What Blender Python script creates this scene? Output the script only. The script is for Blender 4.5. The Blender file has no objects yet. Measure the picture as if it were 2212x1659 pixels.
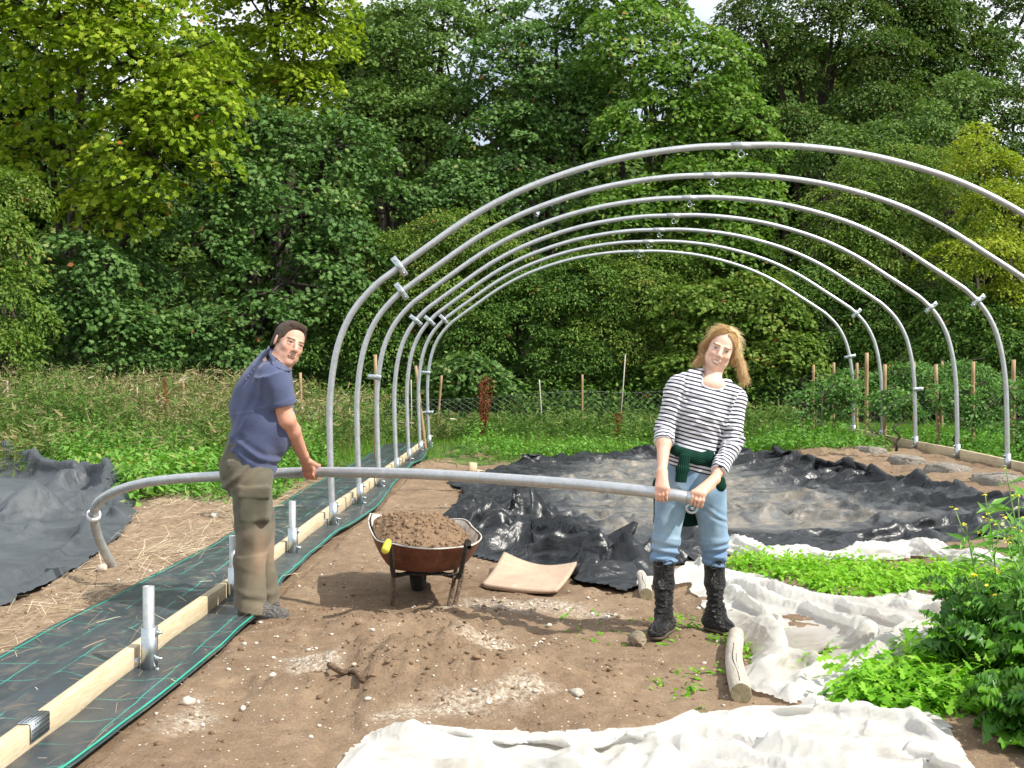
import bpy, bmesh, math, random
import numpy as np
from mathutils import Vector, Matrix
random.seed(7)
RNG = np.random.default_rng(7)
SC = bpy.context.scene
COL = SC.collection
F = 2600.0; CH = 1.44; VX, VY = 1150.0, 785.0     # focal length and vanishing point, in units of a 2212 px wide picture

# ------------------------------------------------------------------ noise
def _hash(ix, iy, iz, seed):
    n = (ix * 374761393 + iy * 668265263 + iz * 2147483647 + seed * 974634777) & 0xFFFFFFFF
    n = ((n ^ (n >> 13)) * 1274126177) & 0xFFFFFFFF
    n = ((n ^ (n >> 16)) * 2246822519) & 0xFFFFFFFF
    return ((n ^ (n >> 15)) & 0xFFFFFF) / float(0xFFFFFF)
def noise2(x, y, seed=0):
    x = np.asarray(x, float); y = np.asarray(y, float)
    ix = np.floor(x).astype(np.int64); iy = np.floor(y).astype(np.int64)
    fx = x - ix; fy = y - iy
    fx = fx * fx * fx * (fx * (fx * 6 - 15) + 10); fy = fy * fy * fy * (fy * (fy * 6 - 15) + 10)
    a = _hash(ix, iy, 0, seed); b = _hash(ix + 1, iy, 0, seed); c = _hash(ix, iy + 1, 0, seed); d = _hash(ix + 1, iy + 1, 0, seed)
    return ((a * (1 - fx) + b * fx) * (1 - fy) + (c * (1 - fx) + d * fx) * fy) * 2 - 1
def noise3(x, y, z, seed=0):
    ix = np.floor(x).astype(np.int64); iy = np.floor(y).astype(np.int64); iz = np.floor(z).astype(np.int64)
    fx = x - ix; fy = y - iy; fz = z - iz
    fx = fx * fx * (3 - 2 * fx); fy = fy * fy * (3 - 2 * fy); fz = fz * fz * (3 - 2 * fz)
    r = 0
    for dx in (0, 1):
        for dy in (0, 1):
            for dz in (0, 1):
                r = r + _hash(ix + dx, iy + dy, iz + dz, seed) * (fx if dx else 1 - fx) * (fy if dy else 1 - fy) * (fz if dz else 1 - fz)
    return r * 2 - 1
def fbm2(x, y, seed=0, oct=4, gain=.5, lac=2.03):
    r = 0; a = 1; f = 1; t = 0
    for o in range(oct):
        r = r + a * noise2(x * f + o * 17.3, y * f - o * 9.1, seed + o); t += a; a *= gain; f *= lac
    return r / t
def sstep(a, b, x):
    t = np.clip((np.asarray(x, float) - a) / (b - a), 0, 1); return t * t * (3 - 2 * t)
def tri(x):                                       # triangle wave 0..1 with sharp crests
    x = x - np.floor(x); return 1 - np.abs(2 * x - 1)

# ------------------------------------------------------------------ picture <-> ground
def W(px, py, Y): return ((px - VX) * Y / F, Y, CH - (py - VY) * Y / F)
def blob(x, y, cx, cy, rx, ry, h, p=2.0):
    q = ((x - cx) / rx) ** 2 + ((y - cy) / ry) ** 2
    return h * np.exp(-q * p)
MOUNDS = []                                       # (cx, cy, rx, ry, h) filled below
def zsoft(x, y):
    x = np.asarray(x, float); y = np.asarray(y, float)
    z = .2 * sstep(2.4, 5.6, x) + .012 * noise2(x * .6, y * .6, 3) + .006 * noise2(x * 1.9, y * 1.9, 5)
    for m in MOUNDS: z = z + blob(x, y, *m)
    return z
def G(px, py, dz=0.0):
    Y = F * CH / max(py - VY, 1)
    for _ in range(6):
        z = float(zsoft((px - VX) * Y / F, Y)) + dz
        Y = F * (CH - z) / max(py - VY, 1)
    return ((px - VX) * Y / F, Y)
def Gp(px, py, dz=0.0):
    x, y = G(px, py, dz); return (x, y, float(zsoft(x, y)) + dz)

# ------------------------------------------------------------------ objects
def tag(o, label=None, cat=None, group=None, kind=None):
    if label: o['label'] = label
    if cat: o['category'] = cat
    if group: o['group'] = group
    if kind: o['kind'] = kind
    return o
def empty(name, loc=(0, 0, 0), rz=0.0, label=None, cat=None, group=None):
    o = bpy.data.objects.new(name, None); COL.objects.link(o)
    o.location = loc; o.rotation_euler = (0, 0, rz); o.empty_display_size = .1
    return tag(o, label, cat, group)
def mesh_np(name, verts, faces, mat, parent=None, smooth=False, attrs=None, loc=None):
    """verts (n,3); faces: array (m,k) or list of index tuples"""
    me = bpy.data.meshes.new(name)
    verts = np.asarray(verts, np.float32)
    if isinstance(faces, np.ndarray):
        m, k = faces.shape; flat = faces.astype(np.int32).ravel(); tot = np.full(m, k, np.int32)
    else:
        tot = np.array([len(f) for f in faces], np.int32); flat = np.array([i for f in faces for i in f], np.int32); m = len(tot)
    me.vertices.add(len(verts)); me.vertices.foreach_set('co', verts.ravel())
    me.loops.add(len(flat)); me.loops.foreach_set('vertex_index', flat)
    st = np.zeros(m, np.int32); st[1:] = np.cumsum(tot)[:-1]
    me.polygons.add(m); me.polygons.foreach_set('loop_start', st); me.polygons.foreach_set('loop_total', tot)
    if smooth: me.polygons.foreach_set('use_smooth', np.ones(m, bool))
    me.update(calc_edges=True); me.validate()
    if attrs:
        for an, (dom, typ, val) in attrs.items():
            a = me.attributes.new(an, 'FLOAT_COLOR' if typ == 'COLOR' else typ, dom)
            if typ == 'FLOAT': a.data.foreach_set('value', np.asarray(val, np.float32).ravel())
            elif typ == 'FLOAT_VECTOR': a.data.foreach_set('vector', np.asarray(val, np.float32).ravel())
            else:
                v = np.asarray(val, np.float32)
                if v.shape[1] == 3: v = np.hstack([v, np.ones((len(v), 1), np.float32)])
                a.data.foreach_set('color', v.ravel())
    if mat: me.materials.append(mat)
    o = bpy.data.objects.new(name, me); COL.objects.link(o)
    if parent is not None: o.parent = parent
    if loc is not None: o.location = loc
    return o
class MB:
    """collects simple solids into one mesh"""
    def __init__(s): s.v = []; s.f = []; s.n = 0
    def add(s, v, f):
        v = np.asarray(v, float).reshape(-1, 3); s.v.append(v); s.f += [tuple(i + s.n for i in q) for q in f]; s.n += len(v)
    def box(s, c, size, R=None, bev=0.0):
        c = np.array(c, float); h = np.array(size, float) / 2
        if bev <= 0:
            p = np.array([[x, y, z] for x in (-1, 1) for y in (-1, 1) for z in (-1, 1)], float) * h
            f = [(0, 1, 3, 2), (4, 6, 7, 5), (0, 4, 5, 1), (2, 3, 7, 6), (0, 2, 6, 4), (1, 5, 7, 3)]
        else:
            pts = []
            for x in (-1, 1):
                for y in (-1, 1):
                    for z in (-1, 1):
                        for ax in range(3):
                            q = np.array([x, y, z], float) * (h - bev); q[ax] = (x, y, z)[ax] * h[ax]; pts.append(q)
            bm = bmesh.new()
            for q in pts: bm.verts.new(q)
            r = bmesh.ops.convex_hull(bm, input=bm.verts)
            bm.verts.ensure_lookup_table(); bm.verts.index_update()
            p = np.array([v.co[:] for v in bm.verts]); f = [tuple(v.index for v in q.verts) for q in bm.faces]; bm.free()
        if R is not None: p = p @ np.array(R).T
        s.add(p + c, f); return s
    def tube(s, pts, r, n=12, cap=True, closed=False, jit=0.0, ang0=0.0, squash=None):
        P = np.array(pts, float); m = len(P); r = np.broadcast_to(np.array(r, float), (m,))
        T = np.gradient(P, axis=0)
        if closed: T = np.roll(P, -1, 0) - np.roll(P, 1, 0)
        T /= np.linalg.norm(T, axis=1)[:, None] + 1e-12
        up = np.array([0, 0, 1.0]) if abs(T[0][2]) < .9 else np.array([0, 1.0, 0])
        N = np.cross(T[0], up); N /= np.linalg.norm(N)
        rings = []
        for i in range(m):
            N = N - T[i] * np.dot(N, T[i]); N /= np.linalg.norm(N) + 1e-12
            B = np.cross(T[i], N); a = ang0 + np.arange(n) * 2 * math.pi / n
            rr = r[i] * (1 + jit * np.array([_hs(i, k) for k in range(n)])) if jit else r[i]
            rings.append(P[i] + (np.cos(a) * rr)[:, None] * N + (np.sin(a) * rr * (squash or 1))[:, None] * B)
        f = []
        for i in range(m - (0 if closed else 1)):
            j = (i + 1) % m
            for k in range(n): f.append((i * n + k, i * n + (k + 1) % n, j * n + (k + 1) % n, j * n + k))
        if cap and not closed:
            f.append(tuple(range(n))[::-1]); f.append(tuple((m - 1) * n + k for k in range(n)))
        s.add(np.vstack(rings), f); return s
    def pipe(s, a, b, ro, ri, n=20):               # straight open pipe with a wall
        a = np.array(a, float); b = np.array(b, float); T = (b - a) / np.linalg.norm(b - a)
        up = np.array([0, 0, 1.0]) if abs(T[2]) < .9 else np.array([0, 1.0, 0])
        N = np.cross(T, up); N /= np.linalg.norm(N); B = np.cross(T, N); ang = np.arange(n) * 2 * math.pi / n
        c = np.cos(ang)[:, None] * N + np.sin(ang)[:, None] * B
        v = np.vstack([a + c * ro, b + c * ro, b + c * ri, a + c * ri]); f = []
        for q in range(4):
            for k in range(n): f.append((q * n + k, q * n + (k + 1) % n, ((q + 1) % 4) * n + (k + 1) % n, ((q + 1) % 4) * n + k))
        s.add(v, f); return s
    def build(s, name, mat, parent=None, smooth=False, attrs=None):
        return mesh_np(name, np.vstack(s.v), s.f, mat, parent, smooth, attrs)
def _hs(i, k): return float(_hash(np.int64(i), np.int64(k), np.int64(3), 11)) * 2 - 1
def rotz(a): c, s = math.cos(a), math.sin(a); return np.array([[c, -s, 0], [s, c, 0], [0, 0, 1.0]])
def rotx(a): c, s = math.cos(a), math.sin(a); return np.array([[1.0, 0, 0], [0, c, -s], [0, s, c]])
def roty(a): c, s = math.cos(a), math.sin(a); return np.array([[c, 0, s], [0, 1.0, 0], [-s, 0, c]])
def smooth_poly(pts, n):
    """Catmull-Rom through points, n samples"""
    P = np.array(pts, float); P = np.vstack([2 * P[0] - P[1], P, 2 * P[-1] - P[-2]]); m = len(P) - 3
    t = np.linspace(0, m - 1e-9, n); i = t.astype(int); u = (t - i)[:, None]
    a, b, c, d = P[i], P[i + 1], P[i + 2], P[i + 3]
    return .5 * (2 * b + (c - a) * u + (2 * a - 5 * b + 4 * c - d) * u ** 2 + (3 * b - a - 3 * c + d) * u ** 3)

# ------------------------------------------------------------------ materials
class NT:
    def __init__(s, name):
        s.m = bpy.data.materials.new(name); s.m.use_nodes = True; s.t = s.m.node_tree; s.t.nodes.clear()
        s.out = s.t.nodes.new('ShaderNodeOutputMaterial')
    def n(s, typ, ins=None, **kw):
        o = s.t.nodes.new('ShaderNode' + typ)
        for k, v in kw.items(): setattr(o, k, v)
        if ins:
            for k, v in ins.items():
                sock = o.inputs[k]
                if isinstance(v, bpy.types.NodeSocket): s.t.links.new(v, sock)
                elif isinstance(v, bpy.types.Node): s.t.links.new(v.outputs[0], sock)
                else:
                    if sock.type == 'RGBA' and len(v) == 3: v = (*v, 1)
                    sock.default_value = v
        return o
    def ramp(s, fac, stops, interp='LINEAR'):
        o = s.n('ValToRGB', {'Fac': fac}); cr = o.color_ramp; cr.interpolation = interp
        while len(cr.elements) < len(stops): cr.elements.new(.5)
        for e, (p, c) in zip(cr.elements, stops):
            e.position = p; e.color = (*c, 1) if len(c) == 3 else c
        return o.outputs[0]
    def noise(s, scale, detail=4, rough=.55, vec=None, dist=0.0):
        i = {'Scale': scale, 'Detail': detail, 'Roughness': rough, 'Distortion': dist}
        if vec is not None: i['Vector'] = vec
        return s.n('TexNoise', i).outputs['Fac']
    def mix(s, fac, a, b, mode='MIX'):
        o = s.n('Mix', None, data_type='RGBA', blend_type=mode)
        for k, v in ((0, fac), (6, a), (7, b)):
            if isinstance(v, (bpy.types.NodeSocket,)): s.t.links.new(v, o.inputs[k])
            else: o.inputs[k].default_value = (*v, 1) if hasattr(v, '__len__') and len(v) == 3 else v
        return o.outputs[2]
    def math(s, op, a, b=0.0, c=None):
        o = s.n('Math', None, operation=op)
        for k, v in enumerate((a, b) if c is None else (a, b, c)):
            if isinstance(v, bpy.types.NodeSocket): s.t.links.new(v, o.inputs[k])
            else: o.inputs[k].default_value = v
        return o.outputs[0]
    def attr(s, name): return s.n('Attribute', None, attribute_name=name)
    def coord(s, which='Object'): return s.n('TexCoord').outputs[which]
    def mapping(s, vec, scale=(1, 1, 1), rot=(0, 0, 0)): return s.n('Mapping', {'Vector': vec, 'Scale': scale, 'Rotation': rot}).outputs[0]
    def bump(s, h, dist=.01, strength=.6, normal=None):
        i = {'Height': h, 'Distance': dist, 'Strength': strength}
        if normal is not None: i['Normal'] = normal
        return s.n('Bump', i).outputs[0]
    def pbr(s, col, rough=.6, metal=0.0, bump=None, spec=.5, **kw):
        i = {'Base Color': col, 'Roughness': rough, 'Metallic': metal, 'Specular IOR Level': spec}
        if bump is not None: i['Normal'] = bump
        for k, v in kw.items(): i[k.replace('_', ' ')] = v
        return s.n('BsdfPrincipled', i).outputs[0]
    def done(s, sh): s.t.links.new(sh, s.out.inputs[0]); return s.m
def mat_simple(name, col, rough=.6, metal=0.0, var=.15, scale=8, bump=.0, bscale=60, spec=.5):
    t = NT(name); c = t.coord(); n = t.noise(scale, 5, .6, c)
    a = tuple(max(0, v * (1 - var)) for v in col); b = tuple(min(1, v * (1 + var)) for v in col)
    bp = t.bump(t.noise(bscale, 4, .6, c), bump, .7) if bump else None
    return t.done(t.pbr(t.ramp(n, [(.3, a), (.7, b)]), rough, metal, bp, spec))
def mat_leaf(name, stops, rough=.5, trans=.32, tcol=(1.15, 1.25, .5), spec=.16):
    """leaf colour picked per leaf by the attribute 'v'"""
    t = NT(name); v = t.attr('v').outputs['Fac']; c = t.ramp(v, stops)
    d = t.pbr(c, rough + .1, 0, None, spec)
    tr = t.n('BsdfTranslucent', {'Color': t.mix(1.0, c, tcol, 'MULTIPLY')}).outputs[0]
    m = t.n('MixShader', {'Fac': trans}); t.t.links.new(d, m.inputs[1]); t.t.links.new(tr, m.inputs[2])
    return t.done(m.outputs[0])

# ------------------------------------------------------------------ leaves in bulk
def T_star(k=5, inner=.55, w=1.0):
    a = []
    for i in range(2 * k):
        th = -math.pi / 2 + math.pi * i / k; r = 1.0 if i % 2 else inner
        if i == 0: r = .25
        a.append((math.cos(th) * r * .5 * w, math.sin(th) * r * .5 + .35, 0))
    return np.array(a), [tuple(range(2 * k))]
T_MAPLE = (np.array([(0, 0, 0), (-.22, -.06, .03), (-.28, .12, .02), (-.5, .3, -.02), (-.3, .45, .03), (-.33, .75, -.03), (-.12, .66, .03), (0, 1.0, -.06),
                     (.12, .66, .03), (.33, .75, -.03), (.3, .45, .03), (.5, .3, -.02), (.28, .12, .02), (.22, -.06, .03)]), [tuple(range(14))])
T_KITE = (np.array([(0, 0, 0), (-.27, .45, .06), (0, 1.0, -.05), (.27, .45, .06)]), [(0, 1, 2), (0, 2, 3)])
T_BLADE = (np.array([(-.05, 0, 0), (.05, 0, 0), (.035, .55, .0), (-.035, .55, 0), (0, 1.0, .1)]), [(0, 1, 2, 3), (3, 2, 4)])
def frames(nrm, tip):
    """rotation matrices with local z = nrm and local y close to tip"""
    z = nrm / (np.linalg.norm(nrm, axis=1)[:, None] + 1e-9)
    y = tip - z * np.sum(tip * z, 1)[:, None]; y /= np.linalg.norm(y, axis=1)[:, None] + 1e-9
    x = np.cross(y, z); return np.stack([x, y, z], 2)
def leaves(name, pos, nrm, tip, size, tmpl, mat, parent=None, v=None, widths=None):
    tv, tf = tmpl; n = len(pos); k = len(tv); Rm = frames(nrm, tip)
    size = np.broadcast_to(np.asarray(size, float), (n,))
    L = tv[None] * size[:, None, None]
    if widths is not None: L = L * np.array([1, 1, 1.0]) ; L[:, :, 0] *= widths[:, None]
    V = np.einsum('nij,nkj->nki', Rm, L) + pos[:, None]
    V = V.reshape(-1, 3); off = (np.arange(n) * k)
    lens = [len(f) for f in tf]
    if v is None: v = RNG.random(n)
    if len(set(lens)) == 1:
        fa = np.array(tf)[None] + off[:, None, None]; fa = fa.reshape(-1, lens[0])
        fv = np.repeat(v, len(tf)); return mesh_np(name, V, fa, mat, parent, False, {'v': ('FACE', 'FLOAT', fv)})
    fl = []; 
    for o in off:
        for f in tf: fl.append(tuple(i + o for i in f))
    return mesh_np(name, V, fl, mat, parent, False, {'v': ('FACE', 'FLOAT', np.repeat(v, len(tf)))})
def rand_unit(n):
    a = RNG.normal(size=(n, 3)); return a / np.linalg.norm(a, axis=1)[:, None]
def in_poly(x, y, poly):
    x = np.asarray(x); y = np.asarray(y); r = np.zeros(x.shape, bool); P = np.array(poly, float); n = len(P); j = n - 1
    for i in range(n):
        xi, yi = P[i]; xj, yj = P[j]
        c = ((yi > y) != (yj > y)) & (x < (xj - xi) * (y - yi) / (yj - yi + 1e-12) + xi); r ^= c; j = i
    return r
def poly_dist(x, y, poly, closed=True):
    P = np.array(poly, float); d = np.full(np.shape(x), 1e9); n = len(P)
    for i in range(n if closed else n - 1):
        a = P[i]; b = P[(i + 1) % n]; ab = b - a; L = ab @ ab + 1e-12
        t = np.clip(((x - a[0]) * ab[0] + (y - a[1]) * ab[1]) / L, 0, 1)
        d = np.minimum(d, np.hypot(x - a[0] - t * ab[0], y - a[1] - t * ab[1]))
    return d
# ------------------------------------------------------------------ bodies: smooth distance fields turned into one continuous mesh
def _n(v): v = np.array(v, float); return v / np.linalg.norm(v)
class Sdf:
    def __init__(s): s.p = []
    def add(s, f, k, c, r, op='u'): s.p.append((f, k, np.array(c, float), r, op)); return s
    def cap(s, a, b, ra, rb, k=.02, flat=None, op='u'):
        """tapered limb a->b; flat=(axis, scale) stretches the section along axis"""
        a = np.array(a, float); b = np.array(b, float); ab = b - a; L2 = ab @ ab + 1e-12
        if flat is not None: ax = _n(flat[0]); sc = flat[1]
        def f(P):
            q = P - a; t = np.clip(q @ ab / L2, 0, 1); q = q - t[:, None] * ab
            if flat is not None:
                c = q @ ax; q = q - np.outer(c * (1 - 1 / sc), ax)
                return (np.linalg.norm(q, axis=1) - (ra + t * (rb - ra))) * min(sc, 1)
            return np.linalg.norm(q, axis=1) - (ra + t * (rb - ra))
        m = max(1, flat[1] if flat else 1)
        return s.add(f, k, (a + b) / 2, math.sqrt(L2) / 2 + max(ra, rb) * m, op)
    def cyl(s, a, b, ra, rb, k=.01, flat=None, op='u'):
        """tapered limb with cut ends (cuffs, hems)"""
        a = np.array(a, float); b = np.array(b, float); ab = b - a; L = math.sqrt(ab @ ab); T = ab / L
        if flat is not None: ax = _n(flat[0]); sc = flat[1]
        def f(P):
            q = P - a; t = q @ T; q = q - t[:, None] * T; u = np.clip(t / L, 0, 1)
            if flat is not None: c = q @ ax; q = q - np.outer(c * (1 - 1 / sc), ax)
            d = np.linalg.norm(q, axis=1) - (ra + u * (rb - ra))
            return np.maximum(np.maximum(d, -t), t - L)
        m = max(1, flat[1] if flat else 1)
        return s.add(f, k, (a + b) / 2, L / 2 + max(ra, rb) * m, op)
    def ell(s, c, r, R=None, k=.015, op='u'):
        c = np.array(c, float); r = np.array(r, float); M = np.eye(3) if R is None else np.array(R)
        def f(P):
            q = (P - c) @ M; k0 = np.linalg.norm(q / r, axis=1); k1 = np.linalg.norm(q / (r * r), axis=1)
            return k0 * (k0 - 1) / (k1 + 1e-9)
        return s.add(f, k, c, r.max(), op)
    def box(s, c, h, R=None, rad=.005, k=.01, op='u'):
        c = np.array(c, float); h = np.array(h, float) - rad; M = np.eye(3) if R is None else np.array(R)
        def f(P):
            q = np.abs((P - c) @ M) - h
            return np.linalg.norm(np.maximum(q, 0), axis=1) + np.minimum(q.max(1), 0) - rad
        return s.add(f, k, c, np.linalg.norm(h) + rad, op)
    def plane(s, c, n, k=.004):
        """keep the side against n"""
        c = np.array(c, float); n = _n(n)
        return s.add(lambda P: (P - c) @ n, k, c, 1e3, 'i')
    def ev(s, P, sel=None, disp=None):
        d = np.full(len(P), 1e3)
        for i, (f, k, c, r, op) in enumerate(s.p):
            if sel is not None and not sel[i]: continue
            e = f(P)
            if op == 'u':
                h = np.clip(.5 + .5 * (d - e) / k, 0, 1); d = d + (e - d) * h - k * h * (1 - h)
            elif op == 's':
                e = -e; h = np.clip(.5 - .5 * (d - e) / k, 0, 1); d = d + (e - d) * h + k * h * (1 - h)
            else:
                h = np.clip(.5 - .5 * (d - e) / k, 0, 1); d = d + (e - d) * h + k * h * (1 - h)
        if disp is not None: d = d - disp(P)
        return d
    def mesh(s, h=.004, disp=None, B=14):
        us = [p for p in s.p if p[4] == 'u']
        lo = np.min([p[2] - p[3] for p in us], 0) - .03; hi = np.max([p[2] + p[3] for p in us], 0) + .03
        nb = np.ceil((hi - lo) / (h * B)).astype(int); N = nb * B + 2
        bi = np.stack(np.meshgrid(*[np.arange(n) for n in nb], indexing='ij'), -1).reshape(-1, 3)
        cen = lo + (bi + .5) * B * h; rad = B * h * .87
        C = np.array([p[2] for p in s.p]); Rr = np.array([p[3] for p in s.p]); K = np.array([p[1] for p in s.p]); isu = np.array([p[4] == 'u' for p in s.p])
        act = (np.linalg.norm(cen[:, None] - C[None, isu], axis=2) < (Rr + K)[isu] + rad + .01).any(1)
        bi = bi[act]; cen = cen[act]
        d0 = s.ev(cen, None, disp); m = np.abs(d0) < rad * 1.7 + .03; bi = bi[m]; cen = cen[m]
        g = np.stack(np.meshgrid(*[np.arange(B + 1)] * 3, indexing='ij'), -1).reshape(-1, 3)
        ids = []; pos = []; edges = []
        cell = lambda ijk: (ijk[..., 0].astype(np.int64) * (N[1] + 4) + ijk[..., 1]) * (N[2] + 4) + ijk[..., 2]
        for b, c in zip(bi, cen):
            dist = np.linalg.norm(C - c, axis=1) - Rr - K - rad
            sel = (dist < .0) | ~isu
            P = lo + (g + b * B) * h
            D = s.ev(P, sel, disp).reshape((B + 1,) * 3)
            if D.min() > 0 or D.max() < 0: continue
            sg = D < 0; acc = np.zeros((B, B, B, 3)); cnt = np.zeros((B, B, B))
            base = g.reshape((B + 1,) * 3 + (3,))
            for ax in range(3):
                A0 = [slice(None)] * 3; A1 = [slice(None)] * 3; A0[ax] = slice(0, B); A1[ax] = slice(1, B + 1)
                d0_, d1_ = D[tuple(A0)], D[tuple(A1)]; cr = sg[tuple(A0)] != sg[tuple(A1)]
                t = np.where(cr, d0_ / np.where(cr, d0_ - d1_, 1), 0)
                pt = base[tuple(A0)].astype(float); pt[..., ax] += t
                o = [a for a in range(3) if a != ax]
                for u in (0, 1):
                    for w in (0, 1):
                        S = [slice(0, B)] * 3; S[o[0]] = slice(u, B + u); S[o[1]] = slice(w, B + w); S = tuple(S)
                        acc += np.where(cr[S][..., None], pt[S], 0); cnt += cr[S]
                own = [slice(0, B)] * 3; own = tuple(own)
                idx = np.argwhere(cr[own])
                if len(idx):
                    flip = sg[tuple(A0)][own][tuple(idx.T)]
                    edges.append(np.column_stack([idx + b * B, np.full(len(idx), ax), flip]))
            a = np.argwhere(cnt > 0)
            ids.append(cell(a + b * B)); pos.append(lo + (acc[tuple(a.T)] / cnt[tuple(a.T)][:, None] + b * B) * h)
        ids = np.concatenate(ids); pos = np.concatenate(pos); E = np.concatenate(edges).astype(np.int64)
        od = np.argsort(ids); ids = ids[od]; pos = pos[od]
        faces = []
        for ax in range(3):
            e = E[E[:, 3] == ax]; u, w = [(1, 2), (2, 0), (0, 1)][ax]
            du = np.zeros(3, int); du[u] = 1; dw = np.zeros(3, int); dw[w] = 1; ijk = e[:, :3]
            q = np.stack([cell(ijk - du - dw), cell(ijk - dw), cell(ijk), cell(ijk - du)], 1)
            ii = np.searchsorted(ids, q); ii = np.clip(ii, 0, len(ids) - 1); ok = (ids[ii] == q).all(1)
            ii = ii[ok]; fl = e[ok, 4].astype(bool); ii[~fl] = ii[~fl][:, ::-1]; faces.append(ii)
        return pos, np.concatenate(faces)
def sdf_obj(name, S, mat, parent, h=.004, disp=None, attr=None, origin=(0, 0, 0), relax=2):
    V, Fc = S.mesh(h, disp)
    for _ in range(relax):                          # light smoothing of the voxel steps
        i0 = np.concatenate([Fc[:, a] for a in (0, 1, 2, 3)] + [Fc[:, a] for a in (1, 2, 3, 0)]); i1 = np.concatenate([Fc[:, a] for a in (1, 2, 3, 0)] + [Fc[:, a] for a in (0, 1, 2, 3)])
        c = np.bincount(i0, minlength=len(V)); acc = np.stack([np.bincount(i0, V[i1, k], len(V)) for k in range(3)], 1)
        V = V * .5 + .5 * acc / np.maximum(c, 1)[:, None]
    at = attr(V) if attr else None
    if at: at = {k: ('POINT', t, v) for k, (t, v) in at.items()}
    return mesh_np(name, V - np.array(origin), Fc, mat, parent, True, at)

def hit(S, px, py, D0, disp=None):
    """point where the sight line through a picture position meets a body"""
    o = V3_(0, 0, CH); d = np.array([(px - VX) / F, 1.0, -(py - VY) / F]); d /= np.linalg.norm(d); t = D0 - .6
    for _ in range(60):
        e = float(S.ev((o + d * t)[None], None, disp)[0])
        if e < .0006: break
        t += e * .7
        if t > D0 + .5: t = D0 - .07; break
    return o + d * t
def V3_(*a): return np.array(a, float)
# ------------------------------------------------------------------ camera, sun, sky
cam = bpy.data.cameras.new('camera'); camo = bpy.data.objects.new('camera', cam); COL.objects.link(camo)
camo.location = (0, 0, CH); camo.rotation_euler = (math.radians(90), 0, 0)
cam.sensor_width = 36; cam.sensor_fit = 'HORIZONTAL'; cam.lens = 36 * F / 2212
cam.shift_x = -(VX - 1106) / 2212; cam.shift_y = (VY - 829.5) / 2212
cam.clip_start = .05; cam.clip_end = 900; SC.camera = camo
SUNV = _n((.86, -.42, 1.04))
sun = bpy.data.lights.new('sun', 'SUN'); sun.energy = 4.6; sun.angle = math.radians(.6); sun.color = (1, .955, .87)
so = bpy.data.objects.new('sun', sun); COL.objects.link(so); so.rotation_euler = Vector(SUNV).to_track_quat('Z', 'Y').to_euler()
wd = bpy.data.worlds.new('World'); SC.world = wd; wd.use_nodes = True
wt = wd.node_tree; bgn = wt.nodes['Background']; bgn.inputs[1].default_value = .1
sky = wt.nodes.new('ShaderNodeTexSky'); sky.sky_type = 'NISHITA'; sky.sun_disc = False
sky.sun_elevation = math.asin(SUNV[2]); sky.sun_rotation = math.atan2(SUNV[0], SUNV[1]); sky.altitude = 50; sky.dust_density = 1.5
tc = wt.nodes.new('ShaderNodeTexCoord'); nz = wt.nodes.new('ShaderNodeTexNoise'); nz.inputs['Scale'].default_value = 2.2; nz.inputs['Detail'].default_value = 7
wt.links.new(tc.outputs['Generated'], nz.inputs['Vector'])
rp = wt.nodes.new('ShaderNodeValToRGB'); rp.color_ramp.elements[0].position = .30; rp.color_ramp.elements[1].position = .5
wt.links.new(nz.outputs['Fac'], rp.inputs['Fac'])
mxw = wt.nodes.new('ShaderNodeMix'); mxw.data_type = 'RGBA'; mxw.inputs[7].default_value = (8.6, 9.0, 9.6, 1)
wt.links.new(rp.outputs[0], mxw.inputs[0]); wt.links.new(sky.outputs[0], mxw.inputs[6]); wt.links.new(mxw.outputs[2], bgn.inputs[0])
SC.view_settings.view_transform = 'Standard'; SC.view_settings.look = 'None'; SC.view_settings.exposure = .50; SC.view_settings.gamma = 1
SC.render.engine = 'CYCLES'; SC.cycles.max_bounces = 6; SC.cycles.diffuse_bounces = 3; SC.cycles.glossy_bounces = 3
SC.cycles.transmission_bounces = 4; SC.cycles.transparent_max_bounces = 12
SC.cycles.use_denoising = True; SC.cycles.denoiser = 'OPENIMAGEDENOISE'; SC.cycles.denoising_input_passes = 'RGB_ALBEDO_NORMAL'
try: SC.cycles.use_adaptive_sampling = True; SC.cycles.adaptive_threshold = .02
except Exception: pass

# ------------------------------------------------------------------ ground zones (outlines in picture units, put down on the ground)
def GP(pts): return [G(px, py) for px, py in pts]
MOUNDS += [(*G(950, 1475), .80, .48, .17), (*G(1020, 1420), .34, .22, .11), (*G(860, 1440), .3, .2, .05), (*G(1010, 985), .95, 1.3, .20), (*G(1060, 972), .5, .9, .12),
           (*G(905, 1015), .5, 1.4, .05), (*G(720, 1365), .5, .35, .05), (*G(905, 1345), .7, .4, .04), (*G(1760, 990), 1.0, 1.8, .13), (*G(2020, 1035), .9, .9, .06), (*G(1350, 1640), .9, .3, -.03),
           (*G(1200, 1330), .9, .2, -.03), (*G(570, 1265), .4, .3, .03)]
X_ML, X_MR = -2.56, -1.585                          # weed membrane edges
TARP_L = GP([(-420, 1010), (-60, 1003), (80, 1020), (170, 1040), (268, 1062), (292, 1110), (268, 1130), (288, 1112), (262, 1150), (205, 1200), (150, 1240), (85, 1272), (20, 1305), (-200, 1350), (-500, 1330)])
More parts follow.
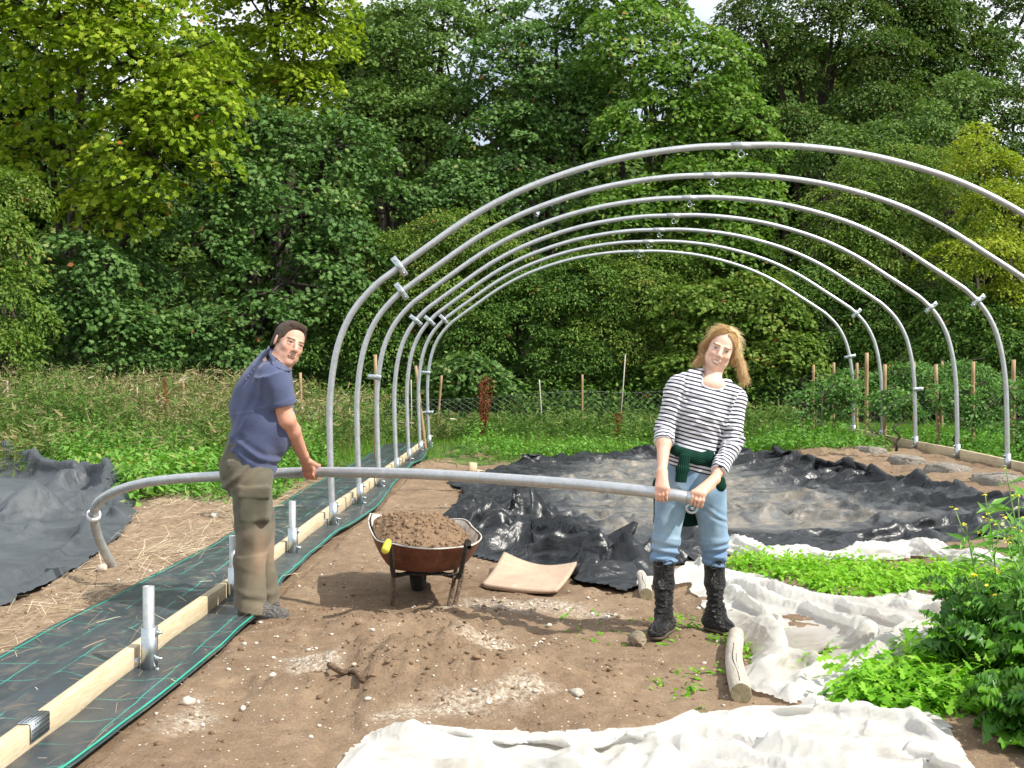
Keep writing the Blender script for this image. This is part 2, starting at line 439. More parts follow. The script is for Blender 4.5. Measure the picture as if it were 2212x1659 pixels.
SHEET = GP([(1085, 1012), (1140, 996), (1250, 985), (1420, 981), (1600, 983), (1720, 992), (1790, 1012), (1880, 1030), (1960, 1047), (2070, 1058), (2150, 1085), (2260, 1080), (2420, 1120), (2300, 1170), (2130, 1158), (2010, 1182),
            (1940, 1200), (1800, 1197), (1640, 1192), (1500, 1215), (1420, 1225), (1400, 1262), (1340, 1277), (1260, 1262), (1225, 1236), (1160, 1222), (1085, 1214), (1040, 1206), (1000, 1170), (958, 1122), (990, 1090), (1010, 1062), (975, 1043), (1040, 1030)])
BED = GP([(1578, 1212), (1700, 1222), (1850, 1226), (2000, 1230), (2150, 1238), (2400, 1255), (2500, 1500), (2100, 1560), (1900, 1550), (1780, 1530), (1650, 1500), (1600, 1400), (1560, 1300)])
GRASS_Y = lambda x: 15.2 + .25 * np.sin(x * 1.3) + .0 * x
CHALK = [GP([(592, 1445), (640, 1420), (700, 1402), (760, 1390), (835, 1382), (840, 1398), (770, 1412), (700, 1440), (640, 1452), (600, 1460)]),
         GP([(985, 1374), (1060, 1372), (1130, 1388), (1120, 1402), (1050, 1402), (990, 1392)]),
         GP([(1000, 1296), (1060, 1300), (1140, 1304), (1210, 1302), (1290, 1312), (1330, 1330), (1250, 1334), (1150, 1325), (1050, 1320), (960, 1316)]),
         GP([(395, 1545), (430, 1515), (445, 1530), (440, 1560), (400, 1570)]),
         GP([(820, 1555), (900, 1540), (1130, 1500), (1180, 1500), (1160, 1512), (1000, 1545)]),
         GP([(1060, 1175), (1130, 1180), (1160, 1200), (1080, 1200)])]
def zdetail(x, y):
    d = .016 * fbm2(x * 3.2, y * 3.2, 21, 4) + .012 * fbm2(x * 9, y * 9, 31, 4)
    c = noise2(x * 21, y * 21, 41); d = d + .010 * np.clip(c - .05, 0, 1) ** .8 * sstep(-.2, .4, noise2(x * 1.7, y * 1.7, 43))
    fp = noise2(x * 3.1 + .7 * noise2(x * 2, y * 2, 3), y * 2.1, 46); d = d - .022 * sstep(.35, .6, fp) + .012 * sstep(-.35, -.6, fp)
    c2 = noise2(x * 48, y * 48, 44); d = d + .005 * np.clip(c2, 0, 1)
    m = 0
    for q in MOUNDS[:6] + MOUNDS[7:9]: m = m + blob(x, y, q[0], q[1], q[2] * 1.2, q[3] * 1.2, 1.0)
    d = d + np.clip(m, 0, 1) * (.07 * np.abs(fbm2(x * 13, y * 13, 51, 4)) + .035 * noise2(x * 5, y * 5, 52))
    return d
def covered(x, y):
    m = ((x > X_ML - .02) & (x < X_MR + .04)).astype(float) * sstep(21.5, 20.5, y)
    for P in (TARP_L, SHEET):
        m = np.maximum(m, np.where(in_poly(x, y, P), 1.0, 0.0))
    return m
def axis(parts):
    r = []
    for a, b, n in parts: r += list(np.linspace(a, b, n, endpoint=False))
    r.append(parts[-1][1]); return np.array(r)
gx = axis([(-300, -60, 12), (-60, -16, 30), (-16, -5, 120), (-5, -3, 60), (-3, 4.2, 330), (4.2, 8, 120), (8, 18, 60), (18, 60, 30), (60, 300, 12)])
gy = axis([(-60, 0, 20), (0, 3.6, 40), (3.6, 7.6, 230), (7.6, 12, 140), (12, 22, 150), (22, 40, 80), (40, 90, 20), (90, 420, 15)])
GX, GY = np.meshgrid(gx, gy, indexing='xy')
cov = covered(GX, GY)
GZ = zsoft(GX, GY) + zdetail(GX, GY) * (1 - cov) - cov * .03
nx, ny = len(gx), len(gy)
ii = (np.arange(ny - 1)[:, None] * nx + np.arange(nx - 1)[None]).ravel()
gf = np.stack([ii, ii + 1, ii + nx + 1, ii + nx], 1)
xs, ys = GX.ravel(), GY.ravel()
wob = fbm2(xs * 5, ys * 5, 61, 4)
ch = np.zeros(len(xs))
for P in CHALK:
    d = poly_dist(xs, ys, P); ins = in_poly(xs, ys, P); d = np.where(ins, d, -d)
    ch = np.maximum(ch, sstep(-.10, .08, d + wob * .13))
straw = sstep(-2.45, -2.75, xs + wob * .2) * sstep(14.6, 12.8, ys + wob)
gr = sstep(-.5, .5, ys - (17.4 - 2.6 * sstep(-2.5, -3.2, xs) + 1.5 * sstep(4, 5.6, xs)) + wob * 1.5)
gr = np.maximum(gr, sstep(5.6, 5.75, xs + wob * .1) * sstep(8, 9, ys)); gr = np.maximum(gr, sstep(-6, -8, xs))
gr = gr * (1 - .92 * sstep(24.5, 26.5, ys + wob))
t = NT('soil'); co = t.coord(); mk = t.n('SeparateColor', {'Color': t.attr('mask').outputs['Color']}).outputs
n1 = t.noise(1.1, 5, .6, co); n2 = t.noise(9, 6, .65, co); n3 = t.noise(70, 4, .7, co)
soil = t.ramp(n1, [(.25, (.115, .076, .046)), (.45, (.20, .137, .085)), (.6, (.28, .202, .130)), (.78, (.37, .28, .185))])
soil = t.mix(.55, soil, t.ramp(n2, [(.25, (.088, .056, .034)), (.5, (.21, .146, .092)), (.8, (.42, .32, .21))]))
soil = t.mix(.3, soil, t.ramp(n3, [(.3, (.085, .05, .03)), (.7, (.36, .26, .18))]))
vor = t.n('TexVoronoi', {'Vector': co, 'Scale': 34.0, 'Randomness': 1.0}); fleck = t.math('LESS_THAN', vor.outputs['Distance'], .15)
pick = t.math('GREATER_THAN', t.n('SeparateColor', {'Color': vor.outputs['Color']}).outputs[0], .78)
soil = t.mix(t.math('MULTIPLY', fleck, pick), soil, (.62, .55, .46))
chc = t.ramp(t.noise(45, 4, .75, co), [(.3, (.20, .155, .11)), (.5, (.43, .37, .29)), (.68, (.72, .67, .58))])
chm = t.math('MULTIPLY', mk[0], t.ramp(t.noise(42, 6, .75, co), [(.42, (.0,) * 3), (.54, (.95,) * 3)]))
soil = t.mix(chm, soil, chc)
stc = t.ramp(t.noise(16, 5, .6, co), [(.3, (.16, .105, .068)), (.55, (.28, .205, .135)), (.8, (.44, .35, .235))])
soil = t.mix(t.math('MULTIPLY', mk[1], .75), soil, stc)
grc = t.ramp(t.noise(3, 5, .6, co), [(.3, (.03, .075, .012)), (.7, (.085, .15, .03))])
soil = t.mix(mk[2], soil, grc)
bp = t.bump(n3, .012, .8, t.bump(t.noise(200, 3, .6, co), .004, .6))
soil_m = t.done(t.pbr(soil, .95, 0, bp, .15))
ground = mesh_np('ground', np.column_stack([xs, ys, GZ.ravel()]), gf, soil_m, None, True, {'mask': ('POINT', 'COLOR', np.column_stack([ch, straw, gr]))})
ground.data.attributes['mask']
tag(ground, kind='structure')

def zg(x, y):                                      # ground with clods
    x = np.asarray(x, float); y = np.asarray(y, float); c = covered(x, y)
    return zsoft(x, y) + zdetail(x, y) * (1 - c) - .03 * c

# ------------------------------------------------------------------ sheets lying on the ground
def drape(P, act, x, y, d, base, step, comp, steps=90, iters=7, bend=.12, lift=.0, fric=.7, press=1.0, iron=1):
    """lets a slack sheet buckle and settle on the ground: comp gives the slack at every grid point"""
    P = P.astype(np.float32); c = comp(x, y, d).astype(np.float32); gz = (zsoft(x, y) + base).astype(np.float32)
    V = np.zeros_like(P); w = act.astype(np.float32)
    cons = []
    for (di, dj, k) in ((0, 1, 1.0), (1, 0, 1.0), (1, 1, .5), (1, -1, .5), (0, 2, bend), (2, 0, bend)):
        for ph in (0, 1):
            n0, n1 = x.shape
            i0 = np.arange(0, n0 - di); j0 = np.arange(0, n1 - abs(dj)) + (abs(dj) if dj < 0 else 0)
            I, J = np.meshgrid(i0, j0, indexing='ij')
            sel = ((J if di == 0 else I) // max(di, abs(dj)) % 2 == ph) & act[I, J] & act[I + di, J + dj]
            a = (I[sel] * n1 + J[sel]); b = ((I[sel] + di) * n1 + J[sel] + dj)
            pq = P.reshape(-1, 3); L = np.linalg.norm(pq[a] - pq[b], axis=1) * (1 + .5 * (c.ravel()[a] + c.ravel()[b]))
            cons.append((a, b, L.astype(np.float32), k))
    Q = P.reshape(-1, 3).copy(); Vv = np.zeros_like(Q); g = gz.ravel(); A = act.ravel(); dt = 1 / 50
    for st in range(steps):
        Vv[:, 2] -= 9.8 * dt * press; Vv *= .97; Pr = Q.copy(); Q = Q + Vv * dt * A[:, None]
        for it in range(iters):
            for a, b, L, k in cons:
                D = Q[b] - Q[a]; ln = np.sqrt((D * D).sum(1)) + 1e-9
                corr = (D * ((ln - L) / ln * .5 * k)[:, None]); 
                Q[a] += corr; Q[b] -= corr
            lowm = Q[:, 2] < g; Q[lowm, 2] = g[lowm]
        Q[lowm, :2] += (Pr[lowm, :2] - Q[lowm, :2]) * fric
        Vv = (Q - Pr) / dt; Vv = np.clip(Vv, -1.5, 1.5); Vv[lowm] *= .3
    Q = Q.reshape(P.shape)                          # iron out the grid-sized zigzags, leaving the folds
    for _ in range(iron):
        R = Q.copy(); acc = (Q[:-2, 1:-1] + Q[2:, 1:-1] + Q[1:-1, :-2] + Q[1:-1, 2:]) * .25
        inn = act[:-2, 1:-1] & act[2:, 1:-1] & act[1:-1, :-2] & act[1:-1, 2:] & act[1:-1, 1:-1]
        R[1:-1, 1:-1] = np.where(inn[..., None], Q[1:-1, 1:-1] * .45 + acc * .55, Q[1:-1, 1:-1]); Q = R
    return Q
def sheet(name, poly, h, mat, step=.035, disp=None, attrs=None, edge=.05, smooth=False, holes=None, base=.015, edge_noise=.0, cloth=None):
    P = np.array(poly); lo = P.min(0) - .05; hi = P.max(0) + .05
    X, Y = np.meshgrid(np.arange(lo[0], hi[0], step), np.arange(lo[1], hi[1], step), indexing='xy')
    s = X.shape; x, y = X.ravel(), Y.ravel()
    wx = x + edge_noise * fbm2(x * 4, y * 4, 71, 3); wy = y + edge_noise * fbm2(x * 4 + 9, y * 4, 72, 3)
    ins = in_poly(wx, wy, poly); d = poly_dist(wx, wy, poly)
    if holes is not None: ins &= ~holes(wx, wy)
    I = ins.reshape(s)
    q = I[:-1, :-1] | I[1:, :-1] | I[:-1, 1:] | I[1:, 1:]
    q &= (I[:-1, :-1].astype(int) + I[1:, :-1] + I[:-1, 1:] + I[1:, 1:]) >= 2
    out = ~in_poly(wx, wy, poly) & (d < step * 2.5); bi = np.nonzero(out)[0]; PP = np.array(poly); bd = np.full(len(bi), 1e9); nx_ = x[bi].copy(); ny_ = y[bi].copy()
    ox = wx[bi] - x[bi]; oy = wy[bi] - y[bi]
    for i in range(len(PP)):                        # outer grid points are pulled onto the outline
        a_ = PP[i]; ab = PP[(i + 1) % len(PP)] - a_; tt = np.clip(((wx[bi] - a_[0]) * ab[0] + (wy[bi] - a_[1]) * ab[1]) / (ab @ ab + 1e-12), 0, 1)
        px_ = a_[0] + tt * ab[0]; py_ = a_[1] + tt * ab[1]; dd = np.hypot(wx[bi] - px_, wy[bi] - py_); m_ = dd < bd
        nx_[m_] = (px_ - ox)[m_]; ny_[m_] = (py_ - oy)[m_]; bd[m_] = dd[m_]
    x[bi] = nx_; y[bi] = ny_
    d[bi] = 0
    Z = zsoft(x, y) + base + h(x, y, d)
    if disp is not None: dx, dy = disp(x, y, d)
    else: dx = dy = 0
    V = np.column_stack([x + dx, y + dy, Z])
    if cloth:
        act = np.zeros(s, bool); act[:-1, :-1] |= q; act[1:, :-1] |= q; act[:-1, 1:] |= q; act[1:, 1:] |= q
        V = drape(V.reshape(s + (3,)), act, x.reshape(s), y.reshape(s), d.reshape(s), base, step, **cloth).reshape(-1, 3); Z = V[:, 2]
    r, c = np.nonzero(q); a = r * s[1] + c; f = np.stack([a, a + 1, a + s[1] + 1, a + s[1]], 1)
    used = np.unique(f); mp = np.full(len(V), -1); mp[used] = np.arange(len(used))
    at = {k: ('POINT', tp, np.asarray(v)[used]) for k, (tp, v) in (attrs(x, y, Z, d) if attrs else {}).items()}
    return mesh_np(name, V[used], mp[f], mat, None, smooth, at)
def line_d(x, y, pts): return poly_dist(x, y, pts, False)
def creases(x, y, seed, n, k0, k1, warp=.35, dirs=None):
    """crumpled foil: sharp folds in many directions with long warps"""
    r = np.random.default_rng(seed); h = 0; tot = 0
    for i in range(n):
        k = k0 * (k1 / k0) ** (i / max(1, n - 1)); th = r.uniform(0, math.pi) if dirs is None else r.normal(*dirs)
        wx = warp * noise2(x * k * .35, y * k * .35, seed + i) / k * 2.5
        ph = (x * math.cos(th) + y * math.sin(th)) * k + r.uniform(0, 9) + wx * k
        a = k ** -.8 * (sstep(-.4, .5, noise2(x * k * .3, y * k * .3, seed + 50 + i)))
        h = h + a * tri(ph) ** 1.15; tot += k ** -.8
    return np.clip(h / tot - .2, 0, None) * 2.4
# ------------------------------------------------------------------ metals and timber
def galv(name, col, rough, scale=30, metal=.75):
    t = NT(name); c = t.coord(); n = t.noise(scale, 4, .6, c); v = t.n('TexVoronoi', {'Vector': c, 'Scale': scale * 2.5}).outputs['Distance']
    cc = t.ramp(n, [(.3, tuple(x * .78 for x in col)), (.7, col)]); cc = t.mix(.18, cc, t.ramp(v, [(0, (.35, .37, .39)), (1, (.85, .87, .88))]))
    return t.done(t.pbr(cc, t.math('MULTIPLY_ADD', n, .25, rough), metal, None, .5))
M_TUBE = galv('galvanised_tube', (.54, .56, .575), .30, 18, .72)
M_ZINC = galv('zinc_fitting', (.50, .56, .58), .22, 40, .95)
M_TUBED = galv('dull_tube', (.42, .45, .44), .36, 14, .6)
def wood(name, a, b, c, sc=(2, 2, 2), axis=(1, 14, 14)):
    t = NT(name); co = t.mapping(t.coord(), axis); n = t.noise(2.2, 6, .6, co, .6); g = t.noise(11, 4, .6, co); st = t.noise(1.4, 3, .5, t.coord())
    cc = t.ramp(n, [(.25, a), (.5, b), (.75, c)]); cc = t.mix(.25, cc, t.ramp(g, [(.35, tuple(v * .55 for v in a)), (.6, c)]))
    cc = t.mix(t.ramp(st, [(.55, (0, 0, 0)), (.75, (.5, .5, .5))]), cc, tuple(v * .55 for v in b))
    return t.done(t.pbr(cc, .7, 0, t.bump(g, .003, .5), .25))
M_TIMBER = wood('pale_timber', (.44, .34, .20), (.56, .45, .29), (.67, .57, .41), axis=(14, 1, 14))
M_STAKE = wood('stake_wood', (.26, .16, .08), (.36, .24, .13), (.48, .34, .2), axis=(14, 14, 1))
M_GREYW = wood('weathered_wood', (.33, .28, .22), (.45, .40, .33), (.58, .53, .46), axis=(12, 1.2, 12))
M_DARK = mat_simple('dark_recess', (.02, .02, .02), .9)

# ------------------------------------------------------------------ hoop profile, measured on the nearest hoop
_hp = [(712, 1130), (708, 1040), (705.5, 960), (705, 880), (712, 800), (728, 730), (757, 670), (800, 620), (835, 592), (900, 545), (1000, 475), (1100, 420), (1200, 380), (1300, 350), (1400, 330), (1500, 318), (1600, 315)]
SC1 = 10.66 / F; TILT = .0245; HX, HZ = 1.86, .10
prof = []
for px, py in _hp:
    x = (px - VX) * SC1 - HX; z = CH - (py - VY) * SC1 - HZ
    prof.append((x + TILT * z, z - TILT * x))
prof[-1] = (0, 3.268); prof = [(min(u, -0.0), h) for u, h in prof]
prof[0] = (prof[0][0] - .0, -.02)
full = [(u, h) for u, h in prof] + [(-u, h) for u, h in prof[-2::-1]]
full = smooth_poly([(u, 0, h) for u, h in full], 150)
def hoop_pt(u, h): return np.array([HX + u * math.cos(TILT) - h * math.sin(TILT), 0, HZ + u * math.sin(TILT) + h * math.cos(TILT)])
def hoop_at(s):                                    # s 0..1 along the tube
    i = s * (len(full) - 1); a = int(min(i, len(full) - 2)); p = full[a] + (full[a + 1] - full[a]) * (i - a); d = full[min(a + 1, len(full) - 1)] - full[a]
    return hoop_pt(p[0], p[2]), _n(hoop_pt(p[0] + d[0], p[2] + d[2]) - hoop_pt(p[0], p[2]))
def s_at_height(h, left=True):
    hh = full[:, 2]; n = len(full) // 2
    i = np.searchsorted(hh[:n], h); return i / (len(full) - 1) if left else 1 - i / (len(full) - 1)
TR = .0288
def foot_parts(root, x, z, side, slant=0.0):
    """ground tube, outer sleeve with bolts, square bracket and collar at the foot of a hoop or stub"""
    m = MB(); m.tube([(x, 0, z - .12), (x, 0, z + .03)], .026, 18); m.build('ground_tube', M_TUBE, root, True)
    m = MB(); m.pipe((x + .004, 0, z + .005), (x + .004, 0, z + .22), .038, .0305, 22); m.build('sleeve', M_ZINC, root, False)
    for zz in (.195, .075, .022):
        m = MB(); m.box((x + side * .044, -.012, z + zz), (.02, .022, .022), bev=.004); m.tube([(x + side * .03, -.012, z + zz), (x + side * .068, -.012, z + zz)], .006, 8)
        m.build('bolt', M_ZINC, root)
    m = MB(); w = .066
    cx = x - side * .075
    m.box((cx, -.004, z + .035), (w, .004, .07))
    m.box((cx, .012, z + .035 - .035), (w, .03, .004)); m.box((cx, .012, z + .07), (w, .03, .004))
    m.build('bracket', M_ZINC, root)
    m = MB()
    for a in (-1, 1):
        for b in (-1, 1): m.box((cx + a * .014, -.0075, z + .035 + b * .014), (.018, .002, .018), bev=.0009)
    m.build('bracket_hole', M_TIMBER, root)
def hoop(Yd, idx, dx=0.0, clips=(), label=''):
    root = empty('tunnel_hoop', (dx, Yd, 0), 0, label, 'tunnel hoop', 'steel hoops of the tunnel frame')
    L, Rr = len(full) // 3, 2 * len(full) // 3
    P = np.array([hoop_pt(p[0], p[2]) for p in full])
    half = len(P) // 2
    m = MB(); m.tube(P[:half + 1], TR, 18); m.build('tube', M_TUBE, root, True)
    m = MB(); m.tube(P[half:], TR, 18); m.build('tube', M_TUBE, root, True)
    m = MB(); m.tube([P[half] - (.09, 0, 0), P[half] + (.09, 0, 0)], TR + .0035, 18); m.build('joint_collar', M_TUBE, root, False)
    # eye clamp under the crown
    c = P[half] + np.array([-.0, 0, 0]); m = MB()
    m.tube([c + np.array([math.sin(a) * (TR + .006), 0, math.cos(a) * (TR + .006)]) @ rotz(math.pi / 2) for a in np.linspace(0, 2 * math.pi, 20, False)], .0045, 8, closed=True, squash=1.0)
    rc = c - np.array([0, .0, TR + .05])
    m.tube([rc + np.array([math.cos(a) * .027, -.005, math.sin(a) * .027]) for a in np.linspace(0, 2 * math.pi, 22, False)], .0045, 8, closed=True)
    m.box(c - np.array([0, 0, TR + .012]), (.02, .02, .03), bev=.003)
    m.tube([rc + (.034, -.005, 0), rc + (.06, -.005, .0)], .006, 8)
    m.build('eye_clamp', M_ZINC, root)
    for s, kind in clips:
        p, T = hoop_at(s); N = np.cross(T, (0, 1, 0)); m = MB()
        R = np.column_stack([N, (0, 1, 0), T])
        ln = .20 if kind == 'plate' else .12
        off = 0 if kind == 'plate' else .06
        m.box(p + N * off + np.array([0, -.033, 0]), (ln, .004, .055), R, .0015); m.box(p + N * off + np.array([0, .033, 0]), (ln * .5, .004, .055), R, .0015)
        for e in (-1, 1): m.box(p + N * (off + e * (ln / 2 - .03)) + np.array([0, -.04, 0]), (.016, .016, .016), R, .003)
        m.box(p + N * off * .0, (.07, .074, .05), R, .004)
        m.build('clamp_plate', M_ZINC, root)
    for side, e in ((1, 0), (-1, -1)):
        foot_parts(root, P[e][0], P[e][2], side)
    return root
SP = 1.681
hoops = []
HL = ['front hoop of the tunnel, nearest and largest, its right end running out of the picture', 'second hoop from the front, just inside the nearest one', 'third hoop from the front, whose right foot stands nearest the yellow flowers',
      'fourth hoop from the front, the middle one of the seven', 'fifth hoop from the front, with a side clip low on its right leg', 'sixth hoop from the front, next to the farthest one', 'farthest and smallest hoop, at the back end of the tunnel']
CL = [[(.262, 'plate')], [(.235, 'plate')], [(.115, 'clip'), (.800, 'plate')], [(.2, 'plate'), (.80, 'plate')], [(.208, 'plate'), (.922, 'clip')], [(.222, 'plate'), (.79, 'plate')], [(.115, 'clip'), (.05, 'plate'), (.875, 'plate')]]
APX = [1597, 1535, 1485, 1452, 1420, 1398, 1377]
for i in range(7):
    Yd = (6.34 + i) * SP; ax = (APX[i] - VX) * Yd / F; dx = (ax - hoop_pt(0, 3.268)[0]) * .6
    hoops.append(hoop(Yd, i, dx, CL[i], HL[i]))
# bare stubs waiting for the next hoops
stub_lab = ['nearest bare ground stub, with bolted sleeve, left of the working man', 'middle bare stub, half hidden behind the trousers of the man', 'bare stub standing between the man and the front hoop']
for i, (px, py, top) in enumerate([(320, 1450, .41), (0, 0, .41), (632, 1195, .42)]):
    Yd = (3.34 + i) * SP; x = -1.79 + (.0 if i != 1 else -.021)
    z = float(zsoft(x, Yd)) - .02
    root = empty('ground_stub', (0, Yd, 0), 0, stub_lab[i], 'metal stub', 'bare ground stubs along the timber')
    m = MB(); m.pipe((x, 0, z - .1), (x, 0, z + top), .0262, .0225, 24); m.build('tube', M_TUBED, root, False)
    foot_parts(root, x, z, 1)
# ------------------------------------------------------------------ base rails
def rail(name, x0, x1, ya, yb, z0, z1, h, th, label, joints):
    root = empty(name, (x0, ya, 0), 0, label, 'timber rail', 'timber base rails of the tunnel')
    ys_ = [ya] + joints + [yb]
    for a, b in zip(ys_[:-1], ys_[1:]):
        n = max(2, int((b - a) / .5)); m = MB(); v = []; f = []
        for k in range(n + 1):
            y = a + .004 + (b - a - .008) * k / n; u = (y - ya) / (yb - ya); x = x0 + (x1 - x0) * u + .006 * math.sin(y * .9); z = z0 + (z1 - z0) * u + .005 * math.sin(y * 1.3)
            for (ddx, ddz) in ((-th / 2 + .002, 0), (th / 2 - .002, 0), (th / 2, .003), (th / 2, h - .004), (th / 2 - .004, h), (-th / 2 + .004, h), (-th / 2, h - .004), (-th / 2, .003)):
                v.append((x + ddx - x0, y - ya, z + ddz))
        for k in range(n):
            for q in range(8): f.append((k * 8 + q, k * 8 + (q + 1) % 8, (k + 1) * 8 + (q + 1) % 8, (k + 1) * 8 + q))
        f.append(tuple(range(8))[::-1]); f.append(tuple(n * 8 + q for q in range(8))); m.add(v, f); m.build('board', M_TIMBER, root)
    return root
railL = rail('base_rail', -1.875, -1.865, 3.5, 20.9, -.01, .0, .118, .05, 'long pale timber rail lying on the black weed membrane', [8.02, 12.5, 17.2])
# nail plate on the near joint: punched plate folded over the top edge
m = MB(); py_ = 4.52
m.box((-1.8475 + 1.875, py_ - 3.5, .074), (.002, .17, .07))
m.box((-1.8725 + 1.875, py_ - 3.5, .111), (.049, .17, .002)); m.build('nail_plate', M_ZINC, railL)
m = MB()
for a in range(9):
    for b in range(4): m.box((-1.846 + 1.875, py_ - 3.5 - .074 + a * .0185 + (b % 2) * .006, .048 + b * .017), (.0016, .010, .004))
    for b in range(3): m.box((-1.888 + b * .015 + 1.875, py_ - 3.5 - .074 + a * .0185 + (b % 2) * .006, .1125), (.004, .010, .0016))
m.build('punched_slots', M_DARK, railL)
railR = rail('base_rail', 5.60, 5.56, 10.2, 21.3, .165, .165, .15, .05, 'timber rail on the right, in front of the bushes', [13.3, 17.0])

# concrete footings on the right
M_CONC = mat_simple('pale_concrete', (.40, .36, .30), .9, 0, .3, 9, .5, 50)
cl = ['nearest of the pale concrete footings by the right rail, at the yellow flowers', 'second nearest concrete footing, below the third hoop from the right foot', 'middle concrete footing with a tuft of grass beside it', 'fourth concrete footing, flat and half sunk', 'farthest concrete footing, almost buried in the grass edge']
for i, (px, py, w) in enumerate([(2157, 1036, .46), (2048, 1012, .40), (1958, 993, .36), (1880, 972, .34), (1822, 956, .34)]):
    x, y = G(px, py + 6); bm = bmesh.new(); bmesh.ops.create_icosphere(bm, subdivisions=4, radius=1)
    V = np.array([v.co[:] for v in bm.verts]); Fc = np.array([[v.index for v in f.verts] for f in bm.faces]); bm.free()
    p = np.sign(V) * np.abs(V) ** .42; p[:, 0] *= w / 2 * (1 - .25 * np.clip(p[:, 2], 0, 1)); p[:, 1] *= .26; p[:, 2] *= .095
    p = p @ rotz(.25).T
    p += (noise3(V[:, 0] * 4, V[:, 1] * 4, V[:, 2] * 4 + i * 7, 5) * .02)[:, None] * V
    o = mesh_np('concrete_footing', p, Fc, M_CONC, None, True, loc=(x, y, float(zsoft(x, y)) - .012)); tag(o, cl[i], 'concrete footing', 'concrete footings by the right rail')

# ------------------------------------------------------------------ woven weed membrane under the left rail
def h_mem(x, y, d):
    r = .012 * fbm2(x * 3, y * 1.5, 81, 3) + .010 * np.clip(noise2(x * 2.2, y * .9, 82), 0, 1) * 2
    r = r + .05 * sstep(.12, .0, np.abs(x + 2.1 - .1 * noise2(y * .4, 0, 8))) * sstep(-.1, .6, noise2(y * .7, 3.3, 9)) * .6
    trough = -.012 * sstep(.14, .04, np.abs(x + 1.80)); return r + trough + .006
mem_poly = [(X_ML + .03 * math.sin(y * .8), y) for y in np.linspace(3.2, 21.2, 24)] + [(X_MR + .045 * math.sin(y * 1.1 + 1) - .03 * (y > 16), y) for y in np.linspace(21.0, 3.2, 40)]
t = NT('woven_membrane'); co = t.coord(); sep = t.n('SeparateXYZ', {'Vector': co}).outputs
n = t.noise(1.6, 5, .6, t.mapping(co, (1, .5, 1))); dirt = t.noise(5, 6, .7, t.mapping(co, (1.6, .8, 1)))
base = t.ramp(n, [(.3, (.020, .028, .034)), (.7, (.050, .064, .074))])
base = t.mix(t.ramp(dirt, [(.5, (0, 0, 0)), (.78, (.75, .75, .75))]), base, (.16, .135, .095))
wob_ = t.math('MULTIPLY', t.math('SUBTRACT', t.noise(1.3, 3, .6, co), .5), .05)
def line_mask(coord, period, width, off=0.0):
    f = t.math('FRACT', t.math('DIVIDE', t.math('ADD', t.math('ADD', coord, wob_), off), period)); return t.math('LESS_THAN', f, width / period)
gm = t.math('MAXIMUM', line_mask(sep[0], .235, .008, 2.60), line_mask(sep[1], .30, .007))
gm = t.math('MULTIPLY', gm, t.ramp(t.noise(2.1, 3, .7, co), [(.42, (0, 0, 0)), (.52, (.8, .8, .8))]))
base = t.mix(gm, base, (.03, .30, .22))
weave = t.n('TexBrick', {'Vector': co, 'Scale': 90.0, 'Mortar Size': .1}).outputs['Fac']
M_MEM = t.done(t.pbr(base, t.math('MULTIPLY_ADD', dirt, .45, .2), 0, t.bump(weave, .001, .25), .55))
mem = sheet('weed_membrane', mem_poly, h_mem, M_MEM, .03, smooth=True, base=.012)
tag(mem, 'long strip of black woven weed membrane with green threads under the timber rail', 'weed membrane')
# green edge threads are stitched in: a part of the membrane
M_GRN = mat_simple('green_thread', (.03, .33, .22), .5)
m = MB()
for xe, ph, dd in ((X_MR, 1.0, 1.1), ):
    pts = [(xe + .045 * math.sin(y * 1.1 + 1) - .03 * (y > 16) - .02, y) for y in np.linspace(3.3, 20.6, 160)]
    pts = [(x, y, float(zsoft(x, y)) + .0165 + float(h_mem(np.array(x), np.array(y), 0))) for x, y in pts]
    m.tube(pts, .0045, 6)
pts = [(X_ML + .03 * math.sin(y * .8) + .03, y) for y in np.linspace(3.3, 20.6, 160)]
m.tube([(x, y, float(zsoft(x, y)) + .0145 + float(h_mem(np.array(x), np.array(y), 0))) for x, y in pts], .0028, 6)
m.build('edge_thread', M_GRN, mem)
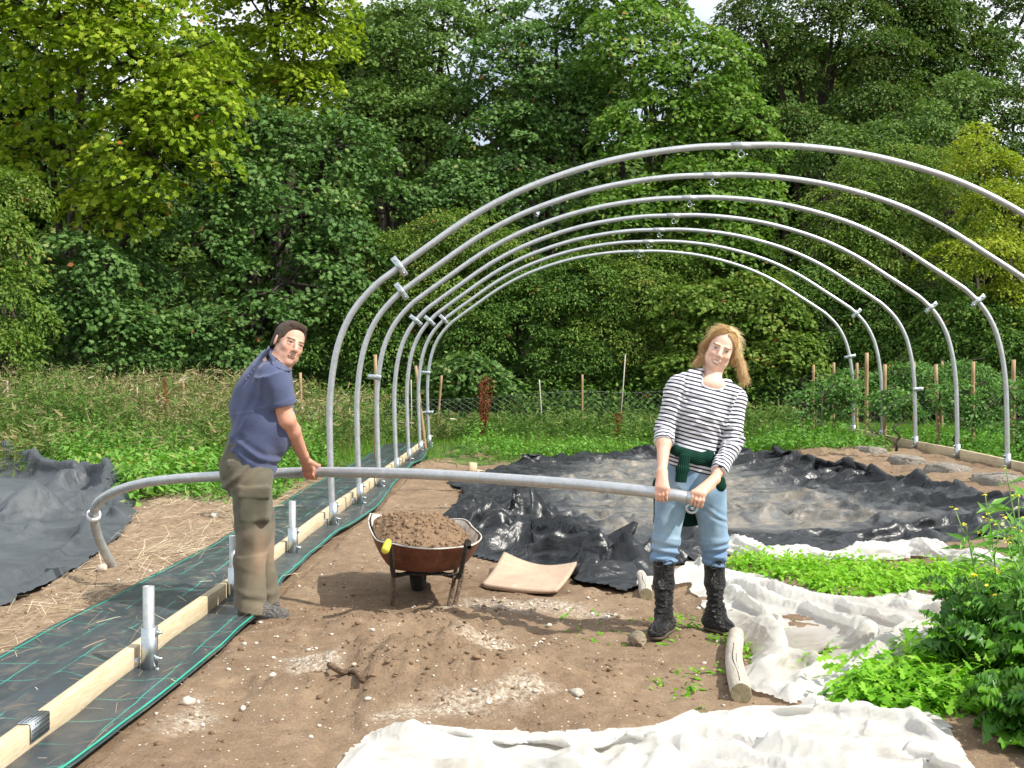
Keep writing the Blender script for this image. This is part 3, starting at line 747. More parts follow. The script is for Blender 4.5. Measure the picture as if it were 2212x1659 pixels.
# ------------------------------------------------------------------ black plastic, left tarpaulin, white fleeces
def mat_plastic(name, dark, grey, tan, rough0, rough1, dust_lo, dust_hi, tan_lo, tan_hi, sc=1.0):
    t = NT(name); co = t.coord(); n = t.noise(2.2 * sc, 7, .68, t.mapping(co, (1, 1.5, 1))); n2 = t.noise(9 * sc, 6, .7, co); a = t.attr('dust').outputs['Fac']
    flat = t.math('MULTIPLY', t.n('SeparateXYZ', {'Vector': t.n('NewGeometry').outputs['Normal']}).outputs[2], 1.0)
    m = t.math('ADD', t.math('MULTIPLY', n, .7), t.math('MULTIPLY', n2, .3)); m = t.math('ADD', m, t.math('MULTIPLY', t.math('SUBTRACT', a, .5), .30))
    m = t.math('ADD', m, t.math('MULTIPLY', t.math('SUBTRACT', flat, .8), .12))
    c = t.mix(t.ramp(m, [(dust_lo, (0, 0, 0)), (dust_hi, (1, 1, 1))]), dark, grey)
    tm = t.ramp(t.math('ADD', t.math('MULTIPLY', t.noise(5 * sc, 6, .7, co), .6), t.math('MULTIPLY', a, .35)), [(tan_lo, (0, 0, 0)), (tan_hi, (.85,) * 3)])
    c = t.mix(tm, c, tan)
    wc_ = t.n('VectorMath', {0: co, 1: t.n('TexNoise', {'Vector': co, 'Scale': 2.0, 'Detail': 2.0}).outputs['Color']}, operation='ADD').outputs[0]
    v1 = t.n('TexVoronoi', {'Vector': wc_, 'Scale': 3.4 * sc}, feature='F1').outputs['Distance']; v2 = t.n('TexVoronoi', {'Vector': wc_, 'Scale': 8.5 * sc}, feature='F1').outputs['Distance']; crs = t.math('ADD', v1, t.math('MULTIPLY', v2, .4))
    rg = t.ramp(m, [(dust_lo, (rough0,) * 3), (dust_hi, (rough1,) * 3)])
    return t.done(t.pbr(c, rg, 0, t.bump(crs, .045, .55, t.bump(t.noise(9 * sc, 4, .6, co, 1.2), .02, .4)), .5))
M_PLAS = mat_plastic('black_plastic', (.010, .012, .014), (.105, .11, .112), (.29, .245, .18), .36, .6, .44, .74, .60, .80)
M_TARP = mat_plastic('dusty_tarpaulin', (.026, .032, .038), (.072, .084, .093), (.24, .19, .13), .40, .7, .25, .62, .72, .9, .8)
def ridges(x, y, defs):
    h = 0
    for pts, hh, w in defs:
        P = GP(pts); d = line_d(x + .05 * noise2(x * 4, y * 4, 91), y + .05 * noise2(x * 4, y * 4 + 5, 92), P); h = np.maximum(h, hh * np.exp(-(d / w) ** 1.15))
    return h
PILE = GP([(975, 1105), (1010, 1085), (1080, 1080), (1180, 1110), (1260, 1150), (1330, 1190), (1360, 1240), (1290, 1262), (1200, 1250), (1080, 1245), (1010, 1190)])
R_SHEET = [([(1560, 1138), (1700, 1122), (1850, 1128), (2000, 1118), (2180, 1108)], .16, .13), ([(1600, 1175), (1760, 1160), (1900, 1165), (2060, 1140), (2250, 1130)], .15, .10),
           ([(1130, 1000), (1250, 988), (1420, 985), (1600, 986), (1700, 996)], .12, .22), ([(1123, 990), (1136, 1008)], .30, .07), ([(1700, 1000), (1790, 1018), (1880, 1034), (1980, 1052), (2080, 1062)], .17, .16),
           ([(2140, 1092), (2230, 1088), (2330, 1110)], .2, .18), ([(1840, 1100), (1900, 1128), (1940, 1165)], .12, .09), ([(1300, 1120), (1420, 1145), (1500, 1170)], .15, .09), ([(1010, 1060), (1100, 1045), (1200, 1050), (1260, 1040)], .07, .14),
           ([(1700, 1085), (1850, 1075), (2000, 1090), (2150, 1100)], .08, .12), ([(1480, 1205), (1400, 1222)], .1, .1), ([(1560, 1060), (1640, 1045), (1800, 1060)], .05, .1)]
R_PILE = [([(1030, 1200), (1120, 1150), (1180, 1128), (1250, 1120)], .36, .16), ([(1120, 1190), (1200, 1175), (1290, 1180), (1350, 1215)], .30, .13), ([(1000, 1120), (1070, 1098), (1130, 1105)], .22, .12),
          ([(1230, 1085), (1290, 1062), (1330, 1085)], .18, .1), ([(1260, 1235), (1330, 1225), (1400, 1240)], .2, .1), ([(1180, 1120), (1300, 1145), (1420, 1160), (1530, 1165)], .2, .09), ([(1080, 1225), (1180, 1215), (1260, 1228)], .18, .12)]
def h_sheet(x, y, d):
    e = sstep(0, .07, d); inn = sstep(.5, 1.5, d); pm = sstep(-.35, .25, np.where(in_poly(x, y, PILE), 1, -1) * poly_dist(x, y, PILE))
    lo = creases(x, y, 5, 6, .9, 4.2, .45, (math.pi / 2, .55)); c1 = creases(x, y, 15, 6, 1.6, 6, .4); c2 = creases(x + 7, y, 9, 4, 5, 11, .4)
    h = lo * (.17 + .12 * (1 - inn)) + c1 * (.13 + .07 * (1 - inn) + .24 * pm) + c2 * (.045 + .03 * pm) + ridges(x, y, R_SHEET) * (.7 + .7 * c1) + ridges(x, y, R_PILE) * (.5 + .5 * c1)
    return np.maximum(h, 0) * e + .008
def d_sheet(x, y, d):
    return .08 * noise2(x * 2.4, y * 2.4, 95), .10 * noise2(x * 2.4 + 4, y * 2.4, 97)
def a_sheet(x, y, z, d):
    pm = sstep(-.3, .3, np.where(in_poly(x, y, PILE), 1, -1) * poly_dist(x, y, PILE)); return {'dust': ('FLOAT', np.clip(sstep(.5, 1.5, d) * .95 * (1 - pm) + .15, 0, 1))}
sh = sheet('plastic_sheet', SHEET, h_sheet, M_PLAS, .036, None, a_sheet, edge_noise=.08, smooth=True, base=.012,
           cloth=dict(comp=lambda x, y, d: .02 + .05 * sstep(1.3, .3, d) + .05 * sstep(-.35, .25, np.where(in_poly(x, y, PILE), 1, -1) * poly_dist(x, y, PILE)), steps=26, iters=6, bend=.12, press=.6))
tag(sh, 'large crumpled black plastic sheet, dusty in the middle, covering the soil inside the tunnel', 'plastic sheet')
R_TARP = [([(-60, 1012), (60, 1022), (150, 1045)], .30, .28), ([(120, 1062), (190, 1052), (262, 1068)], .32, .25), ([(200, 1085), (150, 1110), (80, 1125), (0, 1135)], .20, .22), ([(190, 1170), (140, 1195), (80, 1235), (-60, 1275)], .13, .10),
          ([(-60, 1090), (60, 1080), (140, 1085)], .18, .3), ([(180, 1120), (205, 1085), (215, 1070)], .16, .08), ([(-60, 1180), (40, 1170), (100, 1150)], .12, .2), ([(-60, 1310), (60, 1285), (150, 1240), (200, 1205)], .09, .08), ([(-60, 1240), (50, 1225), (120, 1190)], .09, .12)]
def h_tarp(x, y, d):
    c = creases(x * .8, y * .8, 33, 5, .8, 4, .6); s = .5 + .5 * fbm2(x * .9, y * .9, 37, 2)
    return (c * .42 + s * .06 + ridges(x, y, R_TARP) * 1.1).clip(0) * sstep(0, .10, d) + .01
tp = sheet('tarpaulin', TARP_L, h_tarp, M_TARP, .04, lambda x, y, d: (.07 * noise2(x * 2, y * 2, 3), .07 * noise2(x * 2, y * 2 + 7, 3)), lambda x, y, z, d: {'dust': ('FLOAT', .35 + .4 * sstep(.2, 1, d))}, smooth=True, edge_noise=.05,
           cloth=dict(comp=lambda x, y, d: .03 + 0 * x, steps=14, iters=5, bend=.25, press=.5))
tag(tp, 'rumpled dark grey tarpaulin heaped on the ground at the left edge', 'tarpaulin')

t = NT('white_fleece'); co = t.coord(); n = t.noise(6, 6, .7, co); dr = t.ramp(t.noise(2.2, 6, .7, co), [(.50, (.77, .76, .72)), (.76, (.50, .45, .35))])
c = t.mix(t.ramp(n, [(.4, (0,) * 3), (.7, (.35,) * 3)]), dr, (.70, .69, .66))
d = t.pbr(c, .8, 0, t.bump(t.noise(90, 4, .7, co), .003, .4, t.bump(t.n('TexVoronoi', {'Vector': t.n('VectorMath', {0: co, 1: t.n('TexNoise', {'Vector': co, 'Scale': 3.0, 'Detail': 2.0}).outputs['Color']}, operation='ADD').outputs[0], 'Scale': 6.0}).outputs['Distance'], .03, .45)), .1); tr = t.n('BsdfTranslucent', {'Color': c}).outputs[0]
m1 = t.n('MixShader', {'Fac': .42}); t.t.links.new(d, m1.inputs[1]); t.t.links.new(tr, m1.inputs[2])
tp_ = t.n('BsdfTransparent').outputs[0]; m2 = t.n('MixShader', {'Fac': t.attr('thin').outputs['Fac']}); t.t.links.new(m1.outputs[0], m2.inputs[1]); t.t.links.new(tp_, m2.inputs[2])
M_FLEECE = t.done(m2.outputs[0])
FL_NEAR = GP([(700, 1720), (754, 1659), (770, 1634), (800, 1622), (822, 1604), (868, 1581), (930, 1584), (981, 1590), (1053, 1586), (1107, 1584), (1179, 1594), (1251, 1586), (1330, 1585), (1400, 1583), (1455, 1575), (1504, 1562), (1554, 1550), (1620, 1546),
              (1704, 1546), (1737, 1524), (1781, 1512), (1827, 1528), (1832, 1548), (1864, 1544), (1921, 1546), (1970, 1556), (2004, 1548), (2034, 1560), (2070, 1606), (2100, 1650), (2200, 1800), (2300, 2200), (600, 2200)])
def h_fn(x, y, d):
    w = fbm2(x * .8, y * .8, 101, 2)
    f = creases(x, y * .8, 61, 5, 1.0, 4.5, .6, (math.pi / 2, .6)) * .15 + tri(x * .5 + y * 2.0 + w * 2.0) ** 1.3 * .085 + .022 * creases(x, y, 67, 5, 3, 9, .5)
    f = f + .055 * tri(x * 2.2 - y * 1.4 + 1.6 * fbm2(x * .8, y * .8, 103, 2)) ** 1.3 * sstep(-.2, .5, noise2(x * 1.2, y * 1.2, 105)) + .012 * creases(x, y, 77, 3, 6, 12, .5)
    rr = ridges(x, y, [([(780, 1640), (870, 1600), (1000, 1600), (1200, 1606), (1400, 1600), (1560, 1568), (1700, 1560)], .07, .10), ([(1700, 1556), (1790, 1530), (1840, 1560)], .11, .1), ([(1860, 1556), (1930, 1566), (2020, 1572)], .10, .1), ([(1900, 1590), (1860, 1640), (1850, 1700)], .07, .08), ([(1300, 1700), (1500, 1650), (1700, 1630), (1850, 1640)], .06, .07)])
    return (f + rr * .8) * sstep(0, .06, d) + .01
fn = sheet('horticultural_fleece', FL_NEAR, h_fn, M_FLEECE, .022, lambda x, y, d: (.03 * noise2(x * 4, y * 4, 3), .03 * noise2(x * 4, y * 4 + 7, 3)), lambda x, y, z, d: {'thin': ('FLOAT', .02 + .05 * sstep(.0, .6, noise2(x * 1.4, y * 1.4, 5)) + .08 * sstep(1.3, 2.0, x))}, smooth=True, edge_noise=.03, base=.02,
           cloth=dict(comp=lambda x, y, d: .04 + .03 * noise2(x * .9, y * .9, 5), steps=24, iters=6, bend=.22, press=.5))
tag(fn, 'white horticultural fleece heaped in folds along the bottom edge, nearest of the three', 'fleece', 'white fleeces around the crop bed')
FL_MID = GP([(1466, 1235), (1500, 1205), (1545, 1172), (1575, 1190), (1560, 1225), (1577, 1238), (1651, 1250), (1710, 1268), (1771, 1288), (1864, 1303), (1911, 1290), (1977, 1284), (2024, 1293), (2114, 1324), (2200, 1370), (2071, 1374), (1997, 1400), (1904, 1457), (1851, 1476),
             (1797, 1510), (1760, 1512), (1707, 1530), (1665, 1510), (1627, 1500), (1622, 1470), (1625, 1425), (1595, 1375), (1560, 1345), (1524, 1323), (1506, 1285), (1498, 1262), (1440, 1268), (1390, 1268), (1395, 1252), (1440, 1250)])
HOLE = GP([(1725, 1445), (1750, 1420), (1795, 1408), (1800, 1418), (1770, 1440), (1735, 1452)]); HOLE2 = GP([(1648, 1372), (1660, 1376), (1662, 1400), (1650, 1404)])
PIN = G(1530, 1250); PIN2 = G(1600, 1400)
def h_fm(x, y, d):
    a = np.arctan2(y - PIN[1], x - PIN[0]); r = np.hypot(x - PIN[0], y - PIN[1])
    fan = tri(a * 4.2 + .35 * fbm2(x * 1.5, y * 1.5, 111, 2)) ** 1.0 * .13 * sstep(.1, .8, r) + .004 * creases(x, y, 69, 4, 2, 6, .5) + tri(a * 8.5 + .9 * fbm2(x * 1.2, y * 1.2, 113, 2)) ** 1.2 * .045 * sstep(.05, .5, r)
    a2 = np.arctan2(y - PIN2[1], x - PIN2[0]); f2 = tri(a2 * 5 + .5 * fbm2(x * 2, y * 2, 115, 2)) ** 1.3 * .012
    b = .10 * np.minimum(1, blob(x, y, *G(1710, 1405), .7, .6, 1.4, 1.0)) + .04 * sstep(1.25, 1.9, x) * sstep(0, .3, d) + .03
    rr = ridges(x, y, [([(1540, 1200), (1500, 1235), (1450, 1258)], .10, .10), ([(1560, 1240), (1600, 1330), (1640, 1420), (1640, 1480)], .10, .12), ([(1640, 1500), (1700, 1515), (1780, 1505)], .07, .06), ([(1620, 1262), (1760, 1300), (1900, 1312), (2050, 1322)], .06, .1), ([(1700, 1470), (1850, 1430), (1980, 1370), (2060, 1350)], .05, .12)])
    ed = sstep(0, .30, d); return ((fan + f2) * ed + b + rr * .6) * sstep(0, .06, d) + .01
fm = sheet('horticultural_fleece', FL_MID, h_fm, M_FLEECE, .022, lambda x, y, d: (.03 * noise2(x * 4, y * 4, 13), .03 * noise2(x * 4, y * 4 + 7, 13)),
           lambda x, y, z, d: {'thin': ('FLOAT', .50 * blob(x, y, *G(1700, 1405), .50, .42, 1.0, 1.5) + .20 * blob(x, y, *G(1860, 1350), .8, .5, 1.0, 1.0) + .03)}, smooth=True, edge_noise=.03, base=.02,
           holes=lambda x, y: in_poly(x, y, HOLE) | in_poly(x, y, HOLE2), cloth=dict(comp=lambda x, y, d: .03 + .02 * noise2(x * .9, y * .9, 5), steps=20, iters=6, bend=.2, press=.4))
tag(fm, 'torn white fleece spread over the green bed, pulled out from behind the black boots', 'fleece', 'white fleeces around the crop bed')
cl_ = smooth_poly([(*G(1568, 1190), 0), (*G(1640, 1203), 0), (*G(1720, 1206), 0), (*G(1800, 1208), 0), (*G(1880, 1206), 0), (*G(1950, 1198), 0), (*G(2030, 1200), 0), (*G(2080, 1212), 0), (*G(2160, 1226), 0), (*G(2260, 1245), 0)], 220)
n = 30; V = []
for i, p in enumerate(cl_):
    u = i / 219; T = _n(cl_[min(i + 1, 219)] - cl_[max(i - 1, 0)]); N = np.array([-T[1], T[0], 0]); w = .11 + .03 * math.sin(u * 17) + .02 * math.sin(u * 41); hh = .085 + .02 * math.sin(u * 13 + 1) + .018 * math.sin(u * 33)
    for k in range(n):
        a = math.pi * k / (n - 1); ra = 1 + .13 * float(noise2(u * 60 + .3 * k, k * .45, 5)) + .16 * float(noise2(u * 22 - k * .2, k * .3, 8)) + .2 * float(tri(np.array(u * 34 + k * .13)) ** 3) * .5
        q = p + N * math.cos(a) * w * ra + np.array([0, 0, math.sin(a) * hh * ra]); q[2] += float(zsoft(q[0], q[1])) + .004; V.append(q)
Ff = [(i * n + k, i * n + k + 1, (i + 1) * n + k + 1, (i + 1) * n + k) for i in range(219) for k in range(n - 1)]
fb = mesh_np('horticultural_fleece', V, Ff, M_FLEECE, None, True, {'thin': ('POINT', 'FLOAT', np.zeros(len(V)))})
tag(fb, 'white fleece gathered into a long roll between the green bed and the black sheet', 'fleece', 'white fleeces around the crop bed')
# ------------------------------------------------------------------ trees and bushes
ML_YEL = mat_leaf('leaf_yellow_green', [(0, (0.100, 0.190, 0.012)), (.5, (0.240, 0.340, 0.022)), (.93, (0.420, 0.480, 0.050)), (.985, (0.420, 0.360, 0.050)), (1, (0.400, 0.140, 0.030))], .5, .36)
ML_SYC = mat_leaf('leaf_sycamore', [(0, (0.042, 0.103, 0.024)), (.5, (0.098, 0.193, 0.049)), (.93, (0.178, 0.286, 0.083)), (.98, (0.342, 0.350, 0.149)), (1, (0.306, 0.116, 0.043))], .45, .26)
ML_BRT = mat_leaf('leaf_bright_sycamore', [(0, (0.064, 0.142, 0.018)), (.5, (0.131, 0.245, 0.036)), (.9, (0.217, 0.338, 0.065)), (.97, (0.480, 0.479, 0.198)), (1, (0.342, 0.142, 0.050))], .45, .32)
ML_ASH = mat_leaf('leaf_grey_green', [(0, (0.054, 0.112, 0.024)), (.5, (0.114, 0.199, 0.045)), (.95, (0.191, 0.287, 0.075)), (1, (0.359, 0.373, 0.140))], .5, .26)
ML_DRK = mat_leaf('leaf_dark_brownish', [(0, (0.036, 0.081, 0.016)), (.5, (0.077, 0.143, 0.028)), (.85, (0.143, 0.199, 0.044)), (1, (0.179, 0.124, 0.040))], .55, .25)
ML_HAW = mat_leaf('leaf_hawthorn', [(0, (0.062, 0.123, 0.018)), (.5, (0.134, 0.224, 0.034)), (.9, (0.224, 0.291, 0.062)), (.97, (0.291, 0.224, 0.067)), (1, (0.358, 0.078, 0.034))], .5, .3)
ML_YHW = mat_leaf('leaf_yellow_hawthorn', [(0, (0.130, 0.200, 0.015)), (.5, (0.270, 0.340, 0.030)), (1, (0.450, 0.450, 0.060))], .5, .36)
ML_HDG = mat_leaf('leaf_hedge', [(0, (0.036, 0.087, 0.015)), (.5, (0.087, 0.175, 0.030)), (.93, (0.178, 0.279, 0.053)), (.985, (0.318, 0.326, 0.075)), (1, (0.420, 0.105, 0.045))], .5, .26)
M_BARK = mat_simple('bark', (.085, .068, .05), .95, 0, .35, 5, .6, 25)
def tree(name, label, cat, lobes, tmpl, lmat, leaf, spr, per, dens, D0, group=None, tr=.16, droop=.5, inner=.22, back=.35, seed=0, flat=.55, trunk_px=None, vis_trunk=False):
    """lobes: (px, py, depth, rx px, ry px); each filled with drooping sprays of real leaves"""
    r = np.random.default_rng(1000 + seed)
    bx = (trunk_px if trunk_px is not None else lobes[0][0]); bx = (bx - VX) * D0 / F; bz = float(zsoft(bx, D0)) - .1
    root = empty(name, (bx, D0, bz), 0, label, cat, group)
    Pn = []; Nn = []; Tn = []; Vn = []; limbs = MB()
    top = max(CH - (l[1] - VY) * l[2] / F for l in lobes)
    for l in lobes:
        s = l[2] / F; c = np.array(W(l[0], l[1], l[2])); rx, rz = l[3] * s, l[4] * s; ry = (rx + rz) * .42
        n = max(4, int(dens * 9.5 * (rx * rz + ry * (rx + rz) * .5) / (spr * spr) * .55))
        u = r.normal(size=(n, 3)); u /= np.linalg.norm(u, axis=1)[:, None]
        flip = (u[:, 1] > 0) & (r.random(n) > back); u[flip, 1] *= -1
        low = (u[:, 2] < -.3) & (r.random(n) < .35); u[low, 2] *= -1
        rad = np.where(r.random(n) < inner, r.uniform(.25, .8, n), r.uniform(.82, 1.08, n))
        lump = 1 + .26 * noise3(u[:, 0] * 2.9 + seed, u[:, 1] * 2.9, u[:, 2] * 2.9, 7)
        sc = c + u * rad[:, None] * lump[:, None] * np.array([rx, ry, rz])
        tip_v = r.normal(0, .12, n)
        for k in range(n):
            if sc[k, 2] < .35 - .3 * (D0 < 20): continue
            R0 = spr * r.uniform(.6, 1.25); m = int(per * 1.95 * (R0 / spr) ** 2 * r.uniform(.7, 1.2)) + 3
            out = u[k] * np.array([1, 1, .35]); out[2] = max(out[2], -.1); up = _n(np.array([0, 0, 1.0]) * (1.0) + out * .75)
            a = _n(np.cross(up, (0.3, .9, .2))); b = np.cross(up, a)
            q = np.sqrt(r.random(m)) * R0; th = r.uniform(0, 2 * math.pi, m); asp = r.uniform(.55, 1.0)
            dirs = np.cos(th)[:, None] * a + np.sin(th)[:, None] * b * asp
            p = sc[k] + dirs * q[:, None] + up * ((r.random(m) - .5) * .22 * R0)[:, None]; p[:, 2] -= droop * q * q / R0
            Pn.append(p); Nn.append(up + r.normal(0, flat, (m, 3))); Tn.append(dirs * .8 + u[k] * .4 + np.array([0, 0, -.55]) + r.normal(0, .3, (m, 3)))
            Vn.append(np.clip(.47 + tip_v[k] + r.normal(0, .17, m) + .05 * u[k, 2], 0, .96) + (r.random(m) < .006) * .5)
        # limbs reaching into this lobe
        st = np.array([bx, D0, bz + (c[2] - bz) * (.35 if not vis_trunk else .5)]); 
        pts = smooth_poly([st, (st + c) / 2 + r.normal(0, .25, 3), c], 8); limbs.tube(pts - (bx, D0, bz), np.linspace(tr * .5, tr * .22, 8), 6)
        for k in r.choice(n, min(n, 9), False):
            e = sc[k] - (sc[k] - c) * .08; mid = (c + e) / 2 + r.normal(0, .15, 3); limbs.tube(smooth_poly([c, mid, e], 6) - (bx, D0, bz), np.linspace(tr * .2, .012, 6), 5)
    P = np.vstack(Pn); V = np.concatenate(Vn)
    leaves('crown', P - (bx, D0, bz), np.vstack(Nn), np.vstack(Tn), leaf * .80 * RNG.uniform(.6, 1.25, len(P)), tmpl, lmat, root, np.clip(V, 0, 1))
    zt = np.linspace(0, (top - bz) * .8, 14); wob = np.cumsum(r.normal(0, .05, (14, 2)), 0)
    tk = MB(); tk.tube(np.column_stack([wob, zt]), tr * np.linspace(1.25, .35, 14), 10); 
    tk.v += limbs.v; tk.f += [tuple(i + tk.n for i in f) for f in limbs.f]; tk.build('trunk', M_BARK, root, True)
    return root, len(P)
TG = 'trees behind the plot'; HGp = 'hedge bushes along the fence'
tot = 0
def T(*a, **k):
    global tot
    r_, n_ = tree(*a, **k); tot += n_; return r_
T('maple_tree', 'bright yellow-green maple hanging over the top left corner', 'tree', [(110, 60, 27, 270, 150), (330, 150, 26.5, 170, 150), (80, 330, 27.5, 130, 80), (330, 330, 26, 125, 105), (200, -90, 28, 330, 140), (250, 440, 26.5, 100, 60), (390, 250, 26, 110, 110)], T_MAPLE, ML_YEL, .19, .55, 26, .95, 29, TG, seed=1, trunk_px=150, tr=.22)
T('maple_tree', 'second yellow-green maple, top edge between the corner maple and the dark ash', 'tree', [(600, 70, 30, 150, 150), (680, 30, 30, 90, 140), (560, -80, 31, 190, 130), (640, 190, 30, 90, 70)], T_MAPLE, ML_YEL, .16, .5, 26, 1.0, 32, TG, seed=2, tr=.2)
T('sycamore_tree', 'dark blue-green sycamore with layered sprays, left of the tunnel', 'tree', [(560, 300, 29, 150, 80), (700, 330, 29, 150, 100), (500, 400, 28, 130, 70), (650, 470, 28, 170, 70), (430, 520, 27.5, 150, 55), (620, 610, 27.5, 170, 70), (740, 560, 28, 110, 90), (330, 600, 27.5, 100, 60), (560, 690, 27, 120, 40)], T_MAPLE, ML_SYC, .155, .5, 26, .85, 31, TG, seed=3, tr=.2, inner=.12)
T('shrub', 'dark bluish shrub low on the left, under the corner maple', 'shrub', [(190, 590, 26, 115, 90), (240, 700, 26, 95, 70), (130, 680, 26, 80, 70)], T_MAPLE, ML_SYC, .15, .4, 22, 1.1, 27, HGp, seed=4, tr=.07)
T('bush', 'yellow-green bush cut by the left edge', 'bush', [(20, 520, 24, 80, 80), (30, 650, 23.5, 75, 80), (10, 760, 23, 80, 60), (0, 420, 25, 90, 60)], T_KITE, ML_HAW, .13, .38, 40, 1.2, 25, HGp, seed=5, tr=.07)
T('ash_tree', 'tall grey-green ash with sky showing at its top', 'tree', [(850, 160, 33, 100, 110), (960, 110, 33, 110, 110), (900, 300, 32, 140, 110), (1010, 250, 32.5, 120, 110), (800, 260, 32, 80, 90), (960, 20, 34, 80, 60), (770, 70, 35, 35, 70), (860, 40, 34, 70, 60), (1050, 30, 34, 60, 60)], T_MAPLE, ML_ASH, .125, .48, 36, .9, 35, TG, seed=6, tr=.2)
T('sycamore_tree', 'mid green sycamore filling the centre above the hoops', 'tree', [(1130, 170, 31, 130, 120), (1100, 320, 30.5, 140, 100), (1200, 60, 32, 120, 90), (1180, 430, 30, 120, 80), (1000, 420, 30, 140, 75), (850, 450, 29.5, 120, 70), (1250, 250, 31, 100, 110)], T_MAPLE, ML_SYC, .14, .5, 30, .95, 33, TG, seed=7, tr=.2)
T('sycamore_tree', 'brighter sycamore in front, sunlit, behind the crowns of the hoops', 'tree', [(1380, 110, 30, 130, 110), (1490, 170, 29.5, 125, 120), (1580, 300, 29, 100, 120), (1420, 300, 29, 140, 110), (1600, 430, 28.5, 90, 100), (1480, 440, 28.5, 140, 90), (1350, 480, 28.5, 110, 90), (1560, 540, 28, 110, 60), (1340, 10, 31, 150, 60)], T_MAPLE, ML_BRT, .145, .48, 30, 1.0, 31, TG, seed=8, tr=.18)
T('pine_tree', 'tall dark tree with bare forked trunk, right of the sunlit sycamore', 'tree', [(1640, 50, 38, 90, 80), (1800, 40, 38, 110, 60), (1900, 120, 37, 90, 60), (1720, 150, 38, 60, 50), (1890, 230, 37, 110, 70), (1720, 290, 36.5, 90, 70), (1840, -40, 39, 190, 50), (1850, 140, 39, 90, 50), (1960, 30, 39, 90, 70)], T_KITE, ML_DRK, .17, .55, 42, 1.5, 38.5, TG, seed=9, tr=.26, trunk_px=1778, vis_trunk=True)
T('tree', 'brownish-green tree at the top right with white sky gaps', 'tree', [(2010, 40, 40, 110, 60), (2060, 140, 39.5, 110, 70), (2000, 210, 39, 110, 60), (2150, 90, 40, 60, 40), (2130, 200, 39, 50, 40), (2220, 15, 41, 70, 30), (2060, -50, 41, 130, 40), (1980, 110, 40, 80, 70)], T_KITE, ML_DRK, .19, .5, 38, 1.4, 41, TG, seed=10, tr=.2)
T('tree', 'rounded dark green tree above the olive hawthorn, below the forked dark tree', 'tree', [(1990, 300, 34, 130, 80), (1900, 330, 33.5, 120, 70), (2080, 240, 35, 80, 90), (1800, 340, 33, 110, 70), (2040, 380, 33, 120, 60)], T_KITE, ML_ASH, .16, .5, 40, 1.0, 36, TG, seed=11, tr=.18)
T('tree', 'dark olive tree at the right edge', 'tree', [(2190, 260, 35, 80, 80), (2220, 380, 34, 90, 90), (2250, 160, 36, 40, 50)], T_KITE, ML_DRK, .17, .5, 42, 1.1, 37, TG, seed=12, tr=.18)
T('hawthorn', 'olive hawthorn with wispy shoots under the dark trees on the right', 'tree', [(1930, 390, 28, 120, 75), (1830, 470, 27.5, 110, 75), (2020, 480, 27.5, 130, 90), (1900, 560, 27, 130, 80), (1780, 560, 27.5, 90, 70)], T_KITE, ML_HAW, .105, .36, 48, 1.0, 29, HGp, seed=13, tr=.1)
T('hawthorn', 'bright yellow-green hawthorn at the right edge', 'tree', [(2120, 370, 26, 80, 75), (2170, 470, 25.5, 95, 75), (2120, 560, 25, 120, 65), (2200, 640, 25, 80, 70), (2110, 310, 26.5, 30, 40)], T_KITE, ML_YHW, .11, .36, 46, 1.0, 28, HGp, seed=14, tr=.1)
T('bush', 'reddish-tinged hawthorn bush behind the left legs of the hoops', 'bush', [(980, 510, 28, 110, 60), (880, 560, 28, 100, 70), (1080, 560, 28, 110, 70), (940, 650, 27.5, 110, 80)], T_KITE, ML_HAW, .10, .35, 44, 1.0, 29, HGp, seed=15, tr=.08)
T('bush', 'dense dark hedge bush seen through the middle of the tunnel', 'bush', [(1120, 690, 27.5, 120, 90), (1250, 640, 27.5, 110, 90), (1030, 720, 27, 70, 60), (1230, 760, 27, 100, 60), (1130, 600, 28, 110, 60), (1000, 790, 27, 60, 40), (1380, 800, 27, 80, 40)], T_KITE, ML_HDG, .10, .34, 46, 1.1, 28.5, HGp, seed=16, tr=.08)
T('bush', 'green hedge bush between the middle of the tunnel and the ivy mass', 'bush', [(1370, 640, 27.5, 110, 80), (1450, 570, 28, 110, 60), (1370, 740, 27, 110, 70), (1290, 560, 28, 80, 50)], T_KITE, ML_HAW, .10, .34, 46, 1.1, 28.5, HGp, seed=17, tr=.08)
T('ivy_bush', 'bush overgrown with yellow-green climbers, behind the smiling woman', 'bush', [(1520, 690, 26.5, 110, 80), (1640, 680, 26.5, 110, 90), (1580, 780, 26, 120, 50), (1700, 770, 26, 90, 55), (1480, 790, 26, 70, 40)], T_MAPLE, ML_HAW, .12, .32, 30, 1.1, 28, HGp, seed=18, tr=.08)
T('bush', 'shaded hedge bush behind the right legs of the hoops', 'bush', [(1760, 650, 27, 110, 80), (1880, 660, 26.5, 110, 70), (1800, 750, 26.5, 110, 50), (1940, 740, 26, 110, 55), (2020, 650, 26.5, 100, 70)], T_KITE, ML_HDG, .10, .34, 46, 1.1, 28, HGp, seed=19, tr=.08)
T('bush', 'dark green bush at the right edge below the yellow hawthorn', 'bush', [(2110, 700, 25, 110, 70), (2210, 740, 24.5, 100, 80), (2080, 760, 25, 110, 50)], T_KITE, ML_HDG, .12, .36, 44, 1.1, 26.5, HGp, seed=20, tr=.08)
T('bush', 'leafy bush with big leaves low down behind the farthest left hoop leg', 'bush', [(1010, 800, 25.5, 62, 38), (960, 815, 25.5, 50, 28), (1060, 815, 25.5, 40, 25)], T_MAPLE, ML_SYC, .15, .34, 22, 1.3, 26.3, HGp, seed=21, tr=.05, back=.2)
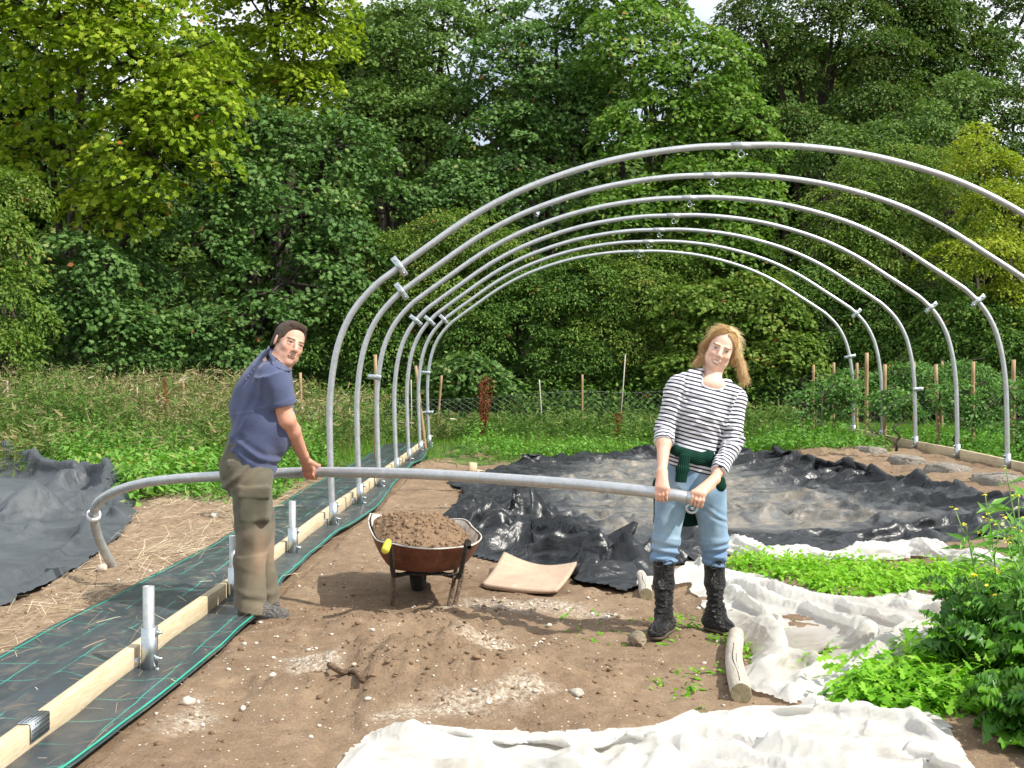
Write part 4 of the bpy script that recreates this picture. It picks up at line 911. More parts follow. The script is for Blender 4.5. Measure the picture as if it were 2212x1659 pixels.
T('bush', 'dark shaded bush behind the head of the working man', 'bush', [(760, 690, 27.5, 100, 80), (680, 750, 27.3, 90, 50), (840, 760, 27.3, 90, 60), (820, 680, 28, 80, 60)], T_KITE, ML_HDG, .12, .36, 40, 1.0, 28.6, HGp, seed=22, tr=.08)
T('bush', 'dark low bush behind the dry weeds on the left', 'bush', [(330, 730, 26.5, 110, 60), (440, 700, 27, 100, 60), (520, 760, 26.8, 100, 45), (100, 790, 26, 100, 40)], T_MAPLE, ML_SYC, .14, .38, 24, .9, 28, HGp, seed=23, tr=.06)
# a second row of woodland further back closes the view
BR = [(830, 110, 190), (1690, 120, 150), (1780, 180, 200), (2010, 260, 180), (60, 150, 330), (480, 200, 300), (900, 330, 250), (1250, 250, 260), (1560, 300, 240), (1900, 480, 230), (2250, 520, 200), (700, 400, 300), (1350, 500, 260), (1000, 560, 250), (2080, 560, 220), (250, 500, 300)]
BRL = ['under the sky gap left of centre', 'under the sky gap right of centre', 'behind the forked trunk', 'right of the forked trunk', 'left end', 'above the man', 'left of the hoops', 'centre', 'right of centre', 'behind the olive hawthorn', 'right end', 'second from the left', 'deep centre', 'deep left centre', 'deep right', 'deep left']
for i, (px, py, w) in enumerate(BR):
    D = 44 + (i % 3) * 2.5
    T('woodland_tree', 'dark woodland tree in the back row, ' + BRL[i], 'tree', [(px, py, D, w * .55, w * .5), (px - w * .3, py + w * .5, D, w * .45, w * .5), (px + w * .3, py + w * .6, D, w * .45, w * .5), (px, py + w * 1.0, D, w * .5, w * .5)], T_KITE, ML_DRK, .42, 1.0, 60, 1.1, D + 1, 'dark back row of the wood', seed=40 + i, tr=.25, inner=.3)
# the wood behind reads as one dark mass
n = 42000; x = RNG.uniform(-34, 34, n); y = RNG.uniform(54, 60, n); hz = 7.5 + 3.5 * noise2(x * .12, 3.0, 7) + 1.2 * noise2(x * .5, 1.0, 8); z = np.where(RNG.random(n) < .35, RNG.uniform(.2, 3.2, n), RNG.uniform(.1, 1, n) ** .8 * hz)
o = leaves('far_wood', np.column_stack([x, y, z]), rand_unit(n) + np.array([0, -.4, .9]), rand_unit(n) + np.array([0, 0, -.4]), RNG.uniform(.5, 1.0, n), T_KITE, ML_DRK, None, RNG.uniform(0, .7, n)); tag(o, kind='stuff')
print('leaves', tot, flush=True)
# ------------------------------------------------------------------ low growth: lawn, nettles, dry weeds, crop, straw, stones
ML_GRASS = mat_leaf('blade_grass', [(0, (.06, .14, .015)), (.5, (.13, .26, .03)), (.9, (.22, .34, .06)), (1, (.38, .34, .14))], .5, .35)
ML_NET = mat_leaf('leaf_nettle', [(0, (.055, .16, .02)), (.5, (.12, .28, .04)), (.93, (.20, .38, .07)), (1, (.33, .33, .12))], .45, .32)
ML_DRY = mat_leaf('weed_stems', [(0, (.07, .15, .025)), (.35, (.12, .20, .045)), (.55, (.19, .21, .075)), (.78, (.33, .25, .14)), (1, (.62, .54, .45))], .8, .2)
ML_RASP = mat_leaf('leaf_raspberry', [(0, (.05, .13, .03)), (.5, (.11, .235, .055)), (.92, (.20, .35, .10)), (.98, (.2, .3, .1)), (1, (.5, .08, .04))], .5, .3)
ML_CROP = mat_leaf('leaf_crop', [(0, (.10, .28, .015)), (.5, (.20, .46, .03)), (1, (.36, .58, .08))], .4, .4)
ML_STRAW = mat_leaf('straw', [(0, (.20, .145, .09)), (.5, (.40, .315, .205)), (1, (.66, .57, .42))], .7, .1)
def scatter(n, fn, box):
    x0, x1, y0, y1 = box; x = RNG.uniform(x0, x1, n); y = RNG.uniform(y0, y1, n); k = RNG.random(n) < fn(x, y); return x[k], y[k]
def blades(name, x, y, hgt, wid, mat, lean=.35, v=None):
    n = len(x); p = np.column_stack([x, y, zg(x, y) - .01]); tip = np.column_stack([RNG.normal(0, lean, n), RNG.normal(0, lean, n), np.ones(n)])
    nr = rand_unit(n); nr[:, 2] *= .2; nr[:, 1] -= .4
    return leaves(name, p, nr, tip, hgt, T_BLADE, mat, None, v, widths=wid / hgt / .1)
def lawn_d(x, y): return sstep(-.4, .4, y - (17.6 - 2.4 * sstep(-2.5, -3.2, x) + 1.3 * sstep(4, 5.6, x)) + fbm2(x * 3, y * 3, 61, 3) * 1.2)
x, y = scatter(95000, lambda x, y: np.maximum(lawn_d(x, y), sstep(5.7, 5.9, x)) * (~((x < X_MR) & (x > X_ML) & (y < 21))) * (y < 25.5) * (.35 + .65 * (y < 22)) * ~in_poly(x, y, SHEET), (-11, 12.5, 11, 26))
o = blades('lawn_grass', x, y, RNG.uniform(.05, .17, len(x)), RNG.uniform(.006, .016, len(x)), ML_GRASS, .4, np.clip(.5 + .35 * fbm2(x, y, 5, 3) + RNG.normal(0, .15, len(x)), 0, 1)); tag(o, kind='stuff')
def herb(name, x, y, hgt, leaf, nl, mat, v0=.5, spread=.1, rise=.8, tmpl=T_KITE, stem=True, bias=0.0, vs=.18):
    """leafy stems: nl leaves spiralling up each stem"""
    n = len(x); base = np.column_stack([x, y, zg(x, y) - .01]); ln = RNG.normal(0, .16, (n, 2)); P = []; N = []; Tt = []; S = []; Vv = []
    for k in range(nl):
        u = (k + 1) / nl * rise + (1 - rise); th = RNG.uniform(0, 2 * math.pi, n); rr = spread * RNG.uniform(.1, 1, n) * (1.25 - u * .6)
        d = np.column_stack([np.cos(th), np.sin(th), np.full(n, -.15)])
        p = base + np.column_stack([ln[:, 0] * hgt * u, ln[:, 1] * hgt * u, hgt * u]) + d * rr[:, None]
        P.append(p); N.append(np.column_stack([np.cos(th) * .45, np.sin(th) * .45, np.ones(n)]) + RNG.normal(0, .3, (n, 3))); Tt.append(d + RNG.normal(0, .2, (n, 3))); S.append(leaf * RNG.uniform(.6, 1.3, n) * (1.15 - .45 * u)); Vv.append(v0 + RNG.normal(0, vs, n) + bias * (u - .5))
    o = leaves(name, np.vstack(P), np.vstack(N), np.vstack(Tt), np.concatenate(S), tmpl, mat, None, np.clip(np.concatenate(Vv), 0, 1)); return o
# nettles and low herbs behind the soil
def net_d(x, y):
    a = sstep(12.4, 12.9, y + .5 * noise2(x, y, 3)) * sstep(17.4, 16, y) * (x < -2.75)
    b = sstep(16.9, 17.3, y + .35 * noise2(x * 1.3, y, 4)) * sstep(20.3, 18.8, y) * (x > -1.0) * (x < 5.0) * (.45 + .55 * sstep(-.2, .8, x))
    return np.maximum(a, b) * ~in_poly(x, y, SHEET) * ~in_poly(x, y, TARP_L) * ~((x < X_MR) & (x > X_ML) & (y < 21))
x, y = scatter(15500, net_d, (-9.5, 5.0, 12, 20.5))
hn = RNG.uniform(.14, .34, len(x)) * (1 + .9 * sstep(13, 17, y) * (x < -2.7)) * (.8 + .5 * (fbm2(x, y, 6, 2) > 0))
o = herb('nettles', x, y, hn, .085, 7, ML_NET, .5, .09, .85); tag(o, kind='stuff')
x, y = scatter(1500, lambda x, y: sstep(12.0, 12.6, y) * (y < 15.5) * ~in_poly(x, y, TARP_L), (-6.8, -4.0, 12, 15.4))
o = herb('bright_nettles', x, y, RNG.uniform(.25, .45, len(x)), .13, 9, ML_NET, .72, .12, .85); tag(o, kind='stuff')
# tall seeding weeds, a brown-green thicket on the left and a thin line before the netting
def weed_d(x, y): return np.maximum(sstep(-2.75, -3.2, x) * sstep(14.6, 16.2, y) * (.9), (x > -3) * (x < 5.2) * sstep(20.6, 21.8, y + noise2(x, y, 9)) * (.34 + .3 * (noise2(x * .9, y * .9, 10) > 0)))
x, y = scatter(19000, lambda x, y: weed_d(x, y) * ~((x < X_MR) & (x > X_ML) & (y < 21)) * (.45 + .55 * sstep(-.4, .3, fbm2(x * .8, y * .8, 12, 2))), (-11.5, 5.2, 14.5, 24.2))
hw = (.55 + .75 * sstep(15.5, 20, y) * (x < -2.7) + .1 * noise2(x * .7, y * .7, 14)) * RNG.uniform(.6, 1.05, len(x)) * np.where(x > -2.9, .95, 1) * (1 - .28 * sstep(-6.0, -3.2, x) * (x < -2.7))
n = len(x); base = np.column_stack([x, y, zg(x, y) - .01]); lean = RNG.normal(0, .16, (n, 2)) + np.array([.10, 0])
br = .27 + .50 * fbm2(x * .55, y * .55, 15, 3) + .14 * sstep(18, 21, y) * (x < -2.7)     # brown drifts among the green
P = [base]; N = [np.column_stack([RNG.normal(0, .3, n), -np.ones(n), RNG.normal(0, .2, n)])]; Tt = [np.column_stack([lean, np.ones(n)])]; S = [hw]; Vv = [br + RNG.normal(0, .1, n)]; Wd = [.009 / hw / .1]
for k in range(13):
    u = RNG.uniform(.25, 1.0, n); th = RNG.uniform(0, 6.28, n); p = base + np.column_stack([lean[:, 0] * hw * u, lean[:, 1] * hw * u, hw * u])
    P.append(p); N.append(rand_unit(n) + np.array([0, -.3, .5])); Tt.append(np.column_stack([np.cos(th), np.sin(th), RNG.uniform(-.2, .9, n)])); sz = RNG.uniform(.06, .18, n); S.append(sz); Vv.append(br + RNG.normal(0, .14, n) - .05 + .2 * (u > .9)); Wd.append(RNG.uniform(.8, 2.2, n))
top = RNG.random(n) < (.24 * (y > 17) * (x < -2.7) + .02)
for k in range(9):
    m_ = top; c = int(m_.sum()); p = (base + np.column_stack([lean[:, 0] * hw, lean[:, 1] * hw, hw * .98]))[m_] + RNG.normal(0, .035, (c, 3))
    P.append(p); N.append(rand_unit(c)); Tt.append(rand_unit(c) + np.array([0, 0, .5])); S.append(RNG.uniform(.025, .05, c)); Vv.append(RNG.uniform(.58, .88, c)); Wd.append(RNG.uniform(2.5, 5, c))
o = leaves('tall_weeds', np.vstack(P), np.vstack(N), np.vstack(Tt), np.concatenate(S), T_BLADE, ML_DRY, None, np.clip(np.concatenate(Vv), 0, 1), widths=np.concatenate(Wd)); tag(o, kind='stuff')
# undergrowth at the foot of the hedge closes the view under the bushes
x, y = scatter(9000, lambda x, y: .9 + 0 * x, (-15, 14, 25.2, 27.5))
o = herb('undergrowth', x, y, RNG.uniform(.3, 1.15, len(x)), .15, 9, ML_HDG, .45, .22, .95); tag(o, kind='stuff')
x, y = scatter(6000, lambda x, y: .9 + 0 * x, (-22, 22, 28, 36))
o = herb('wood_undergrowth', x, y, RNG.uniform(.8, 2.2, len(x)), .34, 8, ML_DRK, .3, .5, .95); tag(o, kind='stuff')
# docks gone to seed
ML_DOCK = mat_leaf('dock_seed', [(0, (.12, .035, .015)), (.6, (.22, .07, .03)), (1, (.32, .13, .06))], .8, .1)
for i, (px, py, D, w, lab) in enumerate([(1041, 803, 21.5, .26, 'rusty red dock seed head standing left of centre, beside the farthest hoop'), (356, 812, 18.5, .16, 'rusty dock seed head among the dry weeds on the left'), (1335, 885, 21.5, .12, 'small brown dock stalk right of centre before the netting')]):
    x0 = (px - VX) * D / F; z0 = float(zg(x0, D)); H = CH - (py - VY) * D / F - z0; root = empty('dock_plant', (x0, D, z0), 0, lab, 'dock plant', 'docks gone to seed')
    m = MB(); P = []; r = np.random.default_rng(i)
    for k in range(12 if i == 0 else 5):
        a = np.array([r.normal(0, .03), r.normal(0, .03), 0]); e = np.array([r.normal(0, w * .42), r.normal(0, w * .3), H * r.uniform(.75, 1)]); m.tube([a, (a + e) / 2, e], [.006, .005, .003], 5)
        for q in range(70): u = r.uniform(.3, 1); P.append(a + (e - a) * u + r.normal(0, .014, 3))
    m.build('stem', ML_DOCK, root); P = np.array(P); leaves('seed_head', P, rand_unit(len(P)), rand_unit(len(P)) + np.array([0, 0, .6]), .04, T_KITE, ML_DOCK, root)
# raspberry rows on the right
RG = 'raspberry bushes behind the right rail'
for i, (lobes, D, lab) in enumerate([([(1775, 862, 19.2, 52, 40), (1825, 855, 19, 42, 42), (1748, 882, 19, 28, 22)], 18.2, 'raspberry bush at the left end of the row, nearest the lawn'),
                                      ([(1925, 860, 18.6, 40, 34), (1950, 885, 18.2, 34, 26)], 17.2, 'raspberry bush behind the fifth hoop foot'),
                                      ([(2060, 860, 17.6, 50, 40), (2110, 880, 17.4, 46, 32)], 16.4, 'raspberry bush between the fourth and third hoop feet'),
                                      ([(2195, 870, 16.4, 40, 52), (2235, 920, 15.4, 50, 50)], 15.6, 'raspberry bush at the right edge of the picture'),
                                      ([(1850, 830, 21, 70, 30), (1960, 815, 21, 80, 34), (2080, 810, 20.5, 80, 34)], 21, 'farther raspberry row seen above the front bushes')]):
    T('raspberry_bush', lab, 'bush', lobes, T_KITE, ML_RASP, .085, .2, 22, 1.1, D, RG, seed=70 + i, tr=.02, flat=.6)
x, y = scatter(2600, lambda x, y: sstep(5.66, 5.8, x), (5.6, 9, 9.8, 20))
o = herb('verge_weeds', x, y, RNG.uniform(.1, .3, len(x)), .09, 6, ML_NET, .42, .1, .9); tag(o, kind='stuff')
# stakes, canes
SG = 'wooden stakes around the plot'
STK = [(811, 766, 955, 17.6, .05, 0, 'stake behind the third left hoop leg, lit yellow at its top', -.0), (898, 790, 962, 20.0, .05, 18, 'leaning stake at the farthest left hoop feet', 0), (954, 811, 896, 25, .05, -8, 'stake just right of the farthest left hoop leg', 0),
       (1258, 809, 862, 24.6, .045, 0, 'stake in the netting, centre of the tunnel opening', 0), (649, 805, 862, 21, .05, 3, 'short stake right of the head and chest of the man', 0), (396, 824, 856, 21, .05, 0, 'pale stake in the dry weeds at the left', 0),
       (1757, 788, 830, 22, .05, 0, 'stake at the left end of the raspberry row', 0), (1801, 783, 835, 21.5, .05, 0, 'second stake of the raspberry row from the left', 0), (1851, 784, 850, 20, .05, 0, 'stake just right of the farthest right hoop leg', 0),
       (1872, 762, 935, 20.0, .066, 0, 'tallest and thickest stake, bare down to the ground at the right rail', 0), (1911, 787, 918, 18.6, .062, 0, 'split-topped stake between the two farthest right hoop legs', 0), (2021, 787, 940, 17.8, .055, 6, 'slightly leaning stake between the fifth and fourth right hoop legs', 0),
       (2035, 779, 814, 22, .05, 0, 'pale stake top above the bushes beside the leaning stake', 0), (2102, 781, 905, 17.5, .055, 0, 'stake between the fourth and third right hoop legs', 0), (2189, 777, 870, 17, .06, 0, 'stake at the right edge, beyond the third hoop leg', 0), (1974, 782, 850, 20, .05, 0, 'stake hidden behind the fifth right hoop leg', 0)]
for i, (px, py, pb, D, w, lean, lab, _) in enumerate(STK):
    xt = (px - VX) * D / F; zt = CH - (py - VY) * D / F; xb = (px + lean * 1.3 - VX) * D / F; zb = float(zg(xb, D)) - .1
    m = MB(); r = np.random.default_rng(i); m.tube([(xb + (xt - xb) * u - xb, .01 * math.sin(u * 4), zb + (zt - zb) * u - zb) for u in np.linspace(0, 1, 8)], w / 2 * np.array([1.0, 1, 1.03, .98, 1, .99, 1, .96]), 9, jit=.07)
    o = m.build('wooden_stake', M_STAKE, None, True); o.location = (xb, D, zb); tag(o, lab if 'stake' in lab else lab, 'stake', SG)
CN = [(1165, 820, 885, 24.3, .012, -4, 'thin pale cane standing in the netting left of centre'), (1351, 766, 862, 24.8, .012, 9, 'long thin cane leaning left, just left of the woman'), (888, 820, 864, 22, .010, 0, 'short thin cane between the left hoop legs'), (296, 823, 850, 20.5, .012, 0, 'thin cane in the dry weeds left of the dock'), (16, 822, 850, 20, .012, 0, 'thin cane at the left edge')]
for px, py, pb, D, w, lean, lab in CN:
    xt = (px - VX) * D / F; zt = CH - (py - VY) * D / F; xb = (px - lean * 1.6 - VX) * D / F; zb = float(zg(xb, D)) - .05
    m = MB(); m.tube([(0, 0, 0), ((xt - xb) * .5 + .01, 0, (zt - zb) * .5), (xt - xb, 0, zt - zb)], w, 7); o = m.build('cane', M_GREYW, None, True); o.location = (xb, D, zb); tag(o, lab, 'cane', 'thin canes')
# wire netting
M_WIRE = mat_simple('netting_wire', (.34, .37, .36), .4, .6, .1)
NW = [(690, 868, 24), (930, 862, 24.2), (1165, 852, 24.4), (1258, 844, 24.8), (1351, 846, 25), (1640, 838, 25.6), (1757, 808, 25.0), (1912, 806, 24.5), (2080, 804, 23.5), (2320, 798, 22.5)]
pts = np.array([((px - VX) * D / F, D, CH - (py - VY) * D / F) for px, py, D in NW]); L = np.concatenate([[0], np.cumsum(np.hypot(np.diff(pts[:, 0]), np.diff(pts[:, 1])))])
cs = .075; nu = int(L[-1] / cs); V = []; Fw = []; uu = np.linspace(0, L[-1], nu + 1)
px_ = np.interp(uu, L, pts[:, 0]); py_ = np.interp(uu, L, pts[:, 1]); pt_ = np.interp(uu, L, pts[:, 2]) + .02 * np.sin(uu * 1.7); pb_ = zsoft(px_, py_) + .02
rows = 14; w = .0014
def wire_seg(a, b):
    a = np.asarray(a); b = np.asarray(b); n = len(a); k = sum(len(v) for v in V)
    d = b - a; s = np.cross(d, [0, 1.0, 0]); s /= np.linalg.norm(s, axis=1)[:, None] + 1e-9; q = np.array([0, w, 0]) 
    V.append(np.stack([a + s * w, a - s * w * .5 + q, a - s * w * .5 - q, b + s * w, b - s * w * .5 + q, b - s * w * .5 - q], 1).reshape(-1, 3))
    for t_ in ((0, 1, 4, 3), (1, 2, 5, 4), (2, 0, 3, 5)): Fw.append(np.arange(n)[:, None] * 6 + np.array(t_)[None] + k)
def node(i, j): u = j / rows; return np.column_stack([px_[i], py_[i] + .01 * np.sin(i * 1.3), pb_[i] + (pt_[i] - pb_[i]) * u])
I = np.arange(nu)
for j in range(rows):
    a = I[(I + j) % 2 == 0]; wire_seg(node(a, j), node(a + 1, j + 1)); a = I[(I + j) % 2 == 1]; wire_seg(node(a, j + 1), node(a + 1, j))
wire_seg(node(I, rows), node(I + 1, rows))
o = mesh_np('wire_netting', np.vstack(V), np.vstack(Fw), M_WIRE); tag(o, 'low fence of wire netting between the plot and the hedge', 'wire fence')
# green crop
def crop_d(x, y): return ((~in_poly(x, y, FL_MID)) | in_poly(x, y, HOLE)) * in_poly(x + .06 * noise2(x * 5, y * 5, 3), y + .12 * noise2(x * 5, y * 5, 4), BED) * (y > 5.3)
x, y = scatter(8500, crop_d, (.9, 5.2, 5.2, 9.4)); hb = np.where(y > 6.9, 1.0, .55)
o = herb('seedling_crop', x, y, RNG.uniform(.06, .15, len(x)) * hb, .062, 6, ML_CROP, .5, .05, .75, bias=.35); tag(o, kind='stuff')
T_LOBE = (np.array([(-.03, 0, 0), (-.05, .2, .02), (-.2, .3, .03), (-.09, .42, .04), (-.26, .56, .02), (-.1, .66, .04), (-.2, .82, 0), (0, 1.0, -.04), (.2, .82, 0), (.1, .66, .04), (.26, .56, .02), (.09, .42, .04), (.2, .3, .03), (.05, .2, .02), (.03, 0, 0)]), [tuple(range(15))[::-1]])
x, y = scatter(900, lambda x, y: in_poly(x, y, GP([(1790, 1500), (1900, 1458), (2000, 1405), (2250, 1390), (2300, 1520), (2040, 1560), (1920, 1540), (1830, 1540)])).astype(float), (.9, 2.8, 4.8, 6.6))
o = herb('frilly_salad', x, y, RNG.uniform(.05, .2, len(x)), .105, 9, ML_CROP, .36, .08, .75, T_LOBE, bias=.4); tag(o, kind='stuff')
x, y = scatter(1500, lambda x, y: blob(x, y, *G(1715, 1405), .6, .5, 1.0, 1.0) * in_poly(x, y, FL_MID), (.9, 2.6, 5.2, 7.4))
o = herb('covered_crop', x, y, RNG.uniform(.005, .02, len(x)), .05, 3, ML_CROP, .4, .04, .75); tag(o, kind='stuff')
# weed seedlings on the bare soil
SW = GP([(1180, 1270), (1560, 1275), (1610, 1560), (1450, 1560), (1380, 1480), (1300, 1420), (1180, 1340)])
x, y = scatter(1100, lambda x, y: in_poly(x, y, SW) * sstep(.05, .5, noise2(x * 3.2, y * 3.2, 19)) * (.25 + .75 * sstep(.45, .75, x)), (0, 1.3, 4.8, 8.2))
x = np.append(x, G(1558, 1385)[0] + RNG.normal(0, .05, 22)); y = np.append(y, G(1558, 1385)[1] + RNG.normal(0, .06, 22)); x = np.append(x, G(1470, 1335)[0] + RNG.normal(0, .05, 14)); y = np.append(y, G(1470, 1335)[1] + RNG.normal(0, .09, 14))
o = herb('weed_seedlings', x, y, RNG.uniform(.01, .045, len(x)), .05, 4, ML_CROP, .35, .03, .9); tag(o, kind='stuff')
# straw litter
TB = (np.array([(-.5, 0, 0), (.5, 0, 0), (.55, .33, .03), (-.45, .33, .03), (.3, .66, .03), (-.7, .66, .03), (-.2, 1.0, 0), (-.9, 1, 0)]) * np.array([.02, 1, 1]), [(0, 1, 2, 3), (3, 2, 4, 5), (5, 4, 6, 7)])
def str_d(x, y): return (x < X_ML - .0 + .05 * noise2(y * 3, x, 3)) * ~in_poly(x, y, TARP_L) * (.25 + .75 * sstep(-.25, .35, fbm2(x * 1.5, y * 1.5, 23, 3)))
x, y = scatter(46000, str_d, (-8, -2.4, 5.0, 13.6))
x2, y2 = scatter(600, lambda x, y: .5 + 0 * x, (X_ML, X_MR, 4.2, 12)); k0 = len(x); x = np.append(x, x2); y = np.append(y, y2); n = len(x)
z = zg(x, y) + .006 + .025 * RNG.random(n) ** 2; z[k0:] = zsoft(x2, y2) + .012 + h_mem(x2, y2, 1) + .004
th = RNG.normal(.2, .9, n); nr = np.column_stack([RNG.normal(0, .3, n), RNG.normal(-.2, .3, n), np.ones(n)])
o = leaves('straw_litter', np.column_stack([x, y, z]), nr, np.column_stack([np.cos(th), np.sin(th) , RNG.normal(0, .12, n)]), RNG.uniform(.04, .22, n), TB, ML_STRAW, None, None, widths=np.full(n, 1.0) * RNG.uniform(.5, 1.2, n)); tag(o, kind='stuff')
# stones and clods
def rocks(name, x, y, s, mat, sink=.3, flat=.6, sub=1, dz=0.0):
    bm = bmesh.new(); bmesh.ops.create_icosphere(bm, subdivisions=sub, radius=1); v0 = np.array([v.co[:] for v in bm.verts]); f0 = np.array([[v.index for v in f.verts] for f in bm.faces]); bm.free()
    n = len(x); k = len(v0); V = v0[None] * (1 + RNG.uniform(-.33, .33, (n, k, 1))); V = V * np.stack([np.ones(n), RNG.uniform(.6, 1, n), RNG.uniform(.7, 1.1, n) * flat], 1)[:, None] * s[:, None, None]
    a = RNG.uniform(0, 6.28, n); c, q = np.cos(a), np.sin(a); X = V[..., 0] * c[:, None] - V[..., 1] * q[:, None]; Y = V[..., 0] * q[:, None] + V[..., 1] * c[:, None]
    Z = V[..., 2] + (zg(x, y) + s * flat * (1 - 2 * sink) + dz)[:, None]; V = np.stack([X + x[:, None], Y + y[:, None], Z], -1).reshape(-1, 3)
    return mesh_np(name, V, (f0[None] + (np.arange(n) * k)[:, None, None]).reshape(-1, 3), mat, None, False, {'v': ('FACE', 'FLOAT', np.repeat(RNG.random(n), len(f0)))})
t = NT('stone_chips'); vv = t.attr('v').outputs['Fac']; M_CHIP = t.done(t.pbr(t.mix(.3, t.ramp(vv, [(0, (.27, .23, .19)), (.5, (.50, .46, .39)), (.8, (.68, .65, .58)), (1, (.45, .30, .19))]), t.ramp(t.noise(60, 4, .6, t.coord()), [(.3, (.25, .18, .12)), (.7, (.75, .72, .66))])), .8))
t = NT('soil_clods'); vv = t.attr('v').outputs['Fac']; n_ = t.noise(90, 4, .7, t.coord()); M_CLOD = t.done(t.pbr(t.mix(.5, t.ramp(vv, [(0, (.14, .09, .054)), (.6, (.22, .15, .093)), (1, (.32, .225, .145))]), t.ramp(n_, [(.3, (.09, .055, .03)), (.7, (.30, .20, .13))])), .95, 0, t.bump(n_, .006, .6), .1))
def in_soil(x, y): return ((x > X_MR + .03) | (x < X_ML)) * (covered(x, y) < .5) * ~in_poly(x, y, FL_NEAR) * ~in_poly(x, y, BED)
def chk(x, y):
    m = np.zeros(len(x))
    for P in CHALK: m = np.maximum(m, np.where(in_poly(x, y, P), 1.0, sstep(.25, 0, poly_dist(x, y, P)) * .4))
    return m
x, y = scatter(26000, lambda x, y: in_soil(x, y) * (.05 + .10 * sstep(0, .4, noise2(x * 2, y * 2, 29)) + .8 * chk(x, y)) * (.4 + .6 * (y < 9)), (-4.5, 4.5, 4.1, 13))
o = rocks('gravel', x, y, RNG.gamma(2.2, .0028, len(x)).clip(.002, .020), M_CHIP); tag(o, kind='stuff')
def mound_w(x, y):
    m = 0
    for q in MOUNDS[:5] + MOUNDS[7:9]: m = m + blob(x, y, q[0], q[1], q[2] * 1.1, q[3] * 1.1, 1.0)
    return np.clip(m, 0, 1)
x, y = scatter(90000, lambda x, y: in_soil(x, y) * (.05 + .16 * sstep(-.1, .5, noise2(x * 2.3, y * 2.3, 31)) + .75 * mound_w(x, y)) * (.3 + .7 * (y < 9)), (-4, 5.4, 4.1, 16))
o = rocks('soil_clods', x, y, RNG.gamma(1.7, .0038, len(x)).clip(.002, .021), M_CLOD, .42, .62); tag(o, kind='stuff')
x, y = G(1385, 1392); o = rocks('flint', np.array([0.0]), np.array([0.0]), np.array([.055]), mat_simple('flint', (.46, .36, .25), .7, 0, .4, 18, .4), .2, .8, 2)
o.location = (x - .02, y, float(zg(x, y)) - float(zg(0, 0))); o['label'] = 'pale knobbly flint lying left of the near boot of the woman'; o['category'] = 'stone'
for i, (px, py, s, lab) in enumerate([(1245, 1510, .03, 'small pale stone near the log, left of the two'), (829, 1399, .03, 'pale chalk lump at the right end of the chalk streak'), (404, 1290 + 232, .03, 'chalk lump among crumbs at the lower left'), (466, 1118, .045, 'round pale stone in the straw behind the green pipe'), (222, 1506, .04, 'dull round stone in the straw left of the nearest stub'), (1110, 1277, .035, 'white stone right of the barrow, before the clay-coloured board')]):
    x, y = G(px, py) if px != 222 else G(221, 1235); o = rocks('stone', np.array([0.0]), np.array([0.0]), np.array([s]), M_CHIP, .2, .75, 2); o.location = (x, y, float(zg(x, y)) - float(zg(0, 0))); tag(o, lab, 'stone', 'single pale stones')
# ------------------------------------------------------------------ the carried hoop half
def V3(*a): return np.array(a, float)
CP = [(1503, 1077, 6.08), (1432, 1066, 6.11), (1250, 1047, 6.38), (1000, 1029, 6.75), (850, 1022, 6.97), (690, 1020, 7.18), (595, 1022, 7.29), (485, 1028, 7.42), (400, 1033, 7.56), (330, 1040, 7.70), (280, 1051, 7.83), (240, 1066, 7.95), (212, 1086, 8.06), (203, 1108, 8.14), (205, 1135, 8.22), (214, 1165, 8.30), (228, 1195, 8.38), (248, 1233, 8.50)]
CPW = smooth_poly([W(*p) for p in CP], 140)
end = CPW[-1]; end[2] = float(zg(end[0], end[1])) - .01
_ti = 93 + 4
tube = empty('tunnel_tube', tuple(CPW[0]), 0, 'bent steel tube carried between the man and the woman, one end resting in the straw', 'steel tube')
o0 = CPW[0].copy(); k_ = int(140 * 13.05 / 17)
M_TUBE2 = M_TUBE
m = MB(); m.tube(CPW[:k_ + 1] - o0, .0310, 20); m.build('upper_tube', M_TUBE, tube, True)
m = MB(); m.tube(CPW[k_:] - o0, .0310, 20); m.build('lower_tube', M_TUBED, tube, True)
Tn_ = _n(CPW[k_ + 1] - CPW[k_ - 1]); m = MB(); m.pipe(CPW[k_] - o0 - Tn_ * .0, CPW[k_] - o0 + Tn_ * .035, .047, .036, 24); m.build('collar', mat_simple('white_collar', (.75, .76, .76), .4), tube, True)
T0 = _n(CPW[0] - CPW[4]); m = MB(); m.pipe(CPW[0] - o0 - T0 * .05, CPW[0] - o0 + T0 * .012, .0345, .028, 24)
c = CPW[0] - o0 - T0 * .02; m.tube([c + V3(math.cos(a) * .028, -.004, math.sin(a) * .022 - .052) for a in np.linspace(0, 2 * math.pi, 22, False)], .007, 8, closed=True); m.box(c + V3(0, -.012, -.052), (.018, .014, .018), bev=.003); m.build('eye_clamp', M_ZINC, tube)
def pipe_at(px):
    i = int(np.argmin(np.abs([VX + p[0] * F / p[1] - px for p in CPW[:110]]))); return CPW[i], _n(CPW[min(i + 1, 139)] - CPW[max(i - 1, 0)])

# ------------------------------------------------------------------ people
def frame_head(f, up): y = _n(f); z = np.array(up, float); z = _n(z - y * (z @ y)); x = np.cross(y, z); return np.column_stack([x, y, z])
